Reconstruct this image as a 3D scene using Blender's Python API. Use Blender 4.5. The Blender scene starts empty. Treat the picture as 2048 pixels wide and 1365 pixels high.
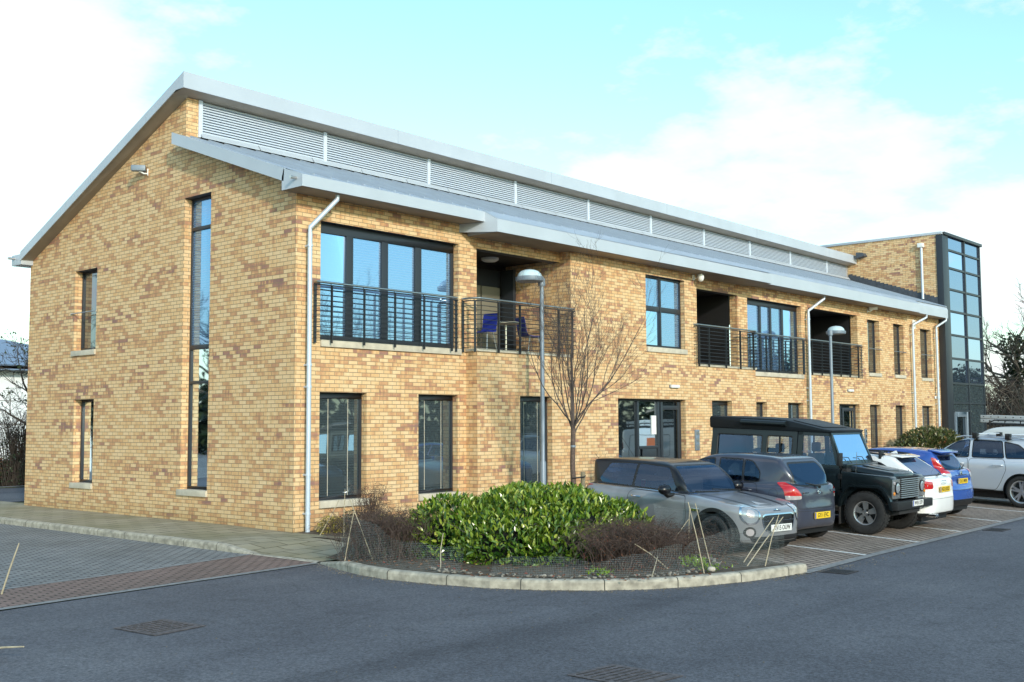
import bpy, bmesh, math, random
import numpy as np
from mathutils import Vector, Matrix
R = math.radians
random.seed(7); rng = np.random.default_rng(7)
scene = bpy.context.scene
COL = scene.collection
ZG = -0.12                                   # level of road and parking; the building base is z = 0

# ------------------------------------------------------------------ mesh builder
class MB:
    def __init__(s): s.v = []; s.f = []; s.uv = []; s.m = []
    def face(s, pts, uv=None, m=0):
        n = len(s.v); s.v.extend([tuple(p) for p in pts]); s.f.append(tuple(range(n, n + len(pts))))
        s.uv.append(uv if uv else [(0, 0)] * len(pts)); s.m.append(m)
    def box(s, a, b, m=0, skip=''):
        x0, y0, z0 = [min(a[i], b[i]) for i in range(3)]; x1, y1, z1 = [max(a[i], b[i]) for i in range(3)]
        X = lambda *p: s.face(p, [(q[1], q[2]) for q in p], m)
        Y = lambda *p: s.face(p, [(q[0], q[2]) for q in p], m)
        Z = lambda *p: s.face(p, [(q[0], q[1]) for q in p], m)
        X((x0, y1, z0), (x0, y0, z0), (x0, y0, z1), (x0, y1, z1)); X((x1, y0, z0), (x1, y1, z0), (x1, y1, z1), (x1, y0, z1))
        Y((x0, y0, z0), (x1, y0, z0), (x1, y0, z1), (x0, y0, z1)); Y((x1, y1, z0), (x0, y1, z0), (x0, y1, z1), (x1, y1, z1))
        if 'b' not in skip: Z((x0, y1, z0), (x1, y1, z0), (x1, y0, z0), (x0, y0, z0))
        if 't' not in skip: Z((x0, y0, z1), (x1, y0, z1), (x1, y1, z1), (x0, y1, z1))
    def prism(s, poly, off, m=0):
        # poly: 3D points of one cap (planar), off: extrusion vector
        off = Vector(off); A = [Vector(p) for p in poly]; B = [p + off for p in A]
        uvf = lambda q: [(p[0] + p[1], p[2]) for p in q]
        s.face(A[::-1], uvf(A[::-1]), m); s.face(B, uvf(B), m)
        for i in range(len(A)):
            j = (i + 1) % len(A); q = [A[i], A[j], B[j], B[i]]; s.face(q, uvf(q), m)
    def tube(s, pts, r, n=8, m=0, caps=True):
        P = [Vector(p) for p in pts]; rs = r if isinstance(r, (list, tuple)) else [r] * len(P)
        base = len(s.v); up = None
        for i, p in enumerate(P):
            d = (P[min(i + 1, len(P) - 1)] - P[max(i - 1, 0)])
            d = d.normalized() if d.length > 1e-9 else Vector((0, 0, 1))
            if up is None: up = Vector((0, 0, 1)) if abs(d.z) < .9 else Vector((1, 0, 0))
            a = d.cross(up)
            if a.length < 1e-6: a = d.cross(Vector((0, 1, 0)))
            a.normalize(); b = d.cross(a).normalized(); up = -b if False else up
            for k in range(n):
                t = 2 * math.pi * k / n
                s.v.append(tuple(p + (a * math.cos(t) + b * math.sin(t)) * rs[i]))
        for i in range(len(P) - 1):
            for k in range(n):
                k2 = (k + 1) % n
                s.f.append((base + i * n + k, base + i * n + k2, base + (i + 1) * n + k2, base + (i + 1) * n + k)); s.uv.append([(0, 0)] * 4); s.m.append(m)
        if caps:
            s.f.append(tuple(base + k for k in range(n))[::-1]); s.uv.append([(0, 0)] * n); s.m.append(m)
            e = base + (len(P) - 1) * n
            s.f.append(tuple(e + k for k in range(n))); s.uv.append([(0, 0)] * n); s.m.append(m)
    def lathe(s, prof, c, axis, n=32, m=0):
        # prof: (radius, along) list, c centre, axis unit vector
        ax = Vector(axis).normalized(); a = ax.orthogonal().normalized(); b = ax.cross(a); c = Vector(c); base = len(s.v)
        for r, h in prof:
            for k in range(n):
                t = 2 * math.pi * k / n; s.v.append(tuple(c + ax * h + (a * math.cos(t) + b * math.sin(t)) * r))
        for i in range(len(prof) - 1):
            for k in range(n):
                k2 = (k + 1) % n
                s.f.append((base + i * n + k, base + i * n + k2, base + (i + 1) * n + k2, base + (i + 1) * n + k)); s.uv.append([(0, 0)] * 4); s.m.append(m)
    def build(s, name, mats, parent=None, smooth=False, bevel=0, recalc=True):
        me = bpy.data.meshes.new(name); me.from_pydata(s.v, [], s.f)
        uvl = me.uv_layers.new(name='UVMap'); flat = [c for f in s.uv for p in f for c in p]
        if len(flat) == 2 * len(me.loops): uvl.data.foreach_set('uv', flat)
        mats = mats if isinstance(mats, (list, tuple)) else [mats]
        for mm in mats: me.materials.append(mm)
        me.polygons.foreach_set('material_index', s.m)
        if smooth or bevel or recalc:
            bm = bmesh.new(); bm.from_mesh(me)
            if smooth or bevel: bmesh.ops.remove_doubles(bm, verts=bm.verts, dist=1e-5)
            if bevel:
                ed = [e for e in bm.edges if len(e.link_faces) == 2 and e.calc_face_angle(0) > .6]
                bmesh.ops.bevel(bm, geom=ed, offset=bevel, segments=2, affect='EDGES', profile=.6)
            if recalc: bmesh.ops.recalc_face_normals(bm, faces=bm.faces)
            bm.to_mesh(me); bm.free()
        if smooth or bevel:
            me.polygons.foreach_set('use_smooth', [True] * len(me.polygons))
            me.set_sharp_from_angle(angle=R(40))
        return link(name, me, parent)

def link(name, me, parent=None):
    o = bpy.data.objects.new(name, me); COL.objects.link(o)
    if parent is not None: o.parent = parent
    return o
def tag(o, label=None, cat=None, group=None, kind=None):
    if label: o['label'] = label
    if cat: o['category'] = cat
    if group: o['group'] = group
    if kind: o['kind'] = kind
    return o
def empty(name, label, cat, loc=(0, 0, 0), rz=0, group=None):
    o = bpy.data.objects.new(name, None); COL.objects.link(o); o.location = loc; o.rotation_euler = (0, 0, rz)
    return tag(o, label, cat, group)
def dup(root, loc, rz=0, label=None, group=None):
    r = root.copy(); COL.objects.link(r); r.location = loc; r.rotation_euler = (0, 0, rz)
    if label: r['label'] = label
    if group: r['group'] = group
    for ch in list(root.children):
        c = ch.copy(); COL.objects.link(c); c.parent = r
        for g in list(ch.children):
            d = g.copy(); COL.objects.link(d); d.parent = c
    return r

# ------------------------------------------------------------------ materials
def nmat(name):
    m = bpy.data.materials.new(name); m.use_nodes = True; nt = m.node_tree
    b = nt.nodes['Principled BSDF']; return m, nt, b
def N(nt, typ, **kw):
    n = nt.nodes.new(typ)
    for k, v in kw.items():
        if k.startswith('_'): setattr(n, k[1:], v)
        else: n.inputs[k.replace('__', ' ')].default_value = v
    return n
def ramp(nt, stops, interp='LINEAR'):
    r = nt.nodes.new('ShaderNodeValToRGB'); r.color_ramp.interpolation = interp; e = r.color_ramp.elements
    while len(e) > 1: e.remove(e[0])
    e[0].position = stops[0][0]; e[0].color = (*stops[0][1], 1)
    for p, c in stops[1:]:
        x = e.new(p); x.color = (*c, 1)
    return r
def mixc(nt, fac, a, b, mode='MIX'):
    x = nt.nodes.new('ShaderNodeMix'); x.data_type = 'RGBA'; x.blend_type = mode
    for i, v in ((0, fac), (6, a), (7, b)):
        if hasattr(v, 'is_linked') or hasattr(v, 'links'): nt.links.new(v, x.inputs[i])
        else: x.inputs[i].default_value = v if not isinstance(v, tuple) else (*v, 1)[:4]
    return x.outputs[2]
def math_(nt, op, a, b=0.0, c=None):
    x = nt.nodes.new('ShaderNodeMath'); x.operation = op
    for i, v in ((0, a), (1, b), (2, c)):
        if v is None: continue
        if hasattr(v, 'links'): nt.links.new(v, x.inputs[i])
        else: x.inputs[i].default_value = v
    return x.outputs[0]
def bump(nt, b, h, strength=.3, dist=.01):
    x = N(nt, 'ShaderNodeBump', Strength=strength, Distance=dist); nt.links.new(h, x.inputs['Height']); nt.links.new(x.outputs[0], b.inputs['Normal'])
def simple(name, col, rough=.6, metal=0., spec=.5, coat=0., noise=0., nscale=6., ndet=4, rvar=0.):
    m, nt, b = nmat(name)
    b.inputs['Base Color'].default_value = (*col, 1); b.inputs['Roughness'].default_value = rough; b.inputs['Metallic'].default_value = metal
    b.inputs['Specular IOR Level'].default_value = spec; b.inputs['Coat Weight'].default_value = coat; b.inputs['Coat Roughness'].default_value = .04
    if noise or rvar:
        tc = nt.nodes.new('ShaderNodeTexCoord'); nz = N(nt, 'ShaderNodeTexNoise', Scale=nscale, Detail=ndet)
        nt.links.new(tc.outputs['Object'], nz.inputs['Vector'])
        if noise:
            lo = tuple(c * (1 - noise) for c in col); hi = tuple(min(1, c * (1 + noise)) for c in col)
            r = ramp(nt, [(.3, lo), (.7, hi)]); nt.links.new(nz.outputs[0], r.inputs[0]); nt.links.new(r.outputs[0], b.inputs['Base Color'])
        if rvar:
            mr = N(nt, 'ShaderNodeMapRange'); mr.inputs[3].default_value = max(0, rough - rvar); mr.inputs[4].default_value = min(1, rough + rvar)
            nt.links.new(nz.outputs[0], mr.inputs[0]); nt.links.new(mr.outputs[0], b.inputs['Roughness'])
    return m

def brick_mat():
    m, nt, b = nmat('buff_brick'); L = nt.links.new
    uv = N(nt, 'ShaderNodeUVMap', _uv_map='UVMap')
    mp = N(nt, 'ShaderNodeMapping'); mp.inputs['Location'].default_value = (20, 10, 0); L(uv.outputs[0], mp.inputs[0])
    br = N(nt, 'ShaderNodeTexBrick', _offset=.5, _offset_frequency=2, _squash=1., Scale=1., Mortar__Size=.0065, Mortar__Smooth=.25, Bias=0., Brick__Width=.225, Row__Height=.075)
    br.inputs['Color1'].default_value = (0, 0, 0, 1); br.inputs['Color2'].default_value = (1, 1, 1, 1); br.inputs['Mortar'].default_value = (.5, .5, .5, 1)
    L(mp.outputs[0], br.inputs['Vector'])
    # slow patches (packs of bricks), long in u
    s1 = N(nt, 'ShaderNodeMapping'); s1.inputs['Scale'].default_value = (.42, 1.7, 1); L(uv.outputs[0], s1.inputs[0])
    n1 = N(nt, 'ShaderNodeTexNoise', Scale=1.0, Detail=3., Roughness=.65); L(s1.outputs[0], n1.inputs['Vector'])
    # dark bands inside bricks
    s2 = N(nt, 'ShaderNodeMapping'); s2.inputs['Scale'].default_value = (11., 3.2, 1); L(uv.outputs[0], s2.inputs[0])
    n2 = N(nt, 'ShaderNodeTexNoise', Scale=1.0, Detail=2.); L(s2.outputs[0], n2.inputs['Vector'])
    patch = ramp(nt, [(.34, (.14, .14, .14)), (.54, (.36, .36, .36)), (.70, (1, 1, 1))]); L(n1.outputs[0], patch.inputs[0])
    pick = math_(nt, 'ADD', math_(nt, 'MULTIPLY', br.outputs['Color'], .6), math_(nt, 'MULTIPLY', n2.outputs[0], .62))
    pk = ramp(nt, [(.57, (0, 0, 0)), (.78, (1, 1, 1))]); L(pick, pk.inputs[0])
    v = math_(nt, 'ADD', math_(nt, 'MULTIPLY', br.outputs['Color'], .31), math_(nt, 'MULTIPLY', math_(nt, 'SUBTRACT', n2.outputs[0], .5), .50))
    v = math_(nt, 'ADD', v, math_(nt, 'MULTIPLY', math_(nt, 'MULTIPLY', patch.outputs[0], pk.outputs[0]), .56))
    v = math_(nt, 'ADD', v, .07)
    rp = ramp(nt, [(0., (.73, .535, .32)), (.22, (.69, .465, .25)), (.40, (.64, .395, .195)), (.52, (.54, .30, .155)), (.64, (.42, .22, .135)), (.80, (.31, .17, .14)), (1., (.235, .14, .125))])
    L(v, rp.inputs[0])
    n3 = N(nt, 'ShaderNodeTexNoise', Scale=55., Detail=3.); L(uv.outputs[0], n3.inputs['Vector'])
    c = mixc(nt, .22, rp.outputs[0], n3.outputs[0], 'OVERLAY')
    c = mixc(nt, br.outputs['Fac'], c, (.285, .205, .125))
    # damp, algae and dirt near the ground and in slow patches
    sp = N(nt, 'ShaderNodeSeparateXYZ'); L(uv.outputs[0], sp.inputs[0])
    mr = N(nt, 'ShaderNodeMapRange'); mr.inputs[1].default_value = .0; mr.inputs[2].default_value = .42; mr.inputs[3].default_value = .55; mr.inputs[4].default_value = 0.; L(sp.outputs[1], mr.inputs[0])
    d = math_(nt, 'MULTIPLY', mr.outputs[0], n1.outputs[0])
    c = mixc(nt, d, c, (.16, .12, .035))
    L(c, b.inputs['Base Color']); b.inputs['Roughness'].default_value = .86; b.inputs['Specular IOR Level'].default_value = .25
    hh = math_(nt, 'SUBTRACT', math_(nt, 'MULTIPLY', n3.outputs[0], .35), br.outputs['Fac'])
    bump(nt, b, hh, .55, .008)
    return m
def paver_mat(name, w, h, cols, mortar, ms=.006, rot=0., dirt=.35, offs=.5, mossy=None):
    m, nt, b = nmat(name); L = nt.links.new
    tc = nt.nodes.new('ShaderNodeTexCoord'); mp = N(nt, 'ShaderNodeMapping'); mp.inputs['Rotation'].default_value = (0, 0, rot); mp.inputs['Location'].default_value = (50, 50, 0)
    L(tc.outputs['Object'], mp.inputs[0])
    br = N(nt, 'ShaderNodeTexBrick', _offset=offs, _squash=1., Scale=1., Mortar__Size=ms, Mortar__Smooth=.3, Bias=0., Brick__Width=w, Row__Height=h)
    br.inputs['Color1'].default_value = (0, 0, 0, 1); br.inputs['Color2'].default_value = (1, 1, 1, 1); L(mp.outputs[0], br.inputs['Vector'])
    n1 = N(nt, 'ShaderNodeTexNoise', Scale=.7, Detail=5.); L(tc.outputs['Object'], n1.inputs['Vector'])
    n2 = N(nt, 'ShaderNodeTexNoise', Scale=60., Detail=4.); L(tc.outputs['Object'], n2.inputs['Vector'])
    v = math_(nt, 'ADD', math_(nt, 'MULTIPLY', br.outputs['Color'], .7), math_(nt, 'MULTIPLY', n2.outputs[0], .3))
    rp = ramp(nt, [(0., cols[0]), (.5, cols[1]), (1., cols[2])]); L(v, rp.inputs[0])
    c = mixc(nt, br.outputs['Fac'], rp.outputs[0], mortar)
    rd = ramp(nt, [(.35, (0, 0, 0)), (.7, (1, 1, 1))]); L(n1.outputs[0], rd.inputs[0])
    c = mixc(nt, math_(nt, 'MULTIPLY', rd.outputs[0], dirt), c, mossy or (.05, .045, .035))
    L(c, b.inputs['Base Color']); b.inputs['Roughness'].default_value = .85; b.inputs['Specular IOR Level'].default_value = .3
    bump(nt, b, math_(nt, 'SUBTRACT', math_(nt, 'MULTIPLY', n2.outputs[0], .4), br.outputs['Fac']), .5, .006)
    return m
def asphalt_mat():
    m, nt, b = nmat('asphalt'); L = nt.links.new
    tc = nt.nodes.new('ShaderNodeTexCoord')
    n1 = N(nt, 'ShaderNodeTexNoise', Scale=.35, Detail=6., Roughness=.6); L(tc.outputs['Object'], n1.inputs['Vector'])
    n2 = N(nt, 'ShaderNodeTexNoise', Scale=38., Detail=6., Roughness=.75); L(tc.outputs['Object'], n2.inputs['Vector'])
    vo = N(nt, 'ShaderNodeTexVoronoi', Scale=55.); L(tc.outputs['Object'], vo.inputs['Vector'])
    v2 = N(nt, 'ShaderNodeTexVoronoi', Scale=4.5); L(tc.outputs['Object'], v2.inputs['Vector'])
    r1 = ramp(nt, [(.3, (.074, .077, .092)), (.55, (.101, .105, .122)), (.75, (.126, .130, .145))]); L(n1.outputs[0], r1.inputs[0])
    r2 = ramp(nt, [(.32, (.08, .08, .08)), (.5, (.5, .5, .5)), (.66, (.95, .95, .95))]); L(n2.outputs[0], r2.inputs[0])
    c = mixc(nt, .75, r1.outputs[0], r2.outputs[0], 'OVERLAY')
    n4 = N(nt, 'ShaderNodeTexNoise', Scale=2.1, Detail=5., Roughness=.7, Distortion=.6); L(tc.outputs['Object'], n4.inputs['Vector'])
    r5 = ramp(nt, [(.28, (.72, .72, .72)), (.45, (1, 1, 1)), (.62, (1, 1, 1)), (.78, (1.18, 1.17, 1.14))]); L(n4.outputs[0], r5.inputs[0]); c = mixc(nt, 1., c, r5.outputs[0], 'MULTIPLY')
    mpk = N(nt, 'ShaderNodeMapping'); mpk.inputs['Scale'].default_value = (.06, .8, 1); mpk.inputs['Rotation'].default_value = (0, 0, .05); L(tc.outputs['Object'], mpk.inputs[0]); n5 = N(nt, 'ShaderNodeTexNoise', Scale=1., Detail=4.); L(mpk.outputs[0], n5.inputs['Vector'])
    r6 = ramp(nt, [(.36, (.74, .74, .75)), (.48, (1, 1, 1)), (.54, (1, 1, 1)), (.66, (1.12, 1.12, 1.11))]); L(n5.outputs[0], r6.inputs[0]); c = mixc(nt, 1., c, r6.outputs[0], 'MULTIPLY')
    # pale chippings
    r3 = ramp(nt, [(.06, (1, 1, 1)), (.14, (0, 0, 0))]); L(vo.outputs['Distance'], r3.inputs[0])
    sp = N(nt, 'ShaderNodeSeparateColor'); L(vo.outputs['Color'], sp.inputs[0])
    pick = math_(nt, 'GREATER_THAN', sp.outputs[0], .80)
    c = mixc(nt, math_(nt, 'MULTIPLY', math_(nt, 'MULTIPLY', r3.outputs[0], pick), .55), c, (.24, .24, .24))
    r4 = ramp(nt, [(.018, (1, 1, 1)), (.03, (0, 0, 0))]); L(v2.outputs['Distance'], r4.inputs[0])
    sp2 = N(nt, 'ShaderNodeSeparateColor'); L(v2.outputs['Color'], sp2.inputs[0]); p2 = math_(nt, 'GREATER_THAN', sp2.outputs[0], .72)
    c = mixc(nt, math_(nt, 'MULTIPLY', r4.outputs[0], p2), c, (.5, .5, .48))
    L(c, b.inputs['Base Color']); b.inputs['Roughness'].default_value = .82; b.inputs['Specular IOR Level'].default_value = .35
    bump(nt, b, math_(nt, 'ADD', n2.outputs[0], math_(nt, 'MULTIPLY', vo.outputs['Distance'], .6)), .5, .006)
    return m
def glass_mat(name, inner, refl=.25, rough=.02, blinds=0, tint=(.8, .9, 1.)):
    # window pane seen from outside by day: mirror reflection over what is behind it
    m, nt, b = nmat(name); L = nt.links.new; out = nt.nodes['Material Output']
    b.inputs['Base Color'].default_value = (*inner, 1); b.inputs['Roughness'].default_value = .5; b.inputs['Specular IOR Level'].default_value = 0.
    tc = nt.nodes.new('ShaderNodeTexCoord')
    if blinds:
        sp = N(nt, 'ShaderNodeSeparateXYZ'); L(tc.outputs['Object'], sp.inputs[0])
        w = math_(nt, 'FRACT', math_(nt, 'MULTIPLY', sp.outputs[2], 1 / .05)); r = ramp(nt, [(0., tuple(c * .45 for c in inner)), (.25, inner), (.9, tuple(min(1, c * 1.35) for c in inner))]); L(w, r.inputs[0]); L(r.outputs[0], b.inputs['Base Color'])
    g = N(nt, 'ShaderNodeBsdfGlossy', Roughness=rough); g.inputs['Color'].default_value = (*tint, 1)
    nz = N(nt, 'ShaderNodeTexNoise', Scale=.9, Detail=1.); L(tc.outputs['Object'], nz.inputs['Vector'])
    bp = N(nt, 'ShaderNodeBump', Strength=.06, Distance=.05); L(nz.outputs[0], bp.inputs['Height']); L(bp.outputs[0], g.inputs['Normal'])
    lw = N(nt, 'ShaderNodeLayerWeight', Blend=.35)
    f = math_(nt, 'ADD', math_(nt, 'MULTIPLY', lw.outputs['Fresnel'], 1. - refl), refl); f = math_(nt, 'MINIMUM', f, .95)
    mx = nt.nodes.new('ShaderNodeMixShader'); L(f, mx.inputs[0]); L(b.outputs[0], mx.inputs[1]); L(g.outputs[0], mx.inputs[2]); L(mx.outputs[0], out.inputs['Surface'])
    return m
def car_glass(name, tint=.35, col=(.8, .9, 1.)):
    m, nt, b = nmat(name); L = nt.links.new; out = nt.nodes['Material Output']; nt.nodes.remove(b)
    t = N(nt, 'ShaderNodeBsdfTransparent'); t.inputs[0].default_value = (tint * col[0], tint * col[1], tint * col[2], 1)
    g = N(nt, 'ShaderNodeBsdfGlossy', Roughness=.015); g.inputs['Color'].default_value = (.52, .70, 1, 1)
    fr = N(nt, 'ShaderNodeFresnel', IOR=1.6); f = math_(nt, 'MINIMUM', math_(nt, 'ADD', math_(nt, 'MULTIPLY', fr.outputs[0], 1.15), .03), .9)
    mx = nt.nodes.new('ShaderNodeMixShader'); L(f, mx.inputs[0]); L(t.outputs[0], mx.inputs[1]); L(g.outputs[0], mx.inputs[2]); L(mx.outputs[0], out.inputs['Surface'])
    return m
def leaf_mat(name, cols, rough=.35, trans=.25, spec=.5):
    m, nt, b = nmat(name); L = nt.links.new; out = nt.nodes['Material Output']
    at = N(nt, 'ShaderNodeAttribute', _attribute_name='tone'); r = ramp(nt, [(i / (len(cols) - 1), c) for i, c in enumerate(cols)]); L(at.outputs['Fac'], r.inputs[0])
    L(r.outputs[0], b.inputs['Base Color']); b.inputs['Roughness'].default_value = rough; b.inputs['Specular IOR Level'].default_value = spec
    if trans:
        t = N(nt, 'ShaderNodeBsdfTranslucent'); L(r.outputs[0], t.inputs[0]); mx = nt.nodes.new('ShaderNodeMixShader'); mx.inputs[0].default_value = trans
        L(b.outputs[0], mx.inputs[1]); L(t.outputs[0], mx.inputs[2]); L(mx.outputs[0], out.inputs['Surface'])
    return m
def net_mat():
    m, nt, b = nmat('netting'); L = nt.links.new; out = nt.nodes['Material Output']
    uv = N(nt, 'ShaderNodeUVMap', _uv_map='UVMap'); sp = N(nt, 'ShaderNodeSeparateXYZ'); L(uv.outputs[0], sp.inputs[0])
    fs = []
    for i in (0, 1):
        w = math_(nt, 'FRACT', math_(nt, 'MULTIPLY', sp.outputs[i], 1 / .022)); fs.append(math_(nt, 'LESS_THAN', w, .045))
    f = math_(nt, 'MAXIMUM', fs[0], fs[1])
    b.inputs['Base Color'].default_value = (.27, .32, .33, 1); b.inputs['Roughness'].default_value = .5
    t = nt.nodes.new('ShaderNodeBsdfTransparent'); mx = nt.nodes.new('ShaderNodeMixShader'); L(f, mx.inputs[0]); L(t.outputs[0], mx.inputs[1]); L(b.outputs[0], mx.inputs[2]); L(mx.outputs[0], out.inputs['Surface'])
    return m
M = dict(
    brick=brick_mat(), asphalt=asphalt_mat(),
    setts=paver_mat('grey_setts', .2, .1, [(.205, .21, .218), (.27, .274, .278), (.325, .326, .322)], (.035, .035, .035), .013, 0, .3),
    redsett=paver_mat('red_setts', .2, .1, [(.235, .16, .14), (.285, .195, .17), (.33, .235, .205)], (.03, .027, .025), .013, 0, .35),
    park=paver_mat('brown_setts', .2, .1, [(.27, .215, .175), (.345, .275, .23), (.40, .33, .28)], (.03, .025, .02), .013, 0, .4),
    flags=paver_mat('paving_flags', .45, .45, [(.28, .25, .19), (.34, .305, .23), (.38, .34, .26)], (.05, .043, .03), .012, 0, .55, .5, (.15, .14, .05)),
    kerb=simple('concrete_kerb', (.36, .33, .27), .9, noise=.38, nscale=9, ndet=8),
    strip=simple('concrete_strip', (.22, .22, .22), .9, noise=.25, nscale=12, ndet=6),
    grout=simple('kerb_joint', (.05, .048, .04), .9),
    stone=simple('cast_stone', (.52, .47, .38), .85, noise=.15, nscale=5),
    soil=simple('soil', (.085, .065, .045), .95, noise=.5, nscale=14, ndet=8),
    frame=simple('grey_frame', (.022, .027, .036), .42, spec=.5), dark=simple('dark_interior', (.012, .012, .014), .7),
    black=simple('black_plastic', (.014, .014, .015), .5), rail=simple('grey_rail', (.022, .028, .034), .45),
    steel=simple('stainless', (.62, .58, .54), .28, 1.), zinc=simple('grey_roof_sheet', (.33, .385, .46), .5, .0, noise=.08, nscale=1.5),
    fascia=simple('silver_fascia', (.45, .495, .56), .40, .1, noise=.05, nscale=1.2), soffit=simple('soffit', (.30, .25, .20), .6, noise=.12, nscale=2),
    louvre=simple('louvre', (.55, .62, .72), .45, .0), pipe=simple('pipe_paint', (.52, .60, .70), .38, .2),
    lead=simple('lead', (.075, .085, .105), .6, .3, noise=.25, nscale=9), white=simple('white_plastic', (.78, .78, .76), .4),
    lampgrey=simple('lamp_grey', (.20, .245, .30), .45, .2), dome=simple('lamp_dome', (.50, .64, .69), .18, 0, .6),
    skyglass=glass_mat('upper_glass', (.11, .19, .32), .46, .02, 1, (.43, .65, .96)), louvre_back=simple('louvre_shade', (.20, .235, .29), .6), dimglass=glass_mat('lower_glass', (.042, .056, .064), .16, .02, 1, (.75, .9, 1.)),  # upper glass: blue of the reflected sky put into base colour and tint
    sideglass=glass_mat('slit_glass', (.045, .043, .04), .22, .02, 0, (.8, .9, 1.)), towerglass=glass_mat('tower_glass', (.04, .055, .08), .50, .015, 0, (.56, .68, .95)),
    darkglass=glass_mat('door_glass', (.012, .016, .02), .16, .02, 0, (.8, .92, 1.)),
    seat_blue=simple('blue_seat', (.022, .04, .30), .4), door_panel=simple('beige_door', (.18, .165, .125), .6), yellow=simple('yellow_board', (.42, .30, .05), .6), bluewall=simple('navy_wall', (.006, .009, .05), .6),
    paint=simple('road_paint', (.72, .72, .70), .7, noise=.18, nscale=20), iron=simple('cast_iron', (.055, .043, .04), .6, .4, noise=.5, nscale=15), rust=simple('rusty_iron', (.10, .088, .092), .75, .1, noise=.5, nscale=18),
    bark=simple('sapling_bark', (.105, .072, .058), .8, noise=.4, nscale=25), wood=simple('stake_wood', (.24, .20, .13), .85, noise=.3, nscale=15), cane=simple('bamboo_cane', (.42, .36, .25), .6, noise=.25, nscale=12),
    net=net_mat(),
)
CLOUD_LOC = (3.1, 1.7, 0)
CLOUD_BANKS = [((.33, .93, .22), 70, .20), ((.93, .36, .30), 30, .12), ((.66, .74, .36), 90, -.13), ((.3, -.9, .35), 3, -.16)]
SKY_TINT = (2.55, 3.22, 3.0); CLOUD_DARK = (9.4, 10.1, 10.7); CLOUD_LIGHT = (13, 13, 13); CLOUD_AMT = .95
HAZE = (8.8, 10.3, 11.0); SUN_E = 3.1; SUN_ANGLE = 2.5
# ------------------------------------------------------------------ office building
D = -0.324                                    # plane of the projecting middle bay
bld = empty('office_building', 'long two-storey buff brick office with silver louvred roof and glazed corner stair tower', 'office building', (0, 0, 0))
def PT(plane, c):
    return (lambda u, n, z: (u, c - n, z)) if plane == 'F' else (lambda u, n, z: (c - n, u, z))
def wall_mesh(mb, plane, c, u0, u1, z0, top, ops, cuts=(), depth=.28, head=1):
    # sheet of brick with openings and their reveals; top: height or function of u
    tf = top if callable(top) else (lambda u: top); pt = PT(plane, c)
    us = sorted({u0, u1, *cuts, *[o[0] for o in ops], *[o[1] for o in ops]}); us = [u for u in us if u0 - 1e-6 <= u <= u1 + 1e-6]
    for a, b in zip(us[:-1], us[1:]):
        mid = (a + b) / 2; hs = sorted([(o[2], o[3]) for o in ops if o[0] < mid < o[1]]); z = z0
        for h0, h1 in hs + [(None, None)]:
            ta, tb = (h0, h0) if h0 is not None else (tf(a + 1e-6), tf(b - 1e-6))
            if max(ta, tb) > z + 1e-4:
                q = [(a, z), (b, z), (b, tb), (a, ta)]; mb.face([pt(u, 0, zz) for u, zz in q], [(u + c * 3, zz) for u, zz in q])
            if h1 is not None: z = h1
    for o in ops:
        a, b, lo, hi = o[:4]; dp = o[4] if len(o) > 4 else depth
        for u in (a, b): mb.face([pt(u, 0, lo), pt(u, -dp, lo), pt(u, -dp, hi), pt(u, 0, hi)], [(u, lo), (u + dp, lo), (u + dp, hi), (u, hi)])
        mb.face([pt(a, 0, hi), pt(b, 0, hi), pt(b, -dp, hi), pt(a, -dp, hi)], m=head); mb.face([pt(a, 0, lo), pt(b, 0, lo), pt(b, -dp, lo), pt(a, -dp, lo)], [(a, 0), (b, 0), (b, dp), (a, dp)])  # opening heads coloured with the dark lead for shade under the lintel
def window(plane, c, u0, u1, z0, z1, rec=.15, mull=(), trans=(), glass='skyglass', sill=.13, name='window', label=None, fw=.055, head=.0, sillu=(0, .05), cells=None):
    pt = PT(plane, c); f = MB()
    def bx(a, b, lo, hi, n0=-rec - .07, n1=-rec): f.box(pt(a, n0, lo), pt(b, n1, hi))
    bx(u0, u1, z0, z0 + fw * 1.2); bx(u0, u1, z1 - fw - head, z1); bx(u0, u0 + fw, z0 + fw * 1.2, z1 - fw - head); bx(u1 - fw, u1, z0 + fw * 1.2, z1 - fw - head)
    ms = sorted(mull); ts = sorted(trans)
    for mu, w in ms: bx(mu - w / 2, mu + w / 2, z0 + fw * 1.2, z1 - fw - head, -rec - .065, -rec + .012)
    ub = [u0 + fw] + [x for mu, w in ms for x in (mu - w / 2, mu + w / 2)] + [u1 - fw]
    zb = [z0 + fw * 1.2] + [x for t, w in ts for x in (t - w / 2, t + w / 2)] + [z1 - fw - head]
    for t, w in ts:
        for k in range(0, len(ub), 2): bx(ub[k], ub[k + 1], t - w / 2, t + w / 2, -rec - .06, -rec + .006)
    fo = f.build(name, M['frame'], bld, bevel=.004)
    if label: fo['label'] = label
    for i in range(0, len(ub), 2):
        for j in range(0, len(zb), 2):
            p = MB(); p.face([pt(ub[i], -rec - .035, zb[j]), pt(ub[i + 1], -rec - .035, zb[j]), pt(ub[i + 1], -rec - .035, zb[j + 1]), pt(ub[i], -rec - .035, zb[j + 1])])
            g = glass if not cells else cells.get((i // 2, j // 2), glass); p.build('pane', M[g], fo)
    if glass == 'dimglass' and plane == 'F' and u0 < 8:
        for t in (.30, .72): q = MB(); x = u0 + (u1 - u0) * t; q.box((x - .006, c + rec + .030, z0 + .07), (x + .006, c + rec + .033, z1 - fw - head)); q.build('blind_cord', M['stone'], fo)
    if sill:
        s = MB(); s.box(pt(u0 + sillu[0], -rec, z0 - sill), pt(u1 + sillu[1], .045, z0)); s.build('sill', M['stone'], fo, bevel=.008)
    return fo

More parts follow.
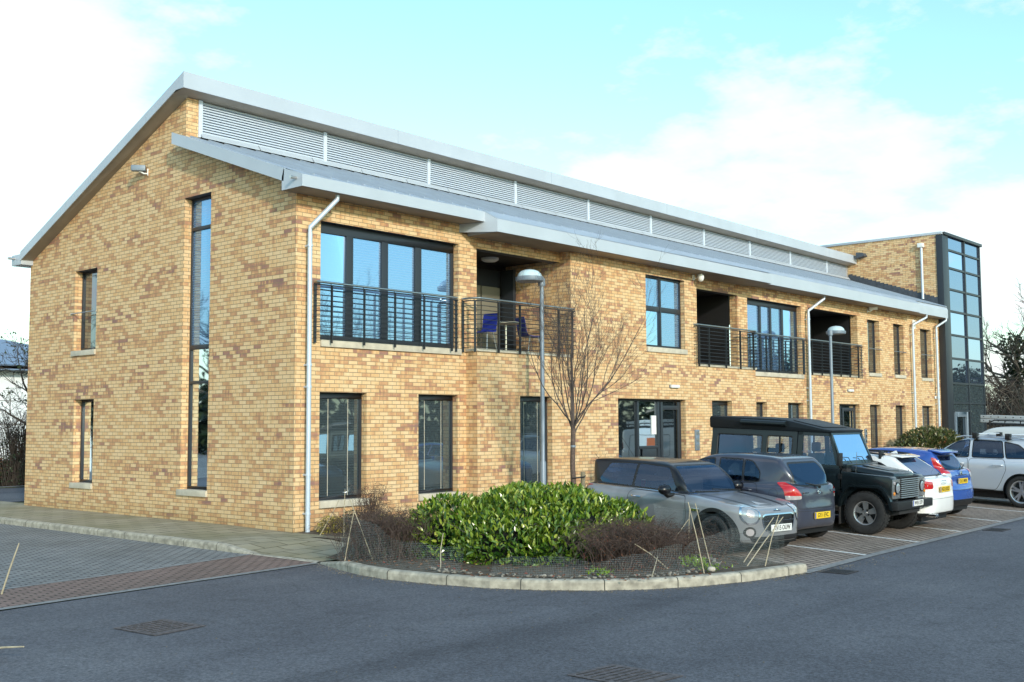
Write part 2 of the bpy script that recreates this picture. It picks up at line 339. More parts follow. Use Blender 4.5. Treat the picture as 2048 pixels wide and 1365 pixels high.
# --- gable end (x = 0)
def gable_top(y): return 5.98 + (10.56 - y) * (8.70 - 5.98) / (10.56 - 3.72) if y > 3.72 else 6.42 + y * (7.86 - 6.42) / 3.72
gops = [(2.76, 3.73, .56, 6.59), (7.29, 8.19, .56, 2.515), (7.27, 8.28, 3.56, 5.50)]
w = MB(); wall_mesh(w, 'G', 0, 0, 10.56, -.2, gable_top, gops, (3.72,), .30)
w.face([(0, 3.72, 7.80), (.33, 3.72, 7.80), (.33, 3.72, 8.72), (0, 3.72, 8.72)], [(0, 7.8), (.33, 7.8), (.33, 8.72), (0, 8.72)])
w.face([(0, 10.56, -.2), (31.8, 10.56, -.2), (31.8, 10.56, 5.98), (0, 10.56, 5.98)], [(0, 0), (31.8, 0), (31.8, 6), (0, 6)])
w.build('gable_wall', [M['brick'], M['lead']], bld)
window('G', 0, 2.76, 3.73, .62, 6.59, .17, trans=[(2.78, .06), (3.50, .09), (5.95, .07)], glass='sideglass', sill=.12, sillu=(-.02, .06), label='tall stair window running through both storeys of the gable', fw=.05, cells={(0, 3): 'skyglass', (0, 2): 'skyglass', (0, 1): 'darkglass', (0, 0): 'darkglass'})  # blue upper and near-black lower panes carry the reflections in their colour
window('G', 0, 7.29, 8.19, .62, 2.515, .17, glass='darkglass', sill=.12, sillu=(-.02, .06), label='narrow lower gable window')
window('G', 0, 7.27, 8.28, 3.64, 5.50, .17, glass='sideglass', sill=.12, sillu=(-.02, .06), label='narrow upper gable window with a guard bar')
g = MB(); g.tube([(-.03, 7.22, 4.51), (-.03, 8.40, 4.51)], .012, 6); g.tube([(-.03, 8.40, 4.51), (0, 8.40, 4.51)], .012, 6); g.tube([(-.03, 7.22, 4.51), (0, 7.22, 4.51)], .012, 6); g.build('guard_bar', M['steel'], bld)

# --- front wall
zh = 2.515
goA = [(.573, 1.727, .36, zh), (3.102, 4.246, .36, zh)]
upA = [(.571, 4.277, 3.36, 5.73)]
goB = [(5.87, 6.98, .36, zh), (9.525, 12.564, -.1, zh), (13.90, 14.97, .36, zh)]
goC = [(16.70, 17.59, .36, zh), (18.93, 19.94, .36, zh), (22.56, 24.15, -.1, zh), (25.02, 25.95, .36, zh), (27.27, 28.22, .36, zh), (29.82, 30.90, .36, zh)]
upC = [(16.52, 19.95, 3.29, 5.60), (24.99, 26.0, 3.52, 5.53), (27.27, 28.22, 3.52, 5.53), (29.85, 30.95, 3.48, 5.50)]
b1 = (4.835, 7.70, 3.50, 5.70, .25); b2 = (13.20, 15.94, 3.50, 5.62, .25); b3 = (20.45, 24.16, 3.50, 5.60, .25)
w = MB()
wall_mesh(w, 'F', 0, 0, 4.5, -.2, 6.45, goA + upA); wall_mesh(w, 'F', 0, 4.5, 7.70, 3.5, 6.45, [b1]); w.build('front_wall', [M['brick'], M['lead']], bld); w = MB(); wall_mesh(w, 'F', 0, 13.2, 16.35, 3.5, 6.45, [b2])
wall_mesh(w, 'F', 0, 16.35, 31.8, -.2, 6.45, goC + upC + [b3])
w.build('front_wall', [M['brick'], M['lead']], bld)
w = MB()
wall_mesh(w, 'F', D, 4.5, 16.35, -.2, 3.44, goB); wall_mesh(w, 'F', D, 7.70, 13.20, 3.44, 6.30, [(10.78, 12.60, 3.72, 5.70)])
for x, z0, z1, y1 in ((4.5, -.2, 3.44, 0), (16.35, -.2, 3.44, 0), (7.70, 3.44, 6.30, 0), (13.20, 3.44, 6.30, 0)):
    w.face([(x, D, z0), (x, y1, z0), (x, y1, z1), (x, D, z1)], [(D, z0), (y1, z0), (y1, z1), (D, z1)])
w.build('projecting_bay', [M['brick'], M['lead']], bld)
def balcony_room(x0, x1, zt, yb=1.7, bw=1.7):
    r = MB()
    for x in (x0, x1):
        y0 = .25 if x == x1 else .0
        if bw > .3: r.face([(x, y0, 3.5), (x, bw, 3.5), (x, bw, zt + .1), (x, y0, zt + .1)], [(0, 3.5), (bw, 3.5), (bw, zt), (0, zt)])
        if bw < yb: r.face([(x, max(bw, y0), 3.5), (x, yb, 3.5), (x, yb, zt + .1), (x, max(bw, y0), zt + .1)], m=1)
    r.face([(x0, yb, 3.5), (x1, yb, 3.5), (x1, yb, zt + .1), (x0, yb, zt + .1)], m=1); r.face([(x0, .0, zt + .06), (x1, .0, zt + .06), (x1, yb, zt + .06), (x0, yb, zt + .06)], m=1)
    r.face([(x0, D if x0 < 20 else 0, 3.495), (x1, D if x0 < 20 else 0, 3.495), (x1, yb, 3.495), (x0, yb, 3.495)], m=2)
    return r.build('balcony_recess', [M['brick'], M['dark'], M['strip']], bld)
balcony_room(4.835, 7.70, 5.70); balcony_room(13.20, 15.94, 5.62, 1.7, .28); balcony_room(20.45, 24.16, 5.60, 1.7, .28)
s = MB(); s.box((4.47, D - .03, 3.44), (7.70, .0, 3.50)); s.build('balcony_ledge', M['stone'], bld, bevel=.006)
s = MB(); s.box((13.20, D - .03, 3.44), (16.38, .0, 3.50)); s.build('balcony_ledge', M['stone'], bld, bevel=.006)
s = MB(); s.box((20.40, -.03, 3.44), (24.20, .25, 3.50)); s.build('balcony_ledge', M['stone'], bld, bevel=.006)
# balcony doors
def slab(name, a, b, mat, par=bld, bevel=.006):
    q = MB(); q.box(a, b); return q.build(name, M[mat], par, bevel=bevel)
dr = slab('balcony_door', (5.9, 1.64, 3.5), (7.45, 1.70, 5.62), 'frame'); slab('door_leaf', (5.98, 1.60, 3.56), (6.68, 1.64, 5.20), 'door_panel', dr); slab('door_leaf', (6.72, 1.60, 3.56), (7.36, 1.64, 5.20), 'door_panel', dr); slab('jamb', (7.40, 1.2, 3.5), (7.50, 1.6, 5.62), 'frame', dr)
dr = slab('balcony_door', (13.6, 1.66, 3.5), (15.9, 1.70, 5.6), 'bluewall'); slab('door_leaf', (13.9, 1.62, 3.55), (15.1, 1.66, 4.95), 'yellow', dr); slab('door_leaf', (13.7, 1.3, 3.5), (15.6, 1.5, 4.2), 'dark', dr)
dr = slab('balcony_door', (20.9, 1.66, 3.5), (23.6, 1.70, 5.5), 'frame'); slab('door_leaf', (21.0, 1.62, 3.56), (21.9, 1.66, 5.4), 'darkglass', dr); slab('door_leaf', (22.0, 1.62, 3.56), (22.8, 1.66, 5.4), 'door_panel', dr)
for x, z in ((6.3, 5.70), (21.6, 5.60)):
    l = MB(); l.lathe([(0, -.09), (.14, -.085), (.2, -.05), (.21, 0)], (x, .95, z + .05), (0, 0, 1), 20); l.build('ceiling_light', M['white'], bld, smooth=True)

# windows of the front
for (u0, u1, z0, z1) in goA: window('F', 0, u0, u1, .50, z1, .15, glass='dimglass', head=.06, label=None)
x0, x1, z0, z1 = upA[0]; window('F', 0, x0, x1, 3.49, z1, .15, mull=[(1.40, .17), (2.31, .17), (3.23, .18)], head=.10, fw=.09, label='wide four-pane window behind the first railing')
window('F', D, *goB[0][:2], .50, zh, .15, glass='dimglass', head=.06)
ent = window('F', D, 9.525, 12.564, .0, zh, .15, mull=[(10.57, .08), (11.49, .10)], glass='darkglass', sill=0, name='entrance', label='grey glazed entrance with a letter plate and side lights')
slab('letter_plate', (10.75, D + .13, .95), (11.35, D + .16, 1.25), 'frame', ent); slab('door_frame', (11.56, D + .12, .0), (11.66, D + .15, zh - .06), 'frame', ent); slab('door_frame', (12.36, D + .12, .0), (12.46, D + .15, zh - .06), 'frame', ent); slab('door_frame', (11.66, D + .12, 2.25), (12.36, D + .15, 2.36), 'frame', ent)
slab('transom', (10.62, D + .13, .86), (11.44, D + .16, .95), 'frame', ent); slab('transom', (10.62, D + .13, 1.25), (11.44, D + .16, 1.33), 'frame', ent)
slab('paper_notice', (11.2, D + .168, 1.62), (11.42, D + .172, 2.1), 'white', ent, 0)
window('F', D, 13.90, 14.97, .50, zh, .15, glass='dimglass', head=.06)
window('F', D, 10.78, 12.60, 3.85, 5.70, .13, mull=[(11.62, .07)], trans=[(4.86, .13)], label='square four-pane window of the projecting bay')
for k in (0, 1): window('F', 0, *goC[k][:2], .50, zh, .15, glass='dimglass' if k else 'sideglass')
dd = window('F', 0, 22.56, 24.15, .0, zh, .15, mull=[(22.95, .06)], glass='darkglass', sill=0, name='entrance', label='single grey entrance door beside the second lamp')
slab('door_frame', (23.05, .12, .0), (23.15, .15, 2.4), 'frame', dd); slab('door_frame', (23.95, .12, .0), (24.05, .15, 2.4), 'frame', dd); slab('door_frame', (23.15, .12, 2.28), (23.95, .15, 2.4), 'frame', dd)
for k in (3, 4, 5): window('F', 0, *goC[k][:2], .50, zh, .15, glass='sideglass')
window('F', 0, 16.52, 19.95, 3.42, 5.60, .15, mull=[(17.55, .10), (18.2, .10), (18.95, .12)], head=.08, fw=.08, label='wide sliding window between two balconies')
for (u0, u1, z0, z1) in upC[1:]:
    window('F', 0, u0, u1, z0 + .12, z1, .17, glass='sideglass', sill=.12)
    g = MB(); g.tube([(u0 - .02, -.03, 4.50), (u1 + .16, -.03, 4.50)], .013, 6); g.tube([(u1 + .16, -.03, 4.5), (u1 + .16, 0, 4.5)], .013, 6); g.build('guard_bar', M['steel'], bld)

# railings
def railing(path, z0=3.42, zt=4.56, posts=None, label=None):
    # path: list of (x, y); flat posts, thin horizontal bars, round stainless handrail
    P = [Vector((x, y, 0)) for x, y in path]; b = MB()
    for k in range(11):
        z = z0 + .10 + k * (zt - z0 - .16) / 10; b.tube([(p.x, p.y, z) for p in P], .0085, 6)
    b.tube([(p.x, p.y, zt - .055) for p in P], .013, 6)
    ro = b.build('balcony_railing', M['rail'], bld)
    if label: ro['label'] = label
    h = MB(); inner = [(p.x, p.y + .035, zt) for p in P]; h.tube(inner, .023, 10); h.build('handrail', M['steel'], ro, smooth=True)
    for (x, y, ax) in posts:
        q = MB(); dx, dy = (.007, .028) if ax == 'F' else (.028, .007); q.box((x - dx, y - dy, z0), (x + dx, y + dy, zt - .06)); q.tube([(x, y, zt - .07), (x, y + .035, zt - .02)], .008, 6); q.build('post', M['rail'], ro)
railing([(.41, -.01), (.41, -.12), (4.14, -.12), (4.14, -.01)], posts=[(.41, -.06, 'G'), (.75, -.12, 'F'), (1.55, -.12, 'F'), (2.35, -.12, 'F'), (3.15, -.12, 'F'), (3.95, -.12, 'F'), (4.14, -.06, 'G')], label='railing across the wide window at the corner')
railing([(4.36, -.02), (4.36, -.25), (4.50, -.44), (7.72, -.44), (7.76, D - .01)], posts=[(4.36, -.05, 'G'), (4.40, -.36, 'G'), (5.05, -.44, 'F'), (5.75, -.44, 'F'), (6.45, -.44, 'F'), (7.1, -.44, 'F'), (7.6, -.44, 'F')], label='railing of the balcony with blue chairs')
railing([(13.02, D - .01), (13.05, -.44), (16.28, -.44), (16.46, -.25), (16.46, -.02)], posts=[(13.1, -.44, 'F'), (13.6, -.44, 'F'), (14.5, -.44, 'F'), (15.3, -.44, 'F'), (16.05, -.44, 'F'), (16.46, -.1, 'G')], label='railing of the second balcony')
railing([(16.55, -.01), (16.55, -.12), (20.0, -.12), (20.0, -.01)], posts=[(16.62, -.12, 'F'), (17.4, -.12, 'F'), (18.2, -.12, 'F'), (19.0, -.12, 'F'), (19.8, -.12, 'F'), (20.0, -.06, 'G')], label='railing across the sliding window')
railing([(20.28, -.01), (20.28, -.12), (24.3, -.12), (24.3, -.01)], posts=[(20.4, -.12, 'F'), (21.1, -.12, 'F'), (21.8, -.12, 'F'), (22.5, -.12, 'F'), (23.2, -.12, 'F'), (23.9, -.12, 'F'), (24.3, -.06, 'G')], label='railing of the third balcony')

# --- roofs
XR = 31.75
def up(x): return -.0070 * x                 # the upper roof line drops a touch along its length
r = MB()
A = [(-.30, 10.50, 6.15), (-.30, 3.33, 9.12)]; B = [(XR, 10.50, 6.15 + up(XR)), (XR, 3.33, 9.12 + up(XR))]
r.face([A[0], A[1], B[1], B[0]])
r.build('upper_roof', M['zinc'], bld)
f = MB(); f.prism([(-.30, 3.33, 9.12), (-.30, 3.33, 8.78), (XR + .4, 3.33, 8.78 + up(32)), (XR + .4, 3.33, 9.12 + up(32))], (0, .02, 0)); fo = f.build('upper_fascia', M['fascia'], bld)
for x in (5.6, 11.5, 17.4, 23.3, 29.2):
    j = MB(); j.box((x - .006, 3.326, 8.79 + up(x)), (x + .006, 3.332, 9.115 + up(x))); j.build('fascia_joint', M['zinc'], fo)
f = MB(); f.face([(-.30, 3.35, 8.79), (XR, 3.35, 8.79 + up(XR)), (XR, 3.80, 8.72 + up(XR)), (-.30, 3.80, 8.72)]); f.build('upper_soffit', M['soffit'], bld)
# verge of the upper roof
v = MB(); lo = lambda y, dz: 6.15 + (10.50 - y) * (9.12 - 6.15) / (10.50 - 3.33) - dz
v.prism([(-.32, 10.46, lo(10.46, .0)), (-.32, 3.33, lo(3.33, .0)), (-.32, 3.33, 8.78), (-.32, 3.62, 8.78), (-.32, 3.64, lo(3.64, .22)), (-.32, 10.46, lo(10.46, .22))], (.02, 0, 0)); vo = v.build('upper_verge', M['fascia'], bld)
for k in range(1, 6):
    y = 3.6 + k * 1.15; j = MB(); j.prism([(-.323, y - .006, lo(y, .005)), (-.323, y + .006, lo(y, .005)), (-.323, y + .006, lo(y, .215)), (-.323, y - .006, lo(y, .215))], (.003, 0, 0)); j.build('fascia_joint', M['zinc'], vo)
v = MB(); v.face([(-.30, 10.46, lo(10.46, .2)), (-.30, 3.50, lo(3.50, .2)), (.0, 3.50, lo(3.50, .26)), (.0, 10.46, lo(10.46, .2))]); v.build('verge_soffit', M['soffit'], bld)
v = MB(); v.box((-.30, 10.44, 5.86), (.6, 10.95, 6.12)); v.build('rear_gutter', M['fascia'], bld, bevel=.01)
v = MB(); v.tube([(-.30, 10.80, 6.03), (-.46, 10.80, 6.03)], .03, 10); v.build('overflow_pipe', M['steel'], bld, smooth=True)
# lower roof sheet with standing seams
def lz(y): return 6.43 + (y + .45) * (7.90 - 6.43) / (3.72 + .45)
r = MB(); r.face([(-.28, -.45, lz(-.45)), (XR + .03, -.45, lz(-.45)), (XR + .03, 3.72, lz(3.72)), (-.28, 3.72, lz(3.72))]); ro = r.build('lower_roof', M['zinc'], bld)
x = .1; sm = MB()
while x < XR: sm.prism([(x - .012, -.38, lz(-.38)), (x + .012, -.38, lz(-.38)), (x + .012, -.38, lz(-.38) + .03), (x - .012, -.38, lz(-.38) + .03)], (0, 4.08, lz(3.70) - lz(-.38))); x += .40
sm.build('standing_seams', M['zinc'], ro)['kind'] = 'stuff'
fl = MB(); x = .33
while x < XR - .3: fl.prism([(x, 3.62, lz(3.62) + .045), (x + 1.45, 3.62, lz(3.62) + .045), (x + 1.45, 3.70, lz(3.7) + .12), (x, 3.70, lz(3.7) + .12)], (0, 0, .012)); x += 1.47
fl.build('roof_flashing', M['fascia'], ro)
v = MB(); v.prism([(-.32, 3.74, 7.92), (-.32, -.05, 6.57), (-.32, -.03, 6.33), (-.32, 3.74, 7.68)], (.03, 0, 0)); vo = v.build('lower_verge', M['fascia'], bld)
v = MB(); v.face([(-.29, 3.70, 7.68), (0, 3.70, 7.68), (0, -.03, 6.34), (-.29, -.03, 6.34)]); v.build('verge_soffit', M['soffit'], bld)
# boxed gutters: section A, projecting section B, section C, far section
def gutter(x0, x1, y, z0, z1, yb=.0, left=False):
    q = MB(); q.prism([(x0, y, z0), (x0, y, z1), (x0, -.40, 6.447), *([(x0, -.03, 6.565)] if left else []), (x0, yb + .0, 6.40), (x0, yb, z0)], (x1 - x0, 0, 0)); o = q.build('eaves_gutter', M['fascia'], bld)
    s = MB(); s.face([(x0 + .01, y + .02, z0 - .004), (x1 - .01, y + .02, z0 - .004), (x1 - .01, .02, z0 - .004), (x0 + .01, .02, z0 - .004)]); s.build('soffit_panel', M['soffit'], o)
    return o
gutter(-.32, 4.48, -.58, 6.165, 6.38, .02, True)
f = MB(); f.face([(4.48, -.58, 6.375), (4.56, -.86, 6.21), (4.56, -.86, 5.93), (4.48, -.58, 6.165)]); f.face([(4.48, -.58, 6.165), (4.56, -.86, 5.93), (4.30, .0, 5.98), (4.30, 0, 6.165)]); f.face([(4.48, -.58, 6.375), (4.48, -.4, 6.45), (4.56, -.4, 6.45), (4.56, -.86, 6.21)]); f.build('gutter_step', M['fascia'], bld)
o = gutter(4.56, 16.45, -.86, 5.935, 6.21, .0)
f = MB(); f.face([(4.56, -.86, 6.212), (16.45, -.86, 6.232), (16.45, -.42, 6.45), (4.56, -.42, 6.45)]); f.build('eaves_apron', M['zinc'], o)
o = gutter(16.45, 28.35, -.62, 5.965, 6.29, .0)
f = MB(); f.face([(16.45, -.62, 6.292), (28.35, -.62, 6.292), (28.35, -.42, 6.45), (16.45, -.42, 6.45)]); f.build('eaves_apron', M['zinc'], o)
gutter(28.35, 31.62, -.46, 5.985, 6.31, .0)
v = MB(); v.tube([(-.20, -.40, 6.33), (-.45, -.40, 6.33)], .03, 10); v.build('overflow_pipe', M['steel'], bld, smooth=True)

# --- clerestory louvres
mx = [.33, 3.65, 7.01, 10.37, 13.7, 17.02, 20.25, 23.43, 26.58, 29.75, 31.75]
for a, b in zip(mx[:-1], mx[1:]):
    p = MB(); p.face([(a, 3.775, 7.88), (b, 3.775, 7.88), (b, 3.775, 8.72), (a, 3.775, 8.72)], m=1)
    zb, ztp = 7.97 + up(a) * .55, 8.70 + up(a)
    for k in range(13):
        z = zb + (k + .5) * (ztp - zb) / 13; h = (ztp - zb) / 13
        p.prism([(a, 3.705, z - h * .46), (a, 3.712, z - h * .50), (a, 3.76, z + h * .42), (a, 3.75, z + h * .46)], (b - a, 0, 0))
    lo_ = p.build('louvre_panel', [M['louvre'], M['louvre_back']], bld)
    q = MB(); q.box((a - .045, 3.69, 7.93 + up(a) * .6), (a + .045, 3.73, 8.72 + up(a))); q.build('mullion', M['louvre'], lo_)
s = MB(); s.box((.33, 3.66, 7.86), (31.75, 3.70, 7.93)); s.build('louvre_cill', M['dark'], bld)

# --- downpipes
def downpipe(x, xt, zk, zt, label):
    y = -.13; q = MB(); q.tube([(xt, -.42, zt), (xt, -.42, zt - .12), (x, y, zk + .02), (x, y, zk - .1), (x, y, -.05)], .044, 12)
    o = q.build('downpipe', M['pipe'], bld, smooth=True); o['label'] = label
    for z in (5.2, 3.0, 2.6, 1.0, .3):
        if z < zk: c = MB(); c.lathe([(.046, -.02), (.054, -.02), (.054, .02), (.046, .02)], (x, y, z), (0, 0, 1), 14); c.box((x - .02, y, z - .015), (x + .02, .0, z + .015)); c.build('pipe_bracket', M['pipe'], o)
downpipe(.22, .62, 5.52, 6.2, 'downpipe at the near corner'); downpipe(20.20, 20.75, 5.45, 6.0, 'downpipe left of the third balcony')
downpipe(28.80, 29.45, 5.55, 6.0, 'downpipe between the far slit windows'); downpipe(31.20, 31.50, 5.62, 6.02, 'downpipe in the corner of the tower')

# --- stair tower at the far end
TX, TY, TZ = 31.8, -.22, 9.42
t = MB(); t.face([(TX, TY, -.2), (TX, 4.9, -.2), (TX, 4.9, TZ), (TX, TY, TZ)], [(TY, 0), (4.9, 0), (4.9, TZ), (TY, TZ)])
t.face([(TX, 4.9, 6), (36.2, 4.9, 6), (36.2, 4.9, TZ), (TX, 4.9, TZ)], [(0, 6), (4.4, 6), (4.4, TZ), (0, TZ)]); t.face([(TX, TY, TZ), (36.2, TY, TZ), (36.2, 4.9, TZ), (TX, 4.9, TZ)], m=1); t.face([(36.2, TY + .1, -.2), (36.2, 4.9, -.2), (36.2, 4.9, TZ), (36.2, TY + .1, TZ)], [(0, 0), (5, 0), (5, TZ), (0, TZ)])
tw = t.build('stair_tower', [M['brick'], M['zinc']], bld)
c = MB(); c.box((TX - .05, TY - .04, TZ), (TX + .10, 4.95, TZ + .10)); c.build('coping', M['fascia'], tw, bevel=.01)
c = MB(); c.box((TX + .10, TY - .12, TZ - .02), (36.3, TY + .2, TZ + .10)); c.build('parapet_cap', M['frame'], tw, bevel=.01)
c = MB(); c.box((TX - .03, TY - .06, -.2), (TX + .62, TY + .20, TZ - .02)); c.build('corner_post', M['frame'], tw, bevel=.01)
rows = [.0, 1.05, 1.98, 2.66, 3.45, 4.45, 5.40, 6.36, 7.25, 8.12, 8.85, TZ - .02]
cols = [TX + .62, TX + 2.50, 36.15]
fr = MB()
for z in rows[3:-1]: fr.box((cols[0], TY - .05, z - .04), (cols[2], TY + .04, z + .04))
fr.box((cols[1], TY - .05, 1.01), (cols[2], TY + .04, 1.09)); fr.box((cols[1], TY - .05, -.1), (cols[2], TY + .04, .05)); fr.box((cols[0], TY - .05, 2.30), (cols[1], TY + .04, 2.38))
for x in cols[1:]: fr.box((x - .05, TY - .058, -.1), (x + .05, TY + .045, TZ - .02))
fr.build('curtain_frame', M['frame'], tw)
for i in (0, 1):
    zz = [2.66] + rows[4:]; zz = list(zip(zz[:-1], zz[1:])) + ([(2.38, 2.66)] if i == 0 else [(.05, 1.05), (1.05, 2.66)])
    for a, b in zz:
        p = MB(); p.face([(cols[i], TY, a), (cols[i + 1], TY, a), (cols[i + 1], TY, b), (cols[i], TY, b)]); p.build('glass_pane', M['towerglass' if a > 3.3 else 'dimglass'], tw)
d = MB(); d.box((TX + .78, TY - .07, 0), (TX + .95, TY, 2.3)); d.box((TX + 2.0, TY - .07, 0), (TX + 2.2, TY, 2.3)); d.box((TX + .95, TY - .07, 2.1), (TX + 2.0, TY, 2.3)); d.build('tower_door', M['lampgrey'], tw, bevel=.006)
d = MB(); d.face([(cols[0], TY + .01, 0), (cols[1], TY + .01, 0), (cols[1], TY + .01, 2.3), (cols[0], TY + .01, 2.3)]); d.build('door_pane', M['darkglass'], tw)
q = MB(); q.tube([(TX - .08, .55, 9.0), (TX - .08, .55, 6.85)], .05, 12); q.build('tower_downpipe', M['pipe'], tw, smooth=True)
q = MB(); q.box((TX - .18, .45, 8.95), (TX, .68, 9.12)); q.build('rainwater_head', M['white'], tw, bevel=.01)
# stepped lead flashing where the lower roof meets the tower
y = TY; st = MB()
while y < 3.6: st.box((TX - .025, y, lz(y) - .05), (TX - .003, y + .17, lz(y + .17) + .26)); y += .17
st.build('lead_flashing', M['lead'], tw)
q = MB(); q.prism([(TX - .35, 3.2, 8.75), (TX - .35, 3.2, 9.0), (TX - .35, 2.9, 8.95), (TX - .35, 2.85, 8.82)], (.34, 0, 0)); q.build('roof_cowl', M['lead'], bld)
# ------------------------------------------------------------------ ground
def sheet(name, poly, z, mat, kind='structure', parent=None):
    b = MB(); b.face([(p[0], p[1], p[2] if len(p) > 2 else z) for p in poly]); o = b.build(name, mat, parent); o['kind'] = kind; return o
sheet('ground', [(-500, -500), (600, -500), (600, 600), (-500, 600)], ZG - .012, simple('rough_grass', (.075, .085, .03), .95, noise=.4, nscale=.4))
sheet('road', [(-60, -40), (80, -40), (80, -8.0), (13.5, -8.78), (1.45, -9.21), (1.0, -6), (-.6, -3.28), (-2.04, -3.30), (-6.91, -3.84), (-60, -7.9)], ZG, M['asphalt'])
def zbay(x, y): return ZG + .005 + .035 * min(4.6, max(0., y + 9.21 - .0366 * (x - 1.54)))
pe = lambda x, d: (x, -9.21 + .0366 * (x - 1.54) + d)
sheet('parking_bays', [(*pe(x, d), zbay(*pe(x, d))) for x, d in ((1.2, 0), (80, 0), (80, 4.6), (1.5, 4.6))], 0, M['park'])
sheet('sett_yard', [(-60, 4), (-60, -6), (-6.23, -2.28), (-4.0, -1.98), (-2.0, -1.55), (-1.95, 60), (-60, 60)], ZG + .004, M['setts'])
sheet('red_sett_band', [(-60, -6), (-60, -7.75), (-6.91, -3.70), (-2.05, -3.19), (-2.0, -1.55), (-4.0, -1.98), (-6.23, -2.28)], ZG + .006, M['redsett'])
def strip(name, path, w, z, mat):
    P = [Vector((x, y)) for x, y in path]; b = MB(); Lf = []; Rt = []
    for i, p in enumerate(P):
        d = (P[min(i + 1, len(P) - 1)] - P[max(i - 1, 0)]).normalized(); n = Vector((-d.y, d.x)); Lf.append(p + n * w / 2); Rt.append(p - n * w / 2)
    for i in range(len(P) - 1): b.face([(Lf[i].x, Lf[i].y, z), (Rt[i].x, Rt[i].y, z), (Rt[i + 1].x, Rt[i + 1].y, z), (Lf[i + 1].x, Lf[i + 1].y, z)])
    o = b.build(name, mat); o['kind'] = 'structure'; return o
strip('flush_kerb', [(-60, -7.83), (-6.91, -3.76), (-5.34, -3.60), (-2.05, -3.25)], .13, ZG + .010, M['strip'])
strip('flush_kerb', [(-60, -6.0), (-6.23, -2.28), (-4.0, -1.98), (-2.0, -1.55)], .09, ZG + .010, M['strip'])
strip('flush_kerb', [(1.4, -9.22), (3.76, -9.10), (8.27, -8.97), (13.5, -8.78), (80, -6.45)], .16, ZG + .010, M['strip'])
for a, b in (((3.82, -9.03), (4.12, -4.7)), ((6.10, -8.96), (6.65, -4.7)), ((8.33, -8.88), (9.0, -4.6)), ((10.88, -8.78), (11.6, -4.5)), ((13.5, -8.68), (14.3, -4.4)), ((16.1, -8.6), (16.9, -4.3))):
    o = strip('parking_line', [a, b], .085, 0, M['paint'])
    for v in o.data.vertices: v.co.z = zbay(v.co.x, v.co.y) + .004

# pavement along the gable, dropped at the crossing
pv = MB()
ys = [60, 12, 6, 2, -.3, -.9, -1.6, -2.4, -3.2]
kx = lambda y: -2.05 - max(0, -y - 2.6) * .0
def kz(y): return 0 if y > -.7 else (-.108 if y < -1.7 else -(-.7 - y) / 1.0 * .108)
def inner(y): return (.3, 0.0) if y > -.2 else ((.1, -.035) if y > -2 else (-.9 - (-y - 2.4) * .55, -.07 if y > -2.5 else -.11))
for a, b in zip(ys[:-1], ys[1:]):
    (xa, za), (xb, zb) = inner(a), inner(b); pv.face([(kx(a) + .1, a, kz(a)), (xa, a, za), (xb, b, zb), (kx(b) + .1, b, kz(b))])
pv.build('pavement', M['flags'])['kind'] = 'structure'
# kerbs built of separate stones within one run
def kerb_run(name, path, zt, w=.13, label=None, stone=.9, ztf=None):
    P = [Vector((x, y)) for x, y in path]; out = [P[0]]
    for p in P[1:]:
        n = max(1, int((p - out[-1]).length / .12)); q = out[-1]
        for k in range(1, n + 1): out.append(q + (p - q) * k / n)
    P = out; b = MB(); acc = 0; start = True; prof = None
    for i in range(len(P)):
        d = (P[min(i + 1, len(P) - 1)] - P[max(i - 1, 0)]).normalized(); n = Vector((-d.y, d.x))
        z = ztf(P[i]) if ztf else zt
        cur = [(P[i] - n * w * .5, ZG - .02), (P[i] - n * w * .5, z - .035), (P[i] - n * (w * .5 - .012), z - .012), (P[i] - n * (w * .5 - .035), z), (P[i] + n * w * .5, z), (P[i] + n * w * .5, ZG - .02)]
        cur = [(q.x, q.y, zz) for q, zz in cur]
        if prof:
            gap = acc > stone
            for k in range(5): b.face([prof[k], prof[k + 1], cur[k + 1], cur[k]], m=0)
            if gap:
                e = .006; g = [(p[0], p[1], p[2] + .0015) for p in cur]; c2 = [Vector(p) + Vector((d.x, d.y, 0)) * e * 2 for p in g]
                off = [(-n.x * .002, -n.y * .002, 0)] * 3 + [(0, 0, .001)] * 3
                for k in range(5): b.face([tuple(Vector(g[k]) + Vector(off[k])), tuple(Vector(g[k + 1]) + Vector(off[k + 1])), tuple(c2[k + 1] + Vector(off[k + 1])), tuple(c2[k] + Vector(off[k]))], m=1)
                acc = 0
            acc += (P[i] - P[i - 1]).length
        prof = cur
    o = b.build(name, [M['kerb'], M['grout']], recalc=True); o['kind'] = 'structure'; return o
kerb_run('pavement_kerb', [(-2.05 + .07, 60), (-2.05 + .07, -.3), (-2.05 + .07, -3.2)], 0, ztf=lambda p: kz(p.y) + .004)
ISL = [(-1.98, -3.3), (-2.25, -4.1), (-2.42, -4.7), (-2.47, -5.3), (-2.40, -6.0), (-2.20, -6.85), (-1.92, -7.42), (-1.55, -7.92), (-1.08, -8.36), (-.48, -8.70), (.30, -8.97), (.95, -9.08), (1.5, -9.16)]
ISLc = [(x, y) for x, y in ISL]
kerb_run('island_kerb', ISLc, 0, .14, ztf=lambda p: min(0.0, ZG + .02 + max(0, -3.3 - p.y) * .12) if p.y > -4.6 else 0.0)
kerb_run('edging', [(1.5, -9.1), (1.6, -8.3), (1.75, -7.4), (2.0, -4.45), (40, -3.1)], -.03, .06, ztf=lambda p: zbay(p.x, p.y) + .05)
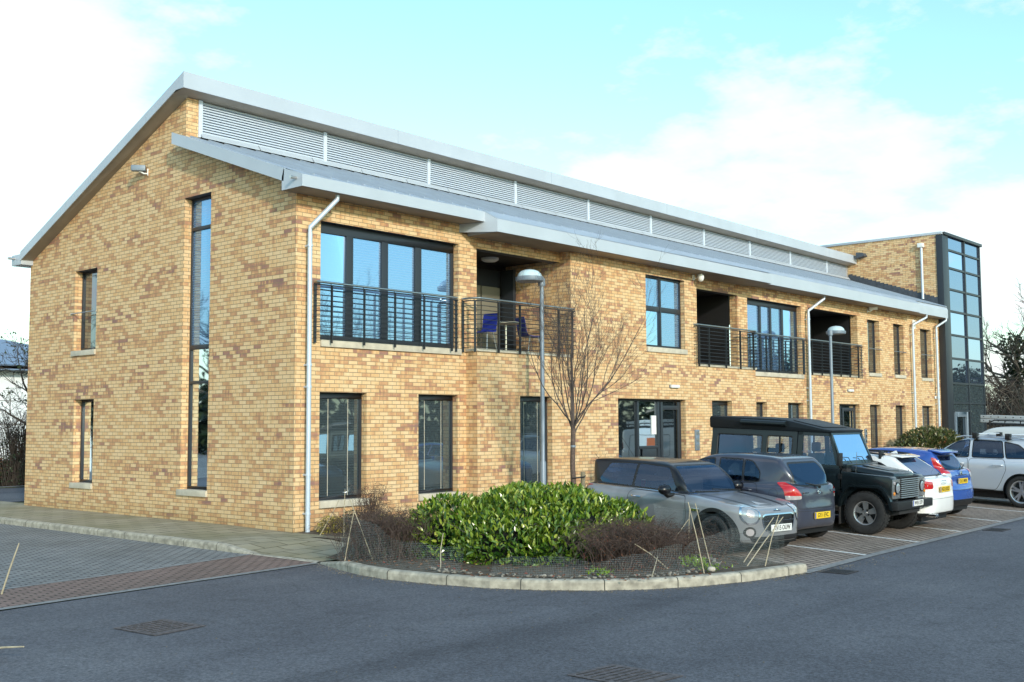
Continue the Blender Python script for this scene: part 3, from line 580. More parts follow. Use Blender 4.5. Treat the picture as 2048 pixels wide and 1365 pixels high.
# planting bed
bed = [(.0, .3), (-.25, -.4), (-.35, -1.9), (-1.3, -2.9), (-1.95, -3.35)] + [(x + .05, y + .02) for x, y in ISL] + [(1.62, -8.3), (1.78, -7.4), (2.02, -4.4), (60, -2.3), (60, .3)]
bm = bmesh.new(); vs = [bm.verts.new((x, y, -.03)) for x, y in bed]; fa = bm.faces.new(vs); bmesh.ops.triangulate(bm, faces=[fa]); bmesh.ops.subdivide_edges(bm, edges=bm.edges, cuts=5, use_grid_fill=True)
for v in bm.verts: v.co.z += .018 * math.sin(v.co.x * 3.1) * math.cos(v.co.y * 2.7) + random.uniform(-.008, .008) + max(0, min(.10, (v.co.x - 1.2) * .2)) * max(0, min(1, (v.co.y + 8) / 3))
me = bpy.data.meshes.new('planting_bed'); bm.to_mesh(me); bm.free(); me.materials.append(M['soil']); link('planting_bed', me)['kind'] = 'structure'
# small island at the far left of the frame
c = MB(); cx, cy = -9.15, -5.5; ring = [(cx + 1.15 * math.cos(t), cy + 1.05 * math.sin(t)) for t in np.linspace(-1.9, 1.9, 24)]
kerb_run('corner_kerb', ring[::-1], -.01, .13); c.face([(x - .05, y, -.04) for x, y in ring]); c.build('corner_bed', M['soil'])['kind'] = 'structure'

# ------------------------------------------------------------------ covers and gullies
def cover(quad, mat, name, label, cat, slots, rim=.04):
    P = [Vector((*p, ZG + .006)) for p in quad]; b = MB(); b.prism(P, (0, 0, .004)); r = b.build(name, M[mat]); tag(r, label, cat)
    g = MB(); bl = lambda u, v: (P[0] * (1 - u) + P[1] * u) * (1 - v) + (P[3] * (1 - u) + P[2] * u) * v
    for i in range(slots):
        for j in range(1 if name == 'drain_grate' else slots):
            if name == 'drain_grate': u0, u1, v0, v1 = .08 + i * .84 / slots, .08 + (i + .55) * .84 / slots, .1, .9
            else: u0, u1, v0, v1 = .08 + (i + (.12 if (i + j) % 2 else .0)) * .84 / slots, .08 + (i + .75) * .84 / slots, .08 + j * .84 / slots, .08 + (j + .3) * .84 / slots
            g.prism([bl(u0, v0), bl(u1, v0), bl(u1, v1), bl(u0, v1)], (0, 0, .0055 if name == 'drain_grate' else .007))
    o = g.build('slots' if name == 'drain_grate' else 'tread', M['dark'] if name == 'drain_grate' else M['iron'], r); o['kind'] = 'stuff'
cover([(-6.66, -5.80), (-6.05, -5.72), (-5.98, -6.40), (-6.60, -6.48)], 'rust', 'manhole_cover', 'rusty square manhole cover in the road, left of the planted island', 'manhole cover', 7)
cover([(-5.36, -10.55), (-4.80, -10.60), (-4.78, -11.28), (-5.34, -11.23)], 'rust', 'manhole_cover', 'square manhole cover in the road at the very bottom of the picture', 'manhole cover', 8)
cover([(1.62, -9.34), (2.02, -9.33), (2.04, -9.72), (1.64, -9.73)], 'iron', 'drain_grate', 'iron drain grating beside the end of the planted island', 'drain', 9)
cover([(8.85, -9.08), (9.40, -9.06), (9.42, -9.42), (8.87, -9.44)], 'iron', 'drain_grate', 'iron drain grating in the road further right, before the flush kerb', 'drain', 9)

# ------------------------------------------------------------------ lamps, cameras and fittings
def street_lamp(loc, rz, h, label):
    o = empty('street_lamp', label, 'street lamp', loc, rz, 'street lamps with domed heads')
    p = MB(); p.tube([(0, 0, 0), (0, 0, 1.1), (0, 0, 1.15), (0, 0, h - .05)], [.068, .068, .048, .045], 14); p.build('pole', M['lampgrey'], o, smooth=True)
    p = MB(); p.lathe([(0, -.06), (.075, -.06), (.08, .0), (.075, .10), (0, .11)], (0, 0, h - .05), (0, 0, 1), 16); p.tube([(0, 0, h), (-.25, 0, h)], .05, 10); p.build('bracket', M['lampgrey'], o, smooth=True)
    p = MB(); p.lathe([(0, -.05), (.24, -.05), (.295, -.045), (.305, -.02), (.305, .045), (.265, .058)], (-.40, 0, h), (0, 0, 1), 32); p.build('lamp_ring', M['lampgrey'], o, smooth=True)
    p = MB(); p.lathe([(.265, .055), (.26, .08), (.24, .125), (.195, .17), (.125, .20), (.053, .213), (0, .215)], (-.40, 0, h), (0, 0, 1), 32); p.build('dome', M['dome'], o, smooth=True)
    return o
street_lamp((5.83, -1.0, -.03), 0, 5.02, 'grey lamp post with pale dome, behind the laurel hedge beside the sapling')
street_lamp((19.9, -1.0, -.03), math.pi, 4.75, 'grey lamp post with pale dome, behind the black off-roader')
street_lamp((2.45, 26.0, -.03), 0, 4.9, 'lamp head cut by the left edge, in front of the white building')
def camera_thing(loc, rz, label, dome=False):
    o = empty('security_camera', label, 'security camera', loc, rz)
    b = MB(); b.box((-.05, -.02, -.10), (.05, .0, .05)); b.build('wall_plate', M['white'], o, bevel=.005)
    b = MB(); b.tube([(0, -.01, -.05), (0, -.10, -.05), (0, -.22, .02)], .018, 8); b.build('arm', M['white'], o, smooth=True)
    if dome:
        b = MB(); b.lathe([(0, .07), (.05, .07), (.085, .02), (.09, -.03), (.075, -.10), (.03, -.14), (0, -.145)], (0, -.24, -.02), (0, 0, 1), 18); b.build('camera_dome', M['white'], o, smooth=True)
    else:
        b = MB(); b.box((-.075, -.36, .0), (.075, -.06, .125)); b.build('housing', M['lampgrey'] if loc[0] == 0 else M['white'], o, bevel=.02)
        b = MB(); b.lathe([(0, 0), (.045, 0), (.05, .02)], (0, -.372, .0625), (0, 1, 0), 16); b.build('lens', M['black'], o, smooth=True)
    return o
camera_thing((0, 5.15, 7.38), -math.pi / 2 - .75, 'grey box camera on a wall arm high on the gable')
camera_thing((13.05, D, 5.86), 0, 'white dome camera under the eaves left of the second balcony', True)
camera_thing((25.0, 0, 5.86), .5, 'small white camera under the eaves right of the third balcony')
def wall_light(x, y, z, label):
    o = empty('wall_light', label, 'wall light', (x, y, z)); b = MB(); b.box((-.20, -.02, -.045), (.20, 0, .045)); b.build('back_plate', M['lampgrey'], o)
    b = MB(); b.box((-.19, -.08, -.04), (.19, -.02, .04)); b.build('diffuser', M['white'], o, bevel=.02)
wall_light(12.0, D, 2.86, 'white bulkhead light above the wide entrance'); wall_light(23.4, 0, 2.98, 'white bulkhead light above the single far door')
def panel(x, y, z, w, h, name, label, cat, mat='lampgrey', n=3):
    o = empty(name, label, cat, (x, y, z)); b = MB(); b.box((-w / 2, -.04, -h / 2), (w / 2, 0, h / 2)); b.build('casing', M[mat], o, bevel=.006)
    for k in range(n):
        b = MB(); b.box((-w * .3, -.047, -h / 2 + h * (k + .25) / n), (w * .3, -.041, -h / 2 + h * (k + .75) / n)); b.build('button_plate', M['steel'], o)
panel(13.07, D, 1.45, .20, .55, 'intercom_panel', 'grey intercom panel on the brick right of the wide entrance', 'intercom')
panel(24.55, 0, 1.42, .16, .5, 'intercom_panel', 'grey intercom panel on the brick right of the single far door', 'intercom')
panel(29.2, 0, 5.62, .26, .34, 'alarm_box', 'white alarm box under the eaves behind the third downpipe', 'alarm box', 'white', 1)
o = panel(31.3, TY + .2, 2.86, .5, .10, 'name_plate', 'small pale name plate on the brick beside the tower', 'sign', 'white', 1)

# ------------------------------------------------------------------ balcony furniture
def chair(loc, rz, label):
    o = empty('chair', label, 'chair', loc, rz, 'blue chairs on the first balcony')
    def shell(name, prof, w):
        b = MB()
        for (y0, z0), (y1, z1) in zip(prof[:-1], prof[1:]): b.prism([(-w, y0, z0), (w, y0, z0), (w, y1, z1), (-w, y1, z1)], (0, .012, .012))
        return b.build(name, M['seat_blue'], o, smooth=True)
    shell('seat', [(-.22, .43), (-.16, .45), (.0, .44), (.16, .455), (.20, .50)], .21); shell('backrest', [(.20, .50), (.23, .62), (.26, .78), (.29, .88)], .19)
    for sx in (-1, 1):
        for sy in (-1, 1):
            b = MB(); b.tube([(.16 * sx, .12 * sy, .44), (.21 * sx, .21 * sy, 0)], .011, 6); b.build('leg', M['steel'], o)
chair((5.55, .45, 3.5), R(-80), 'blue chair on the first balcony, left of its little table'); chair((7.25, .55, 3.5), R(75), 'blue chair on the first balcony, right of its little table')
o = empty('cafe_table', 'small round pale table on the first balcony', 'table', (6.45, .6, 3.5))
b = MB(); b.lathe([(0, .70), (.34, .70), (.345, .715), (.34, .73), (0, .73)], (0, 0, 0), (0, 0, 1), 28); b.build('table_top', M['stone'], o, smooth=True)
b = MB(); b.tube([(0, 0, .70), (0, 0, .03)], .028, 10); b.build('pedestal', M['steel'], o, smooth=True)
b = MB(); b.lathe([(0, .03), (.2, .025), (.23, 0)], (0, 0, 0), (0, 0, 1), 24); b.build('table_base', M['steel'], o, smooth=True)
# ------------------------------------------------------------------ vehicles: bodies meshed from smoothly blended silhouettes
def chaikin(P, it=2, closed=True, keep=()):
    P = [tuple(p) for p in P]
    for _ in range(it):
        Q = []; n = len(P)
        for i in range(n if closed else n - 1):
            a, b = P[i], P[(i + 1) % n]; Q += [(a[0] * .75 + b[0] * .25, a[1] * .75 + b[1] * .25), (a[0] * .25 + b[0] * .75, a[1] * .25 + b[1] * .75)]
        P = Q
    return P
def fillet(P, r=.05, n=5):
    # round every corner of a closed outline by about r
    Q = []; m = len(P)
    for i in range(m):
        a, b, c = [np.array(P[(i + k) % m], float) for k in (-1, 0, 1)]; da, dc = np.linalg.norm(a - b), np.linalg.norm(c - b)
        p = b + (a - b) / da * min(r, da * .46); q = b + (c - b) / dc * min(r, dc * .46)
        for k in range(n): t = k / (n - 1); Q.append(tuple(p * (1 - t) ** 2 + b * 2 * t * (1 - t) + q * t * t))
    return Q
def sdp(poly, x, y):
    # signed distance to a polygon, negative inside
    x = np.asarray(x, float); y = np.asarray(y, float); d = np.full(x.shape, 1e9); s = np.ones(x.shape); V = np.array(poly, float); n = len(V); j = n - 1
    for i in range(n):
        ex, ey = V[j] - V[i]; wx = x - V[i][0]; wy = y - V[i][1]; t = np.clip((wx * ex + wy * ey) / (ex * ex + ey * ey + 1e-12), 0, 1)
        bx = wx - ex * t; by = wy - ey * t; d = np.minimum(d, bx * bx + by * by)
        c1 = y >= V[i][1]; c2 = y < V[j][1]; c3 = ex * wy > ey * wx
        s = np.where((c1 & c2 & c3) | (~c1 & ~c2 & ~c3), -s, s); j = i
    return s * np.sqrt(d)
def smax(a, b, k):
    h = np.maximum(k - np.abs(a - b), 0) / k; return np.maximum(a, b) + h * h * k * .25
def smin(a, b, k): return -smax(-a, -b, k)
def mirror(half):  # half outline (y >= 0 side) -> closed
    return [(p[0], p[1]) for p in half] + [(p[0], -p[1]) for p in reversed(half)]
def mirror_y(half): return [tuple(p) for p in half] + [(-p[0], p[1]) for p in reversed(half)]
def solid(side, plan, sect, k=.10, k2=None):
    # side (x,z), plan (x,y), section (y,z)
    k2 = k2 or k
    def F(x, y, z):
        if np.ndim(x) == 3:   # regular grid: each silhouette only needs its own two axes
            return smax(smax(sdp(side, x[:, 0, :], z[:, 0, :])[:, None, :], sdp(plan, x[:, :, 0], y[:, :, 0])[:, :, None], k), sdp(sect, y[0], z[0])[None], k2)
        return smax(smax(sdp(side, x, z), sdp(plan, x, y), k), sdp(sect, y, z), k2)
    return F
    return lambda x, y, z: smax(smax(sdp(side, x, z), sdp(plan, x, y), k), sdp(sect, y, z), k2)
def nets(F, lo, hi, h):
    ax = [np.arange(lo[i], hi[i] + h, h) for i in range(3)]; X, Y, Z = np.meshgrid(*ax, indexing='ij'); V = F(X, Y, Z); ins = V < 0
    n = V.shape; acc = np.zeros((n[0] - 1, n[1] - 1, n[2] - 1, 3)); cnt = np.zeros(acc.shape[:3])
    C = [(i, j, k) for i in (0, 1) for j in (0, 1) for k in (0, 1)]
    sl = lambda c: tuple(slice(c[d], n[d] - 1 + c[d]) for d in range(3))
    for a in C:
        for d in range(3):
            if a[d] == 0:
                b = list(a); b[d] = 1; va, vb = V[sl(a)], V[sl(b)]; m = ins[sl(a)] != ins[sl(b)]
                t = np.where(m, va / np.where(m, va - vb, 1), 0)
                for e in range(3): acc[..., e] += np.where(m, a[e] + (t if e == d else 0), 0)
                cnt += m
    act = cnt > 0; idx = np.full(act.shape, -1); idx[act] = np.arange(act.sum()); I = np.argwhere(act)
    P = (I + acc[act] / cnt[act][:, None]) * h + np.array(lo)
    tri = []
    for d in range(3):
        e, f = [(1, 2), (2, 0), (0, 1)][d]
        s0 = [slice(None)] * 3; s1 = [slice(None)] * 3; s0[d] = slice(0, n[d] - 1); s1[d] = slice(1, n[d])
        m = ins[tuple(s0)] != ins[tuple(s1)]; Q = np.argwhere(m)
        Q = Q[(Q[:, e] > 0) & (Q[:, f] > 0) & (Q[:, e] < n[e] - 1) & (Q[:, f] < n[f] - 1)]
        flip = ins[tuple(s0)][tuple(Q.T)]
        def g(de, df):
            q = Q.copy(); q[:, e] -= de; q[:, f] -= df; return idx[tuple(q.T)]
        a, b, c, dd = g(1, 1), g(0, 1), g(0, 0), g(1, 0)
        q = np.stack([a, b, c, dd], 1); q[~flip] = q[~flip][:, ::-1]; tri.append(q[:, [0, 1, 2]]); tri.append(q[:, [0, 2, 3]])
    return P, np.concatenate(tri)
def grad(F, P, e=.004):
    G = np.empty_like(P)
    for d in range(3):
        o = np.zeros(3); o[d] = e; G[:, d] = (F(*(P + o).T) - F(*(P - o).T)) / (2 * e)
    return G
class Shell:
    def __init__(s, F, lo, hi, h=.03):
        P, T = nets(F, lo, hi, h)
        for _ in range(3):
            G = grad(F, P); l2 = np.maximum((G * G).sum(1), .05); P = P - np.clip(F(*P.T) / l2, -.03, .03)[:, None] * G
        s.P = P; s.F = F; G = grad(F, P, .008); s.Nn = G / np.maximum(np.linalg.norm(G, axis=1), 1e-6)[:, None]; s.T = T
    def at(s, y, z, front=True):
        # point of the shell seen from the front (or rear) at (y, z)
        d = (s.P[:, 1] - y) ** 2 + (s.P[:, 2] - z) ** 2; k = np.argsort(d)[:12]; k = k[d[k] < .004] if (d[k] < .004).any() else k[:1]
        return s.P[k[np.argmax(s.P[k, 0] if front else -s.P[k, 0])]]
    def side(s, x, z, sgn):
        d = (s.P[:, 0] - x) ** 2 + (s.P[:, 2] - z) ** 2 + np.where(s.P[:, 1] * sgn > .2, 0, 9); return s.P[np.argmin(d)]
    def nested(s, f, r):
        # (inner, ring) of the region f < 0 with a ring of width r
        out = s.cut(f); rest = s.T; s.T = out; inn = s.cut(lambda P, Nn: f(P, Nn) + r); ring = s.T; s.T = rest; return inn, ring
    def cut(s, f, inside=None):
        # split triangles along f = 0; returns the inside triangles, keeps the rest in s.T
        v = f(s.P, s.Nn); v = np.where(np.abs(v) < 1e-5, 1e-5, v); T = s.T; neg = v[T] < 0; c = neg.sum(1)
        keep = [T[c == 0]]; got = [T[c == 3]]; cache = {}; nP = [s.P]; nN = [s.Nn]; base = [len(s.P)]
        for cc in (1, 2):
            S = T[c == cc]; 
            if not len(S): continue
            ng = v[S] < 0; lone = np.argmax(ng, 1) if cc == 1 else np.argmin(ng, 1); r = np.arange(len(S))
            a = S[r, lone]; b = S[r, (lone + 1) % 3]; d = S[r, (lone + 2) % 3]
            def cross(p, q):
                lo_ = np.minimum(p, q); hi_ = np.maximum(p, q); key = lo_.astype(np.int64) * 10000000 + hi_; out = np.empty(len(p), int)
                t = v[lo_] / (v[lo_] - v[hi_]); pts = s.P[lo_] + (s.P[hi_] - s.P[lo_]) * t[:, None]; nn = s.Nn[lo_] + (s.Nn[hi_] - s.Nn[lo_]) * t[:, None]; ap = []; an = []
                for i, k in enumerate(key):
                    if k not in cache: cache[k] = base[0] + len(ap); ap.append(pts[i]); an.append(nn[i])
                    out[i] = cache[k]
                if ap: nP.append(np.array(ap)); nN.append(np.array(an)); base[0] += len(ap)
                return out
            m1 = cross(a, b); m2 = cross(a, d); one = np.stack([a, m1, m2], 1); two = np.concatenate([np.stack([m1, b, d], 1), np.stack([m1, d, m2], 1)])
            (got if cc == 1 else keep).append(one); (keep if cc == 1 else got).append(two)
        s.P = np.concatenate(nP); s.Nn = np.concatenate(nN); s.T = np.concatenate(keep); return np.concatenate(got)
    def make(s, name, T, mats, parent, off=0., mi=None):
        u, inv = np.unique(T, return_inverse=True); P = s.P[u] + s.Nn[u] * off; T2 = inv.reshape(-1, 3)
        ok = (T2[:, 0] != T2[:, 1]) & (T2[:, 1] != T2[:, 2]) & (T2[:, 0] != T2[:, 2]); T2 = T2[ok]
        me = bpy.data.meshes.new(name); me.from_pydata(P.tolist(), [], T2.tolist())
        for mm in (mats if isinstance(mats, (list, tuple)) else [mats]): me.materials.append(mm)
        if mi is not None: me.polygons.foreach_set('material_index', mi[ok].astype(np.int32))
        me.polygons.foreach_set('use_smooth', [True] * len(T2)); nn = s.Nn[u]; nn = nn / np.maximum(np.linalg.norm(nn, axis=1), 1e-6)[:, None]
        me.normals_split_custom_set_from_vertices(nn.tolist()); return link(name, me, parent)
def reg_side(poly, sgn, r=0., rad=.05):
    q = fillet(poly, rad) if rad else poly
    def f(P, Nn):
        d = sdp(q, P[:, 0], P[:, 2]) + r; d = np.where(P[:, 1] * sgn > .25, d, 1.); return d
    return f
def reg_yz(poly, xlo, xhi, r=0., rad=.05):
    q = fillet(poly, rad) if rad else poly
    return lambda P, Nn: np.where((P[:, 0] > xlo) & (P[:, 0] < xhi), sdp(q, P[:, 1], P[:, 2]) + r, 1.)
def reg_xy(poly, zlo, r=0., rad=.08):
    q = fillet(poly, rad) if rad else poly
    return lambda P, Nn: np.where(P[:, 2] > zlo, sdp(q, P[:, 0], P[:, 1]) + r, 1.)
def paint(name, col, metal=.0, rough=.32, flake=0., coat=.9):
    m = simple(name, col, rough, metal, .4, coat); nt = m.node_tree; b = nt.nodes['Principled BSDF']
    if flake:
        tc = nt.nodes.new('ShaderNodeTexCoord'); nz = N(nt, 'ShaderNodeTexNoise', Scale=2.2, Detail=5.); nt.links.new(tc.outputs['Object'], nz.inputs['Vector'])
        r = ramp(nt, [(.35, tuple(c * .8 for c in col)), (.7, tuple(min(1, c * 1.12) for c in col))]); nt.links.new(nz.outputs[0], r.inputs[0]); 
        sp = N(nt, 'ShaderNodeSeparateXYZ'); nt.links.new(tc.outputs['Object'], sp.inputs[0]); mr = N(nt, 'ShaderNodeMapRange'); mr.inputs[1].default_value = .2; mr.inputs[2].default_value = .55; mr.inputs[3].default_value = .45; mr.inputs[4].default_value = 0.; nt.links.new(sp.outputs[2], mr.inputs[0])
        c = mixc(nt, math_(nt, 'MULTIPLY', mr.outputs[0], nz.outputs[0]), r.outputs[0], (.06, .052, .042)); nt.links.new(c, b.inputs['Base Color'])   # road dirt low on the body
    return m
M.update(tyre=simple('tyre_rubber', (.018, .018, .019), .8, noise=.3, nscale=20), alloy=simple('alloy', (.62, .63, .65), .3, .85), steelwheel=simple('dark_wheel', (.03, .03, .032), .5, .3), blackwheel=simple('black_alloy', (.02, .02, .022), .35, .4),
         cabin=simple('car_interior', (.02, .021, .024), .8), trim=simple('car_trim', (.010, .010, .011), .45), chrome=simple('chrome', (.75, .76, .78), .12, 1.), roof_glass=car_glass('off_roader_glass', .78), glass=car_glass('car_glass', .78), privacy=car_glass('privacy_glass', .18),
         lens=simple('lamp_lens', (.34, .38, .42), .10, .35, .6, .8), red=simple('red_lens', (.48, .012, .014), .12, 0, .7, 1.), clear=simple('clear_lens', (.55, .50, .50), .1, .3, .7, 1.), amber=simple('amber_lens', (.7, .25, .03), .15, 0, .6, 1.),
         plate_w=simple('white_plate', (.74, .74, .72), .5), plate_y=simple('yellow_plate', (.78, .52, .02), .5), plate_blue=simple('plate_blue', (.01, .06, .35), .5), ink=simple('plate_ink', (.01, .01, .01), .6), grille_silver=simple('grille_silver', (.22, .23, .24), .4, .5), mesh=simple('grille_mesh', (.03, .03, .033), .5, .5))
_txt = {}
def text_mesh(s, size):
    key = (s, size)
    if key not in _txt:
        c = bpy.data.curves.new('lettering', 'FONT'); c.body = s; c.size = size; c.align_x = 'CENTER'; c.align_y = 'CENTER'; c.extrude = .001; c.offset = size * .012
        o = bpy.data.objects.new('lettering', c); COL.objects.link(o); dg = bpy.context.evaluated_depsgraph_get(); _txt[key] = bpy.data.meshes.new_from_object(o.evaluated_get(dg)); bpy.data.objects.remove(o); bpy.data.curves.remove(c)
    return _txt[key].copy()
def plate(car, x, y, z, text, front, w=.52, h=.111, tilt=0.):
    s = 1 if front else -1; b = MB(); b.box((-.006, -w / 2, -h / 2), (.004, w / 2, h / 2))
    o = b.build('number_plate', M['plate_w' if front else 'plate_y'], car, bevel=.003); o.location = (x, y, z); o.rotation_euler = (0, tilt, 0 if front else math.pi)
    me = text_mesh(text, h * .92); me.materials.clear(); me.materials.append(M['ink']); t = link('registration', me, o); t.matrix_local = Matrix(((0, 0, 1, .0055), (.80, 0, 0, .012), (0, 1.0, 0, 0), (0, 0, 0, 1)))
    if not front or text.startswith('W'):
        b = MB(); b.box((.004, -w / 2 + .004, -h / 2 + .004), (.0052, -w / 2 + .042, h / 2 - .004)); b.build('band', M['plate_blue'], o)
    return o
def wheel(car, x, y, r, w, rimr, style='five', mat='alloy', steer=0.):
    s = 1 if y > 0 else -1; root = bpy.data.objects.new('wheel', None)
    t = MB(); hw = w / 2
    t.lathe([(rimr, -hw * .8), (rimr + .02, -hw * .95), (r - .05, -hw), (r - .015, -hw * .9), (r, -hw * .6), (r, hw * .6), (r - .015, hw * .9), (r - .05, hw), (rimr + .02, hw * .95), (rimr, hw * .8), (rimr - .01, hw * .7)], (0, 0, 0), (0, 1, 0), 40)
    if style == 'off':
        for k in range(36):
            a = 2 * math.pi * k / 36
            for q, yy in ((0, -.55), (.5, .55)):
                aa = a + q * 2 * math.pi / 36; c = Vector((math.cos(aa), 0, math.sin(aa))); tg = Vector((-math.sin(aa), 0, math.cos(aa))); p = c * (r - .006)
                t.prism([p + tg * .022 + Vector((0, yy * hw - .04, 0)), p + tg * .022 + Vector((0, yy * hw + .045, 0)), p - tg * .022 + Vector((0, yy * hw + .045, 0)), p - tg * .022 + Vector((0, yy * hw - .04, 0))], c * .012)
    o = t.build('wheel', M['tyre'], car, smooth=True); o.location = (x, y, r); o.rotation_euler = (0, 0, steer)
    m = MB(); f = hw * .72 * s; ctr = .022 if style != 'steel' else .03
    m.lathe([(rimr * .98, -hw * .7), (rimr * .98, f), (rimr * 1.02, f + .012 * s), (rimr * .93, f + .004 * s), (rimr * .90, f - .05 * s), (rimr * .86, f - .09 * s)], (0, 0, 0), (0, 1, 0), 40)
    m.lathe([(rimr * .9, f - .10 * s), (0, f - .10 * s)], (0, 0, 0), (0, 1, 0), 30, m=1)
    m.lathe([(rimr * .22, f - .06 * s), (rimr * .22, f - .022 * s), (rimr * .16, f - .010 * s), (0, f - .008 * s)], (0, 0, 0), (0, 1, 0), 20)
    n, wd = {'five': (5, .16), 'off': (5, .24), 'twin': (10, .10), 'steel': (10, .20), 'black': (5, .2)}[style]
    for k in range(n):
        a = 2 * math.pi * k / n + .3
        if style == 'twin': a = 2 * math.pi * (k // 2) / 5 + .3 + (.17 if k % 2 else -.17)
        c = Vector((math.cos(a), 0, math.sin(a))); tg = Vector((-math.sin(a), 0, math.cos(a))); Y = Vector((0, 1, 0)); w0, w1 = rimr * wd * 1.0, rimr * wd * .72
        if style == 'off': w0, w1 = rimr * .16, rimr * .27
        A = [c * rimr * .12 + tg * w0 + Y * (f - .012 * s), c * rimr * .12 - tg * w0 + Y * (f - .012 * s), c * rimr * .95 - tg * w1 + Y * (f - .006 * s), c * rimr * .95 + tg * w1 + Y * (f - .006 * s)]
        m.prism(A, Y * (-.04 * s))
        if style == 'off': m.lathe([(.0, 0), (.018, 0), (.018, .02)], c * 0 + Vector((math.cos(a + .6), 0, math.sin(a + .6))) * rimr * .33 + Y * (f - .01 * s), (0, s, 0), 8, m=1)
    m.build('rim', [M[mat], M['trim']], o, smooth=False, bevel=0)
    return o
def liner(car, x, r, yo, yi=.45):
    for s in (-1, 1):
        b = MB(); n = 20; A = [(x + r * math.cos(math.pi * k / n - .25 * 0), s * yo, r * 0 + math.sin(math.pi * k / n) * r) for k in range(n + 1)]
        for k in range(n):
            p, q = A[k], A[k + 1]; b.face([p, q, (q[0], s * yi, q[2]), (p[0], s * yi, p[2])])
        b.face([(p[0], s * yi, p[2]) for p in A]); o = b.build('wheel_arch_liner', M['trim'], car); o.location = (0, 0, 0)
    return
def seats(car, xs, y, z, w=.5, mat='cabin'):
    for x in xs:
        for yy in ((-y, y)):
            b = MB(); b.box((x - .08, yy - w / 2, z - .3), (x + .06, yy + w / 2, z + .3)); b.box((x - .06, yy - .13, z + .33), (x + .04, yy + .13, z + .52)); b.build('seat', M[mat], car, bevel=.04)
def mirror_pair(car, x, y, z, mat, w=.2, h=.15, sides=(-1, 1)):
    for s in sides:
        b = MB(); b.box((x - .05, s * y, z - h / 2), (x + .07, s * (y + w), z + h / 2)); b.tube([(x, s * (y - .08), z - h * .4), (x, s * (y + .05), z - h * .2)], .025, 8); b.build('door_mirror', mat, car, bevel=.035)
def arch_cut(sh, xs, rr, zc, ymin=.42):
    for x, r in zip(xs, rr):
        sh.cut(lambda P, Nn: np.where(np.abs(P[:, 1]) > ymin, np.hypot(P[:, 0] - x, P[:, 2] - zc) - r, 1.))
def shut(sh, poly, sgn, w=.005, it=.08):
    # panel inside a shut line: returns (panel triangles, gap triangles)
    out = sh.cut(reg_side(poly, sgn, 0, it)); rest = sh.T; sh.T = out; inn = sh.cut(reg_side(poly, sgn, w * 2, it)); gap = sh.T; sh.T = rest
    return inn, gap
def glazed(sh, car, name, reg, mat='glass', border=.03, trim='trim', inset=.0):
    # a pane with its dark surround, both cut out of the shell
    out = sh.cut(reg(0.)); rest = sh.T; sh.T = out; inn = sh.cut(reg(border)); ring = sh.T; sh.T = rest
    o = sh.make(name, inn, M[mat], car, -inset)
    if len(ring): sh.make('surround', ring, M[trim], o)
    return o
def finish(car, sh, body_parts, mat):
    # body panel mesh with its shut lines
    T = np.concatenate([sh.T] + body_parts); mi = np.concatenate([np.zeros(len(sh.T))] + [np.ones(len(b)) for b in body_parts])
    return sh.make('body', T, [mat, M['trim']], car, 0., mi)
TILT = .035
def zpark(x, y): return ZG + .005 + TILT * min(4.6, max(0., y + 9.21 - .0366 * (x - 1.54)))
def car_empty(name, label, cat, X, Y, face, th, sc, L):
    """Stand a vehicle on the sloping bays: (X, Y) is the end towards the road; th turns it, in degrees."""
    hd = R((-90 if face == 'front' else 90) + th); z = zpark(X, Y)
    if face == 'rear': X += L * sc * math.cos(hd); Y += L * sc * math.sin(hd); z += L * sc * TILT
    o = empty(name, label, cat, (X, Y, z)); o.rotation_euler = (0, TILT if face == 'front' else -TILT, hd); o.scale = (sc, sc, sc); return o

def hatch(spec):
    """One hatchback-type body. x runs from the front bumper (0) to the rear (-L); z up."""
    p = spec; L_, W = p['L'], p['W']; hw = W / 2; car = p['car']
    side = chaikin(p['side'], 3); plan = chaikin(mirror(p['plan']), 3); sect = chaikin(mirror_y(p['sect']), 2)
    F0 = solid(side, plan, sect, p.get('k', .10), p.get('k2', .09))
    us = chaikin(p['uside'], 3); up_ = chaikin(mirror(p['uplan']), 3); ut = chaikin(mirror_y(p['usect']), 2); F1 = solid(us, up_, ut, p.get('uk', .09), p.get('uk2', .12))
    F = lambda x, y, z: smin(F0(x, y, z), F1(x, y, z), .035)
    sh = Shell(F, (-L_ - .08, -hw - .08, .10), (.08, hw + .08, p['H'] + .08), p.get('h', .035))
    arch_cut(sh, p['wx'], p['archr'], p['wz'])
    gaps = []
    p['cuts'](sh, car, gaps)
    body = finish(car, sh, gaps, p['mat'])
    for x, r in zip(p['wx'], p['archr']): liner_at(car, x, r, p['wz'], hw - .03)
    for k, x in enumerate(p['wx']):
        for s in (-1, 1): wheel(car, x, s * (p['track'] / 2), p['tr'], p['tw'], p['rim'], p['style'], p['wmat'])
    b = MB(); b.box((-L_ + .25, -hw + .25, .16), (-.25, hw - .25, .30)); b.build('underbody', M['trim'], car)
    b = MB(); b.box((p['cab'][0], -hw + .14, .3), (p['cab'][1], hw - .14, p['cab'][2])); b.build('cabin_tub', M['cabin'], car)
    seats(car, p['seats'], .36, p['cab'][2] + .05)
    return car
def liner_at(car, x, r, zc, yo, yi=.42):
    for s in (-1, 1):
        b = MB(); n = 22; A = [(x + r * math.cos(-.45 + (math.pi + .9) * k / n), zc + r * math.sin(-.45 + (math.pi + .9) * k / n)) for k in range(n + 1)]
        for k in range(n):
            p, q = A[k], A[k + 1]; b.face([(p[0], s * yo, p[1]), (q[0], s * yo, q[1]), (q[0], s * yi, q[1]), (p[0], s * yi, p[1])])
        b.face([(p[0], s * yi, p[1]) for p in A]); b.build('wheel_arch_liner', M['trim'], car)
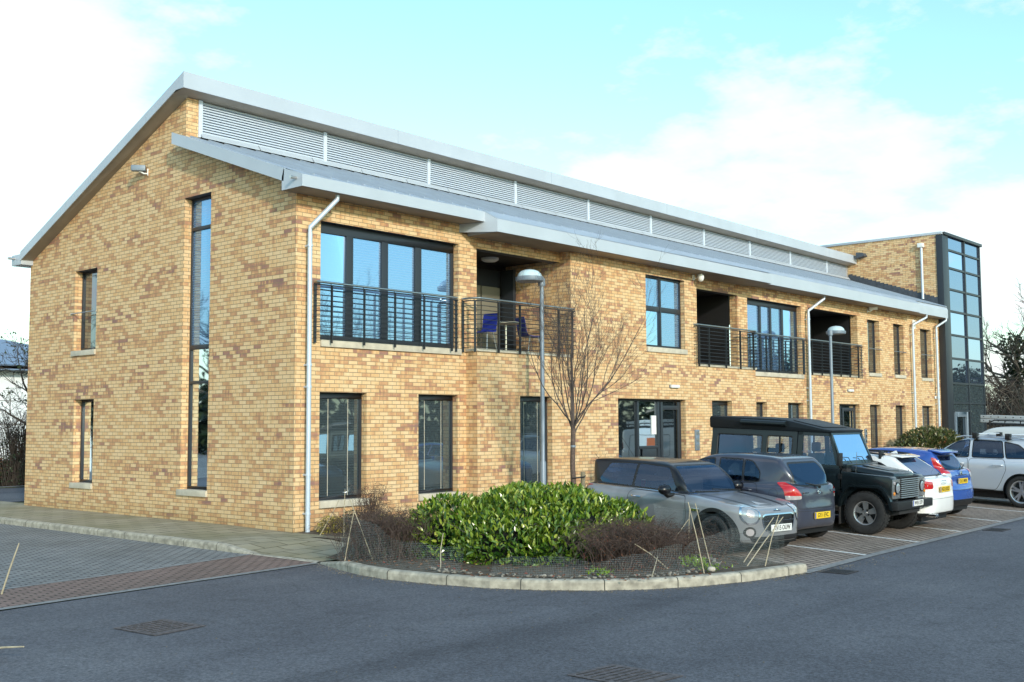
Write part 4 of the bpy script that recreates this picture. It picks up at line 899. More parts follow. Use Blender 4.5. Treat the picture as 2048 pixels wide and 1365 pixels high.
def blob(name, F, lo, hi, mat, parent, h=.02, off=0):
    s = Shell(F, lo, hi, h); return s.make(name, s.T, mat, parent, off)
def ellipsoid(c, r): return lambda x, y, z: (np.sqrt(((x - c[0]) / r[0]) ** 2 + ((y - c[1]) / r[1]) ** 2 + ((z - c[2]) / r[2]) ** 2) - 1) * min(r)
def extr(poly_yz, it=2, dx=.004):  # polygon helper for flat plates on the nose or tail
    return chaikin(poly_yz, it)
def flat_plate(name, poly, x0, x1, mat, parent, it=2, follow=None):
    q = chaikin(poly, it) if it else poly; b = MB(); b.prism([(x0 if not follow else follow(y, z), y, z) for y, z in q], (x1 - x0, 0, 0)); return b.build(name, mat, parent)

def ball(c, r, q=(1, 1, 1)): return lambda P, Nn: np.sqrt((((P - np.array(c)) * np.array(q)) ** 2).sum(1)) - r
def band(poly, xr, rad=.05, yzw=False):
    # region on the windscreen / tail: outline in (y, z), limited in x
    q = fillet(poly, rad)
    return lambda r: (lambda P, Nn: np.where((P[:, 0] > xr[0]) & (P[:, 0] < xr[1]), sdp(q, P[:, 1], P[:, 2]) + r, 1.))
def rear_lamp(sh, car, poly, sgn, split=None, ymin=.3, xmax=-1.0, off=.006, side=False, mats=('red', 'clear')):
    # lamp outlined in the blended (across, up) unfolding of the corner: u = |y| + how far it wraps forward
    q = fillet(poly, .03)
    def f(P, Nn):
        u = np.abs(P[:, 1]) - (P[:, 0] - sh.P[:, 0].min()) * -1.0
        return np.where((P[:, 1] * sgn > ymin) & (P[:, 0] < xmax), sdp(q, u, P[:, 2]), 1.)
    lamp = sh.cut(f); rest = sh.T; sh.T = lamp; parts = []
    if split is not None: parts = sh.cut(split)
    o = sh.make('taillight', sh.T, M[mats[0]], car, off)
    if len(parts): sh.make('reversing_lamp', parts, M[mats[1]], o, off)
    sh.T = rest; return o
def handle(d, x, y, z, s, mat, l=.2):
    b = MB(); b.tube([(x, s * (y - .01), z), (x - l * .12, s * (y + .03), z + .004), (x - l * .88, s * (y + .03), z + .006), (x - l, s * (y - .01), z + .004)], [.012, .016, .016, .012], 8); return b.build('handle', mat, d, smooth=True)
# --- grey three-door hatchback with black roof (front towards the road, its right side seen)
car = car_empty('parked_car', 'grey three-door hatchback with black roof and bonnet stripes, nearest the planted island', 'car', 2.62, -8.24, 'front', -9, .945, 3.85)
grey = paint('hatchback_grey', (.255, .262, .28), .1, .28, 1); blackp = paint('gloss_black', (.006, .006, .009), 0, .3, 0, .25)
hw = .865
def mini_cuts(sh, car, gaps):
    for s in (-1, 1):
        # door outline with window left to the greenhouse
        dpoly = [(-1.30, .30), (-1.22, .55), (-1.26, .885), (-2.50, .91), (-2.56, .75), (-2.45, .42), (-2.25, .30)]
        inn, g = shut(sh, dpoly, s); gaps.append(g); d = sh.make('door', inn, grey, car)
        b = MB(); b.tube([(-2.22, s * (hw - .012), .795), (-2.32, s * (hw + .018), .798), (-2.42, s * (hw - .012), .80)], .014, 8); b.build('handle', M['chrome'], d, smooth=True)
        glazed(sh, car, 'side_window', lambda r: reg_side([(-1.42, .912), (-1.48, .913), (-1.78, 1.318), (-2.5, 1.345), (-2.52, .93)], s, r, .06), border=.022)
        glazed(sh, car, 'side_window', lambda r: reg_side([(-2.53, .93), (-2.51, 1.345), (-3.18, 1.32), (-3.40, 1.0), (-3.32, .945)], s, r, .06), border=.022)
    glazed(sh, car, 'windscreen', lambda r: (lambda P, Nn: np.where((P[:, 0] < -1.15) & (P[:, 0] > -2.3) & (P[:, 2] > .85), np.maximum(sdp(fillet([(-.66, .905), (.66, .905), (.53, 1.335), (-.53, 1.335)], .07), P[:, 1], P[:, 2]) + r, (np.abs(Nn[:, 1]) - .62) * .3 ), 1.)), border=.02)
    glazed(sh, car, 'rear_window', lambda r: (lambda P, Nn: np.where((P[:, 0] < -3.2), sdp(fillet([(-.52, .96), (.52, .96), (.46, 1.30), (-.46, 1.30)], .07), P[:, 1], P[:, 2]) + r, 1.)), 'privacy')
    # black roof and pillars
    roof = sh.cut(lambda P, Nn: np.where(P[:, 0] < -1.05, .908 + (-1.3 - P[:, 0]) * .012 - P[:, 2], 1.)); sh.make('roof', roof, blackp, car)
    for s in (-1, 1): bt = sh.cut(lambda P, Nn: np.where((P[:, 1] * s > .5) & (P[:, 0] < -1.22) & (P[:, 0] > -3.70), np.abs(P[:, 2] - (.906 + (-1.3 - P[:, 0]) * .012)) - .0085, 1.)); sh.make('belt_strip', bt, M['chrome'], car, .003)
    # bonnet outline, stripes
    bon = sh.cut(reg_xy([(-.20, -.60), (-1.22, -.66), (-1.30, .0), (-1.22, .66), (-.20, .60)], .66, 0, .3)); rest = sh.T; sh.T = bon; inn = sh.cut(reg_xy([(-.20, -.60), (-1.22, -.66), (-1.30, .0), (-1.22, .66), (-.20, .60)], .66, .009, .3)); gaps.append(sh.T); sh.T = inn
    st = [sh.cut(lambda P, Nn, a=a, s=s: np.where(True, np.abs(P[:, 1] * s - (.36 + (-P[:, 0] - .2) * .10)) - .045, 1.)) for a, s in ((0, -1), (1, 1))]
    bo = sh.make('bonnet', sh.T, grey, car); 
    for t in st: sh.make('stripe', t, blackp, bo)
    sh.T = rest
    # lower black sill trim
    tr = sh.cut(lambda P, Nn: P[:, 2] - .30 + np.where((P[:, 0] > -.55) | (P[:, 0] < -3.3), .12, 0)); sh.make('sill_trim', tr, M['trim'], car)
    for s in (-1, 1):   # round headlamps in chrome rings
        c = sh.at(s * .605, .70)
        inn, ring = sh.nested(ball(c, .165, (.8, 1, .92)), .028); rest = sh.T; sh.T = inn; core = sh.cut(ball(c, .065, (.8, 1, .92)))
        h = sh.make('headlight', sh.T, M['lens'], car, .004); sh.make('lamp_ring', ring, M['chrome'], h, .008); sh.make('projector', core, M['clear'], h, .006); sh.T = rest
        fl = sh.cut(lambda P, Nn: np.where((P[:, 0] > -.6) & (P[:, 1] * s > 0), np.hypot(P[:, 1] - s * .60, P[:, 2] - .40) - .085, 1.)); rest = sh.T; sh.T = fl; core = sh.cut(lambda P, Nn: np.hypot(P[:, 1] - s * .60, P[:, 2] - .40) - .055)
        f = sh.make('fog_light', core, M['clear'], car, .006); sh.make('bezel', sh.T, M['trim'], f); sh.T = rest
    gp = [(-.42, .60), (-.37, .675), (.37, .675), (.42, .60), (.35, .40), (-.35, .40)]
    gr = sh.cut(reg_yz(gp, -.5, 1, 0, .08)); rest = sh.T; sh.T = gr; inn = sh.cut(reg_yz(gp, -.5, 1, .022, .08)); ring = sh.T; sh.T = inn; bar = sh.cut(lambda P, Nn: np.abs(P[:, 2] - .572) - .011)
    g = sh.make('grille', sh.T, M['mesh'], car, -.012); sh.make('grille_surround', np.concatenate([ring, bar]), M['chrome'], g, .006); sh.T = rest
    lp = [(-.62, .33), (.62, .33), (.56, .245), (-.56, .245)]
    lo_ = sh.cut(reg_yz(lp, -.5, 1, 0, .03)); sh.make('lower_intake', lo_, M['mesh'], car, -.006)
    for s in (-1, 1):
        tl = sh.cut(lambda P, Nn: np.where((P[:, 0] < -3.45) & (P[:, 1] * s > 0), np.maximum(np.abs(P[:, 1] - s * .66) - .09, np.abs(P[:, 2] - .78) - .13), 1.)); sh.make('taillight', tl, M['red'], car, .004)
    # wheel arch flares
    for x in (-.66, -3.18):
        for s in (-1, 1):
            fl = sh.cut(lambda P, Nn: np.where((P[:, 1] * s > .42), np.hypot(P[:, 0] - x, P[:, 2] - .31) - .435, 1.)); sh.make('arch_trim', fl, M['trim'], car, .004)
hatch(dict(car=car, L=3.85, W=1.73, H=1.41, h=.025,
    side=[(0.0, .30), (.0, .52), (-.012, .64), (-.07, .725), (-.34, .80), (-.85, .865), (-1.28, .905), (-1.6, .91), (-2.8, .925), (-3.45, .945), (-3.72, .92), (-3.80, .78), (-3.85, .55), (-3.80, .32), (-3.6, .22), (-.3, .20), (-.06, .22)],
    plan=[(0.015, 0), (0.0, .32), (-.07, .54), (-.20, .71), (-.42, .82), (-.70, .855), (-1.1, .855), (-2.4, .865), (-3.2, .865), (-3.6, .80), (-3.80, .58), (-3.86, .3), (-3.86, 0)],
    sect=[(0, 1.5), (.62, 1.5), (.72, .95), (.82, .87), (.862, .74), (.865, .58), (.845, .35), (.78, .2), (.6, .16), (0, .16)],
    uside=[(-1.20, .84), (-1.32, .895), (-1.50, 1.12), (-1.77, 1.345), (-2.15, 1.395), (-2.9, 1.40), (-3.35, 1.375), (-3.66, 1.345), (-3.70, 1.30), (-3.66, 1.06), (-3.70, .90), (-3.6, .75), (-1.5, .75)],
    uplan=[(-1.12, 0), (-1.17, .38), (-1.34, .62), (-1.65, .72), (-2.4, .745), (-3.2, .735), (-3.55, .66), (-3.69, .48), (-3.72, 0)],
    usect=[(0, 1.42), (.40, 1.41), (.55, 1.375), (.605, 1.30), (.745, .88), (.76, .75), (0, .75)], uk=.05, uk2=.05,
    wx=(-.66, -3.18), archr=(.375, .375), wz=.31, track=1.50, tr=.31, tw=.205, rim=.225, style='black', wmat='blackwheel', mat=grey, cab=(-3.2, -1.3, .72), seats=(-2.15, -2.95), cuts=mini_cuts))
plate(car, .022, .0, .455, 'KV15 OUW', True)
for s in (-1, 1):
    o = blob('door_mirror', ellipsoid((-1.60, s * .93, .96), (.09, .125, .085)), (-1.72, min(s * .78, s * 1.08), .84), (-1.48, max(s * .78, s * 1.08), 1.08), blackp, car, .02)
    b = MB(); b.tube([(-1.55, s * .76, .885), (-1.57, s * .89, .87), (-1.58, s * .93, .91)], [.03, .045, .05], 10); b.build('mirror_arm', M['trim'], o, smooth=True)
b = MB(); b.prism([(-.30, -.17, .778), (-.30, .17, .778), (-.48, .13, .818), (-.48, -.13, .818)], (0, 0, .012)); b.build('bonnet_scoop', grey, car, bevel=.006)
b = MB(); b.prism([(-.285, -.15, .768), (-.285, .15, .768), (-.295, .15, .787), (-.295, -.15, .787)], (-.01, 0, .003)); b.build('scoop_mouth', M['trim'], car)
b = MB(); b.lathe([(0, 0), (.035, 0), (.04, .004)], (-.075, 0, .708), (.75, 0, .66), 16); b.box((-.08, -.085, .705), (-.066, .085, .72)); b.build('emblem', M['chrome'], car)
for s in (-1, 1):
    b = MB(); b.box((-.93, s * .855, .66), (-1.12, s * .868, .71)); b.build('side_scuttle', M['chrome'], car, bevel=.006)
b = MB(); b.tube([(-3.2, 0, 1.40), (-3.5, 0, 1.72)], .004, 5); b.build('aerial', M['trim'], car)
b = MB(); b.tube([(-1.28, .55, .93), (-1.30, -.1, .96)], .009, 5); b.tube([(-1.24, .0, .92), (-1.27, -.55, .94)], .009, 5); b.build('wiper', M['trim'], car)
# --- dark grey five-door supermini (rear towards the road, its left side seen)
car = car_empty('parked_car', 'dark grey five-door supermini showing its tail, between the grey hatchback and the off-roader', 'car', 4.55, -7.98, 'rear', -4, .94, 3.785); 
dgrey = paint('slate_grey', (.05, .056, .085), .15, .28, 1); LY = 3.785
def yaris_cuts(sh, car, gaps):
    for s in (-1, 1): rear_lamp(sh, car, [(.60, .79), (.62, .88), (.74, .97), (.98, 1.07), (1.16, 1.06), (1.04, .93), (1.0, .77)], s, lambda P, Nn: P[:, 2] - .845, xmax=-2.9)
    for s in (-1, 1):
        for poly in ([(-1.02, .30), (-1.00, .95), (-1.35, .99), (-2.05, 1.0), (-2.10, .30)], [(-2.12, .30), (-2.07, 1.0), (-2.92, 1.03), (-3.02, .80), (-2.86, .45), (-2.75, .30)]):
            inn, g = shut(sh, poly, s); gaps.append(g); d = sh.make('door', inn, dgrey, car)
            handle(d, poly[3][0] + (.27 if poly[0][0] > -1.5 else .34), .838, .90, s, dgrey)
        glazed(sh, car, 'side_window', lambda r: reg_side([(-1.12, .99), (-1.62, 1.38), (-2.00, 1.425), (-2.04, 1.01)], s, r, .05), border=.025)
        glazed(sh, car, 'side_window', lambda r: reg_side([(-2.12, 1.01), (-2.08, 1.43), (-2.60, 1.43), (-2.64, 1.03)], s, r, .04), border=.025)
        glazed(sh, car, 'side_window', lambda r: reg_side([(-2.645, 1.03), (-2.605, 1.43), (-2.80, 1.40), (-2.98, 1.22), (-2.98, 1.04)], s, r, .05), border=.02)
        fc = sh.side(-3.28, .86, s)
        if s > 0: r1 = sh.nested(ball(fc, .085), .006); gaps.append(r1[1]); sh.make('fuel_flap', r1[0], dgrey, car)
    glazed(sh, car, 'windscreen', band([(-.66, 1.0), (.66, 1.0), (.54, 1.43), (-.54, 1.43)], (-2.2, -.5), .07))
    glazed(sh, car, 'rear_window', band([(-.60, 1.03), (-.45, .99), (.45, .99), (.60, 1.03), (.50, 1.40), (-.50, 1.40)], (-5, -3.2), .08), 'privacy', border=.03)
    tg = fillet([(-.64, .62), (.64, .62), (.60, .98), (.57, 1.44), (-.57, 1.44), (-.60, .98)], .08)
    inn, ring = sh.nested(lambda P, Nn: np.where(P[:, 0] < -3.2, sdp(tg, P[:, 1], P[:, 2]), 1.), .008)
    gaps.append(ring); sh.make('tailgate', inn, dgrey, car)
    bp = sh.nested(lambda P, Nn: np.where(P[:, 0] < -3.25, sdp([(-1, .1), (1, .1), (1, .68), (.66, .68), (.60, .585), (-.60, .585), (-.66, .68), (-1, .68)], P[:, 1], P[:, 2]), 1.), .006)
    gaps.append(bp[1]); b = sh.make('rear_bumper', bp[0], dgrey, car)
hatch(dict(car=car, L=LY, W=1.695, H=1.53, h=.028,
    side=[(0, .35), (.0, .55), (-.10, .72), (-.5, .88), (-.95, .97), (-1.4, 1.0), (-2.4, 1.02), (-3.2, 1.06), (-3.62, 1.03), (-3.70, .92), (-3.735, .72), (-3.79, .62), (-3.79, .40), (-3.70, .26), (-3.3, .22), (-.3, .20), (-.05, .24)],
    plan=[(0.01, 0), (-.02, .40), (-.15, .66), (-.45, .80), (-.9, .84), (-2.4, .847), (-3.1, .835), (-3.5, .78), (-3.70, .62), (-3.78, .35), (-3.79, 0)],
    sect=[(0, 1.5), (.60, 1.5), (.70, 1.02), (.80, .96), (.843, .82), (.847, .60), (.82, .32), (.76, .2), (.6, .16), (0, .16)],
    uside=[(-.85, .90), (-1.0, .985), (-1.3, 1.18), (-1.66, 1.40), (-2.0, 1.50), (-2.5, 1.53), (-3.0, 1.51), (-3.24, 1.475), (-3.31, 1.445), (-3.50, 1.22), (-3.70, .98), (-3.70, .8), (-1.1, .8)],
    uplan=[(-.78, 0), (-.86, .38), (-1.10, .64), (-1.5, .74), (-2.2, .765), (-3.0, .745), (-3.40, .68), (-3.62, .50), (-3.72, 0)],
    usect=[(0, 1.55), (.38, 1.54), (.56, 1.50), (.635, 1.40), (.76, .98), (.785, .8), (0, .8)], uk=.06, uk2=.06,
    wx=(-.74, -3.20), archr=(.345, .345), wz=.30, track=1.46, tr=.30, tw=.185, rim=.20, style='steel', wmat='steelwheel', mat=dgrey, cab=(-3.2, -1.2, .74), seats=(-1.95, -2.75), cuts=yaris_cuts))
plate(car, -LY - .004, 0, .50, 'GY11 EVC', False)
b = MB(); b.tube([(-3.735, 0, 1.0), (-3.73, .12, 1.01), (-3.69, .40, 1.06)], [.022, .016, .008], 8); b.lathe([(0, .03), (.035, .02), (.04, 0)], (-3.715, 0, .99), (-1, 0, .2), 14); b.build('rear_wiper', M['trim'], car, smooth=True)
b = MB(); c_ = (-3.715, 0, .90)
for rr, q in ((.05, (1, .66)), (.026, (.62, 1.25)), (.04, (1.0, .35))): b.tube([(c_[0] - .004, c_[1] + rr * q[0] * math.cos(t), c_[2] + rr * q[1] * math.sin(t) + (.012 if q[1] < .5 else 0)) for t in np.linspace(0, 2 * math.pi, 20)], .0045, 5)
b.build('emblem', M['chrome'], car)
for y, w in ((.42, .16), (-.48, .12)):
    b = MB(); b.box((-3.722, y - w / 2, .885), (-3.708, y + w / 2, .905 if y > 0 else .93)); b.build('badge_lettering', M['chrome'], car)
b = MB(); b.tube([(-2.9, 0, 1.53), (-3.1, 0, 1.66)], .004, 5); b.build('aerial', M['trim'], car)
mirror_pair(car, -1.22, .84, 1.02, dgrey)

# --- white estate (rear towards the road)
car = car_empty('parked_car', 'white estate car with black roof rails and twin exhausts, behind the off-roader', 'car', 8.62, -8.52, 'rear', 0, .95, 4.7); LA = 4.70
whitep = paint('white_paint', (.80, .80, .80), 0, .3)
def audi_cuts(sh, car, gaps):
    for s in (-1, 1): rear_lamp(sh, car, [(.56, .80), (.56, .93), (.90, .95), (1.14, .92), (1.04, .82), (.9, .79)], s, lambda P, Nn: np.maximum(np.abs(P[:, 2] - .855) - .016, .60 - np.abs(P[:, 1])), xmax=-3.9)
    for s in (-1, 1):
        for poly in ([(-1.35, .30), (-1.30, .93), (-1.9, .97), (-2.45, .98), (-2.50, .30)], [(-2.52, .30), (-2.47, .98), (-3.35, .99), (-3.45, .80), (-3.30, .45), (-3.2, .30)]):
            inn, g = shut(sh, poly, s); gaps.append(g); d = sh.make('door', inn, whitep, car); handle(d, poly[3][0] + .30, .90, .82, s, whitep)
        glazed(sh, car, 'side_window', lambda r: reg_side([(-1.55, .98), (-2.05, 1.31), (-2.42, 1.345), (-2.46, .99)], s, r, .05), border=.025)
        glazed(sh, car, 'side_window', lambda r: reg_side([(-2.52, .99), (-2.48, 1.345), (-3.2, 1.33), (-3.32, 1.0)], s, r, .05), 'privacy', border=.025)
        glazed(sh, car, 'side_window', lambda r: reg_side([(-3.36, 1.0), (-3.24, 1.325), (-3.62, 1.27), (-4.08, 1.04)], s, r, .05), 'privacy', border=.025)
    glazed(sh, car, 'windscreen', band([(-.70, .99), (.70, .99), (.56, 1.35), (-.56, 1.35)], (-2.4, -.8), .07))
    glazed(sh, car, 'rear_window', band([(-.64, 1.02), (.64, 1.02), (.52, 1.36), (-.52, 1.36)], (-5, -3.7), .06), 'privacy', border=.02)
    tg = fillet([(-.72, .60), (.72, .60), (.70, .98), (.57, 1.39), (-.57, 1.39), (-.70, .98)], .08)
    inn, ring = sh.nested(lambda P, Nn: np.where(P[:, 0] < -3.9, sdp(tg, P[:, 1], P[:, 2]), 1.), .006); gaps.append(ring); sh.make('tailgate', inn, whitep, car)
    lw = sh.cut(lambda P, Nn: np.where(P[:, 0] < -3.9, P[:, 2] - .33, 1.)); sh.make('diffuser', lw, M['trim'], car)
hatch(dict(car=car, L=LA, W=1.826, H=1.44, h=.036,
    side=[(0, .35), (.0, .55), (-.12, .70), (-.6, .84), (-1.25, .95), (-1.7, .98), (-3.0, 1.0), (-4.1, 1.02), (-4.55, 1.0), (-4.62, .90), (-4.64, .70), (-4.70, .62), (-4.70, .40), (-4.62, .26), (-4.2, .22), (-.4, .20), (-.05, .24)],
    plan=[(0.01, 0), (-.03, .45), (-.18, .72), (-.55, .87), (-1.0, .905), (-2.4, .913), (-3.8, .90), (-4.3, .85), (-4.58, .70), (-4.69, .4), (-4.70, 0)],
    sect=[(0, 1.5), (.66, 1.5), (.76, 1.0), (.86, .93), (.91, .80), (.912, .60), (.885, .32), (.82, .2), (.6, .16), (0, .16)],
    uside=[(-1.20, .88), (-1.45, .98), (-1.8, 1.18), (-2.15, 1.35), (-2.5, 1.42), (-3.0, 1.44), (-3.55, 1.415), (-3.80, 1.385), (-3.87, 1.36), (-4.18, 1.16), (-4.54, .97), (-4.55, .8), (-1.5, .8)],
    uplan=[(-1.1, 0), (-1.22, .42), (-1.50, .70), (-1.9, .78), (-2.6, .80), (-3.5, .775), (-4.1, .70), (-4.42, .55), (-4.58, 0)],
    usect=[(0, 1.46), (.38, 1.45), (.56, 1.41), (.63, 1.32), (.79, .97), (.81, .8), (0, .8)], uk=.05, uk2=.06,
    wx=(-.86, -3.67), archr=(.37, .37), wz=.32, track=1.56, tr=.32, tw=.22, rim=.225, style='five', wmat='alloy', mat=whitep, cab=(-3.9, -1.6, .70), seats=(-2.35, -3.25), cuts=audi_cuts))
plate(car, -LA + .035, 0, .78, 'HG15 KXO', False)
for s in (-1, 1):
    b = MB(); b.tube([(-2.25, s * .60, 1.425), (-2.4, s * .62, 1.455), (-3.3, s * .60, 1.445), (-3.68, s * .57, 1.415)], .016, 8); b.build('roof_rail', M['trim'], car, smooth=True)
    for dy in (-.045, .045):
        if s > 0: b = MB(); b.tube([(-4.45, .56 + dy, .29), (-4.72, .56 + dy, .29)], .038, 14, caps=False); b.tube([(-4.5, .56 + dy, .29), (-4.69, .56 + dy, .29)], .030, 12); b.build('exhaust_tip', M['chrome'], car, smooth=True)
b = MB(); b.prism([(-3.78, -.5, 1.400), (-3.78, .5, 1.400), (-3.98, .48, 1.368), (-3.98, -.48, 1.368)], (0, 0, .022)); b.build('spoiler', whitep, car, bevel=.008)
b = MB(); b.prism([(-3.55, -.012, 1.43), (-3.70, -.012, 1.43), (-3.68, -.004, 1.485), (-3.66, -.004, 1.485)], (0, .02, 0)); b.build('aerial_fin', whitep, car)
b = MB()
for k in range(4): b.tube([(-4.632 - .006, -.09 + k * .06 + .036 * math.cos(t), .91 + .036 * math.sin(t)) for t in np.linspace(0, 2 * math.pi, 16)], .0045, 5)
b.build('emblem', M['chrome'], car); mirror_pair(car, -1.62, .90, 1.0, whitep)
b = MB(); b.tube([(-4.50, .0, 1.03), (-4.45, -.2, 1.05), (-4.40, -.45, 1.08)], .012, 6); b.build('rear_wiper', M['trim'], car)

# --- blue three-door hatch with roof spoiler (rear towards the road)
car = car_empty('parked_car', 'bright blue small hatchback with roof spoiler, right of the white estate', 'car', 10.9, -8.12, 'rear', -2, .96, 3.97); LF = 3.97
bluep = paint('bright_blue', (.035, .10, .40), .2, .25)
def fiesta_cuts(sh, car, gaps):
    for s in (-1, 1): rear_lamp(sh, car, [(.66, .84), (.62, .95), (.80, 1.10), (1.0, 1.27), (1.14, 1.30), (1.06, 1.1), (.92, .86)], s, lambda P, Nn: P[:, 2] - .97, xmax=-2.9)
    for s in (-1, 1):
        inn, g = shut(sh, [(-1.20, .30), (-1.15, .95), (-1.7, 1.0), (-2.55, 1.04), (-2.60, .60), (-2.40, .30)], s); gaps.append(g); d = sh.make('door', inn, bluep, car); handle(d, -2.25, .85, .93, s, bluep)
        glazed(sh, car, 'side_window', lambda r: reg_side([(-1.25, 1.0), (-1.75, 1.36), (-2.45, 1.40), (-2.52, 1.06)], s, r, .05), border=.025)
        glazed(sh, car, 'side_window', lambda r: reg_side([(-2.55, 1.07), (-2.49, 1.40), (-2.95, 1.37), (-3.35, 1.19)], s, r, .04), 'privacy', border=.02)
    glazed(sh, car, 'windscreen', band([(-.66, 1.0), (.66, 1.0), (.52, 1.39), (-.52, 1.39)], (-2.2, -.7), .07))
    glazed(sh, car, 'rear_window', band([(-.52, 1.06), (-.40, 1.03), (.40, 1.03), (.52, 1.06), (.44, 1.33), (-.44, 1.33)], (-5, -3.3), .06), 'privacy', border=.025)
    tg = fillet([(-.62, .62), (.62, .62), (.62, .98), (.50, 1.40), (-.50, 1.40), (-.62, .98)], .08)
    inn, ring = sh.nested(lambda P, Nn: np.where(P[:, 0] < -3.4, sdp(tg, P[:, 1], P[:, 2]), 1.), .008); gaps.append(ring); sh.make('tailgate', inn, bluep, car)
    lw = sh.cut(lambda P, Nn: np.where(P[:, 0] < -3.35, P[:, 2] - .42, 1.)); sh.make('diffuser', lw, M['trim'], car)
hatch(dict(car=car, L=LF, W=1.722, H=1.48, h=.036,
    side=[(0, .35), (.0, .55), (-.10, .72), (-.5, .86), (-1.05, .96), (-1.5, 1.0), (-2.4, 1.04), (-3.3, 1.09), (-3.74, 1.05), (-3.82, .95), (-3.84, .74), (-3.95, .66), (-3.97, .50), (-3.93, .34), (-3.8, .25), (-3.4, .22), (-.3, .20), (-.05, .24)],
    plan=[(0.01, 0), (-.03, .40), (-.18, .66), (-.5, .81), (-.95, .855), (-2.4, .86), (-3.2, .85), (-3.65, .78), (-3.86, .62), (-3.95, .36), (-3.97, 0)],
    sect=[(0, 1.5), (.60, 1.5), (.70, 1.06), (.81, .98), (.857, .84), (.86, .60), (.83, .32), (.77, .2), (.6, .16), (0, .16)],
    uside=[(-1.0, .90), (-1.15, .985), (-1.5, 1.21), (-1.85, 1.39), (-2.2, 1.46), (-2.7, 1.48), (-3.1, 1.455), (-3.36, 1.425), (-3.41, 1.39), (-3.58, 1.20), (-3.79, 1.03), (-3.78, .85), (-1.2, .8)],
    uplan=[(-.92, 0), (-1.0, .40), (-1.25, .65), (-1.65, .74), (-2.3, .755), (-3.0, .72), (-3.45, .62), (-3.68, .45), (-3.80, 0)],
    usect=[(0, 1.50), (.36, 1.49), (.53, 1.45), (.60, 1.36), (.755, 1.0), (.78, .8), (0, .8)], uk=.06, uk2=.06,
    wx=(-.82, -3.31), archr=(.36, .36), wz=.315, track=1.48, tr=.315, tw=.205, rim=.225, style='five', wmat='alloy', mat=bluep, cab=(-3.3, -1.35, .74), seats=(-2.15, -2.95), cuts=fiesta_cuts))
plate(car, -LF + .10, 0, .80, 'DL13 MVN', False)
b = MB(); b.prism([(-3.30, -.50, 1.425), (-3.30, .50, 1.425), (-3.58, .47, 1.38), (-3.58, -.47, 1.38)], (0, 0, .035)); b.build('spoiler', bluep, car, bevel=.012)
b = MB(); b.box((-3.86, -.25, .925), (-3.84, .25, .94)); b.lathe([(0, .012), (.045, .008), (.05, 0)], (-3.83, 0, .965), (-1, 0, .12), 18); b.build('emblem', M['chrome'], car)
b = MB(); b.tube([(-3.80, 0, 1.04), (-3.77, -.2, 1.07), (-3.73, -.38, 1.12)], .012, 6); b.build('rear_wiper', M['trim'], car); mirror_pair(car, -1.35, .85, 1.03, bluep)
b = MB(); b.tube([(-2.3, 0, 1.47), (-2.75, 0, 1.75)], .004, 5); b.build('aerial', M['trim'], car)

# --- silver off-road estate with roof bars (rear towards the road, its left side seen)
car = car_empty('parked_car', 'silver sport utility car with two roof bars, at the right edge of the picture', 'car', 15.3, -9.1, 'rear', -7, .985, 4.63); LQ = 4.63
silver = paint('silver_paint', (.58, .63, .70), .3, .3)
def q5_cuts(sh, car, gaps):
    for s in (-1, 1):
        for poly in ([(-1.38, .36), (-1.32, 1.02), (-1.9, 1.08), (-2.40, 1.09), (-2.45, .36)], [(-2.47, .36), (-2.42, 1.09), (-3.28, 1.10), (-3.36, .88), (-3.22, .55), (-3.10, .36)]):
            inn, g = shut(sh, poly, s); gaps.append(g); d = sh.make('door', inn, silver, car); handle(d, poly[3][0] + .32, .936, .955, s, silver, .24)
        glazed(sh, car, 'side_window', lambda r: reg_side([(-1.50, 1.085), (-2.05, 1.50), (-2.36, 1.54), (-2.40, 1.10)], s, r, .05), border=.025)
        glazed(sh, car, 'side_window', lambda r: reg_side([(-2.46, 1.10), (-2.42, 1.545), (-3.15, 1.53), (-3.26, 1.11)], s, r, .05), 'privacy', border=.025)
        glazed(sh, car, 'side_window', lambda r: reg_side([(-3.29, 1.11), (-3.18, 1.525), (-3.55, 1.46), (-4.02, 1.14)], s, r, .05), 'privacy', border=.025)
        gg = sh.cut(lambda P, Nn: np.where((P[:, 1] * s > .6) & (P[:, 0] < -1.25) & (P[:, 0] > -3.35), P[:, 2] - .36, 1.)); sh.make('sill_trim', gg, M['trim'], car)
    glazed(sh, car, 'windscreen', band([(-.72, 1.08), (.72, 1.08), (.58, 1.54), (-.58, 1.54)], (-2.4, -.8), .07)); glazed(sh, car, 'rear_window', band([(-.60, 1.12), (.60, 1.12), (.52, 1.52), (-.52, 1.52)], (-5, -3.7), .06), 'privacy', border=.02)
    for s in (-1, 1): rear_lamp(sh, car, [(.35, .90), (.35, 1.04), (.78, 1.04), (.84, .92)], s, xmax=-4.0)
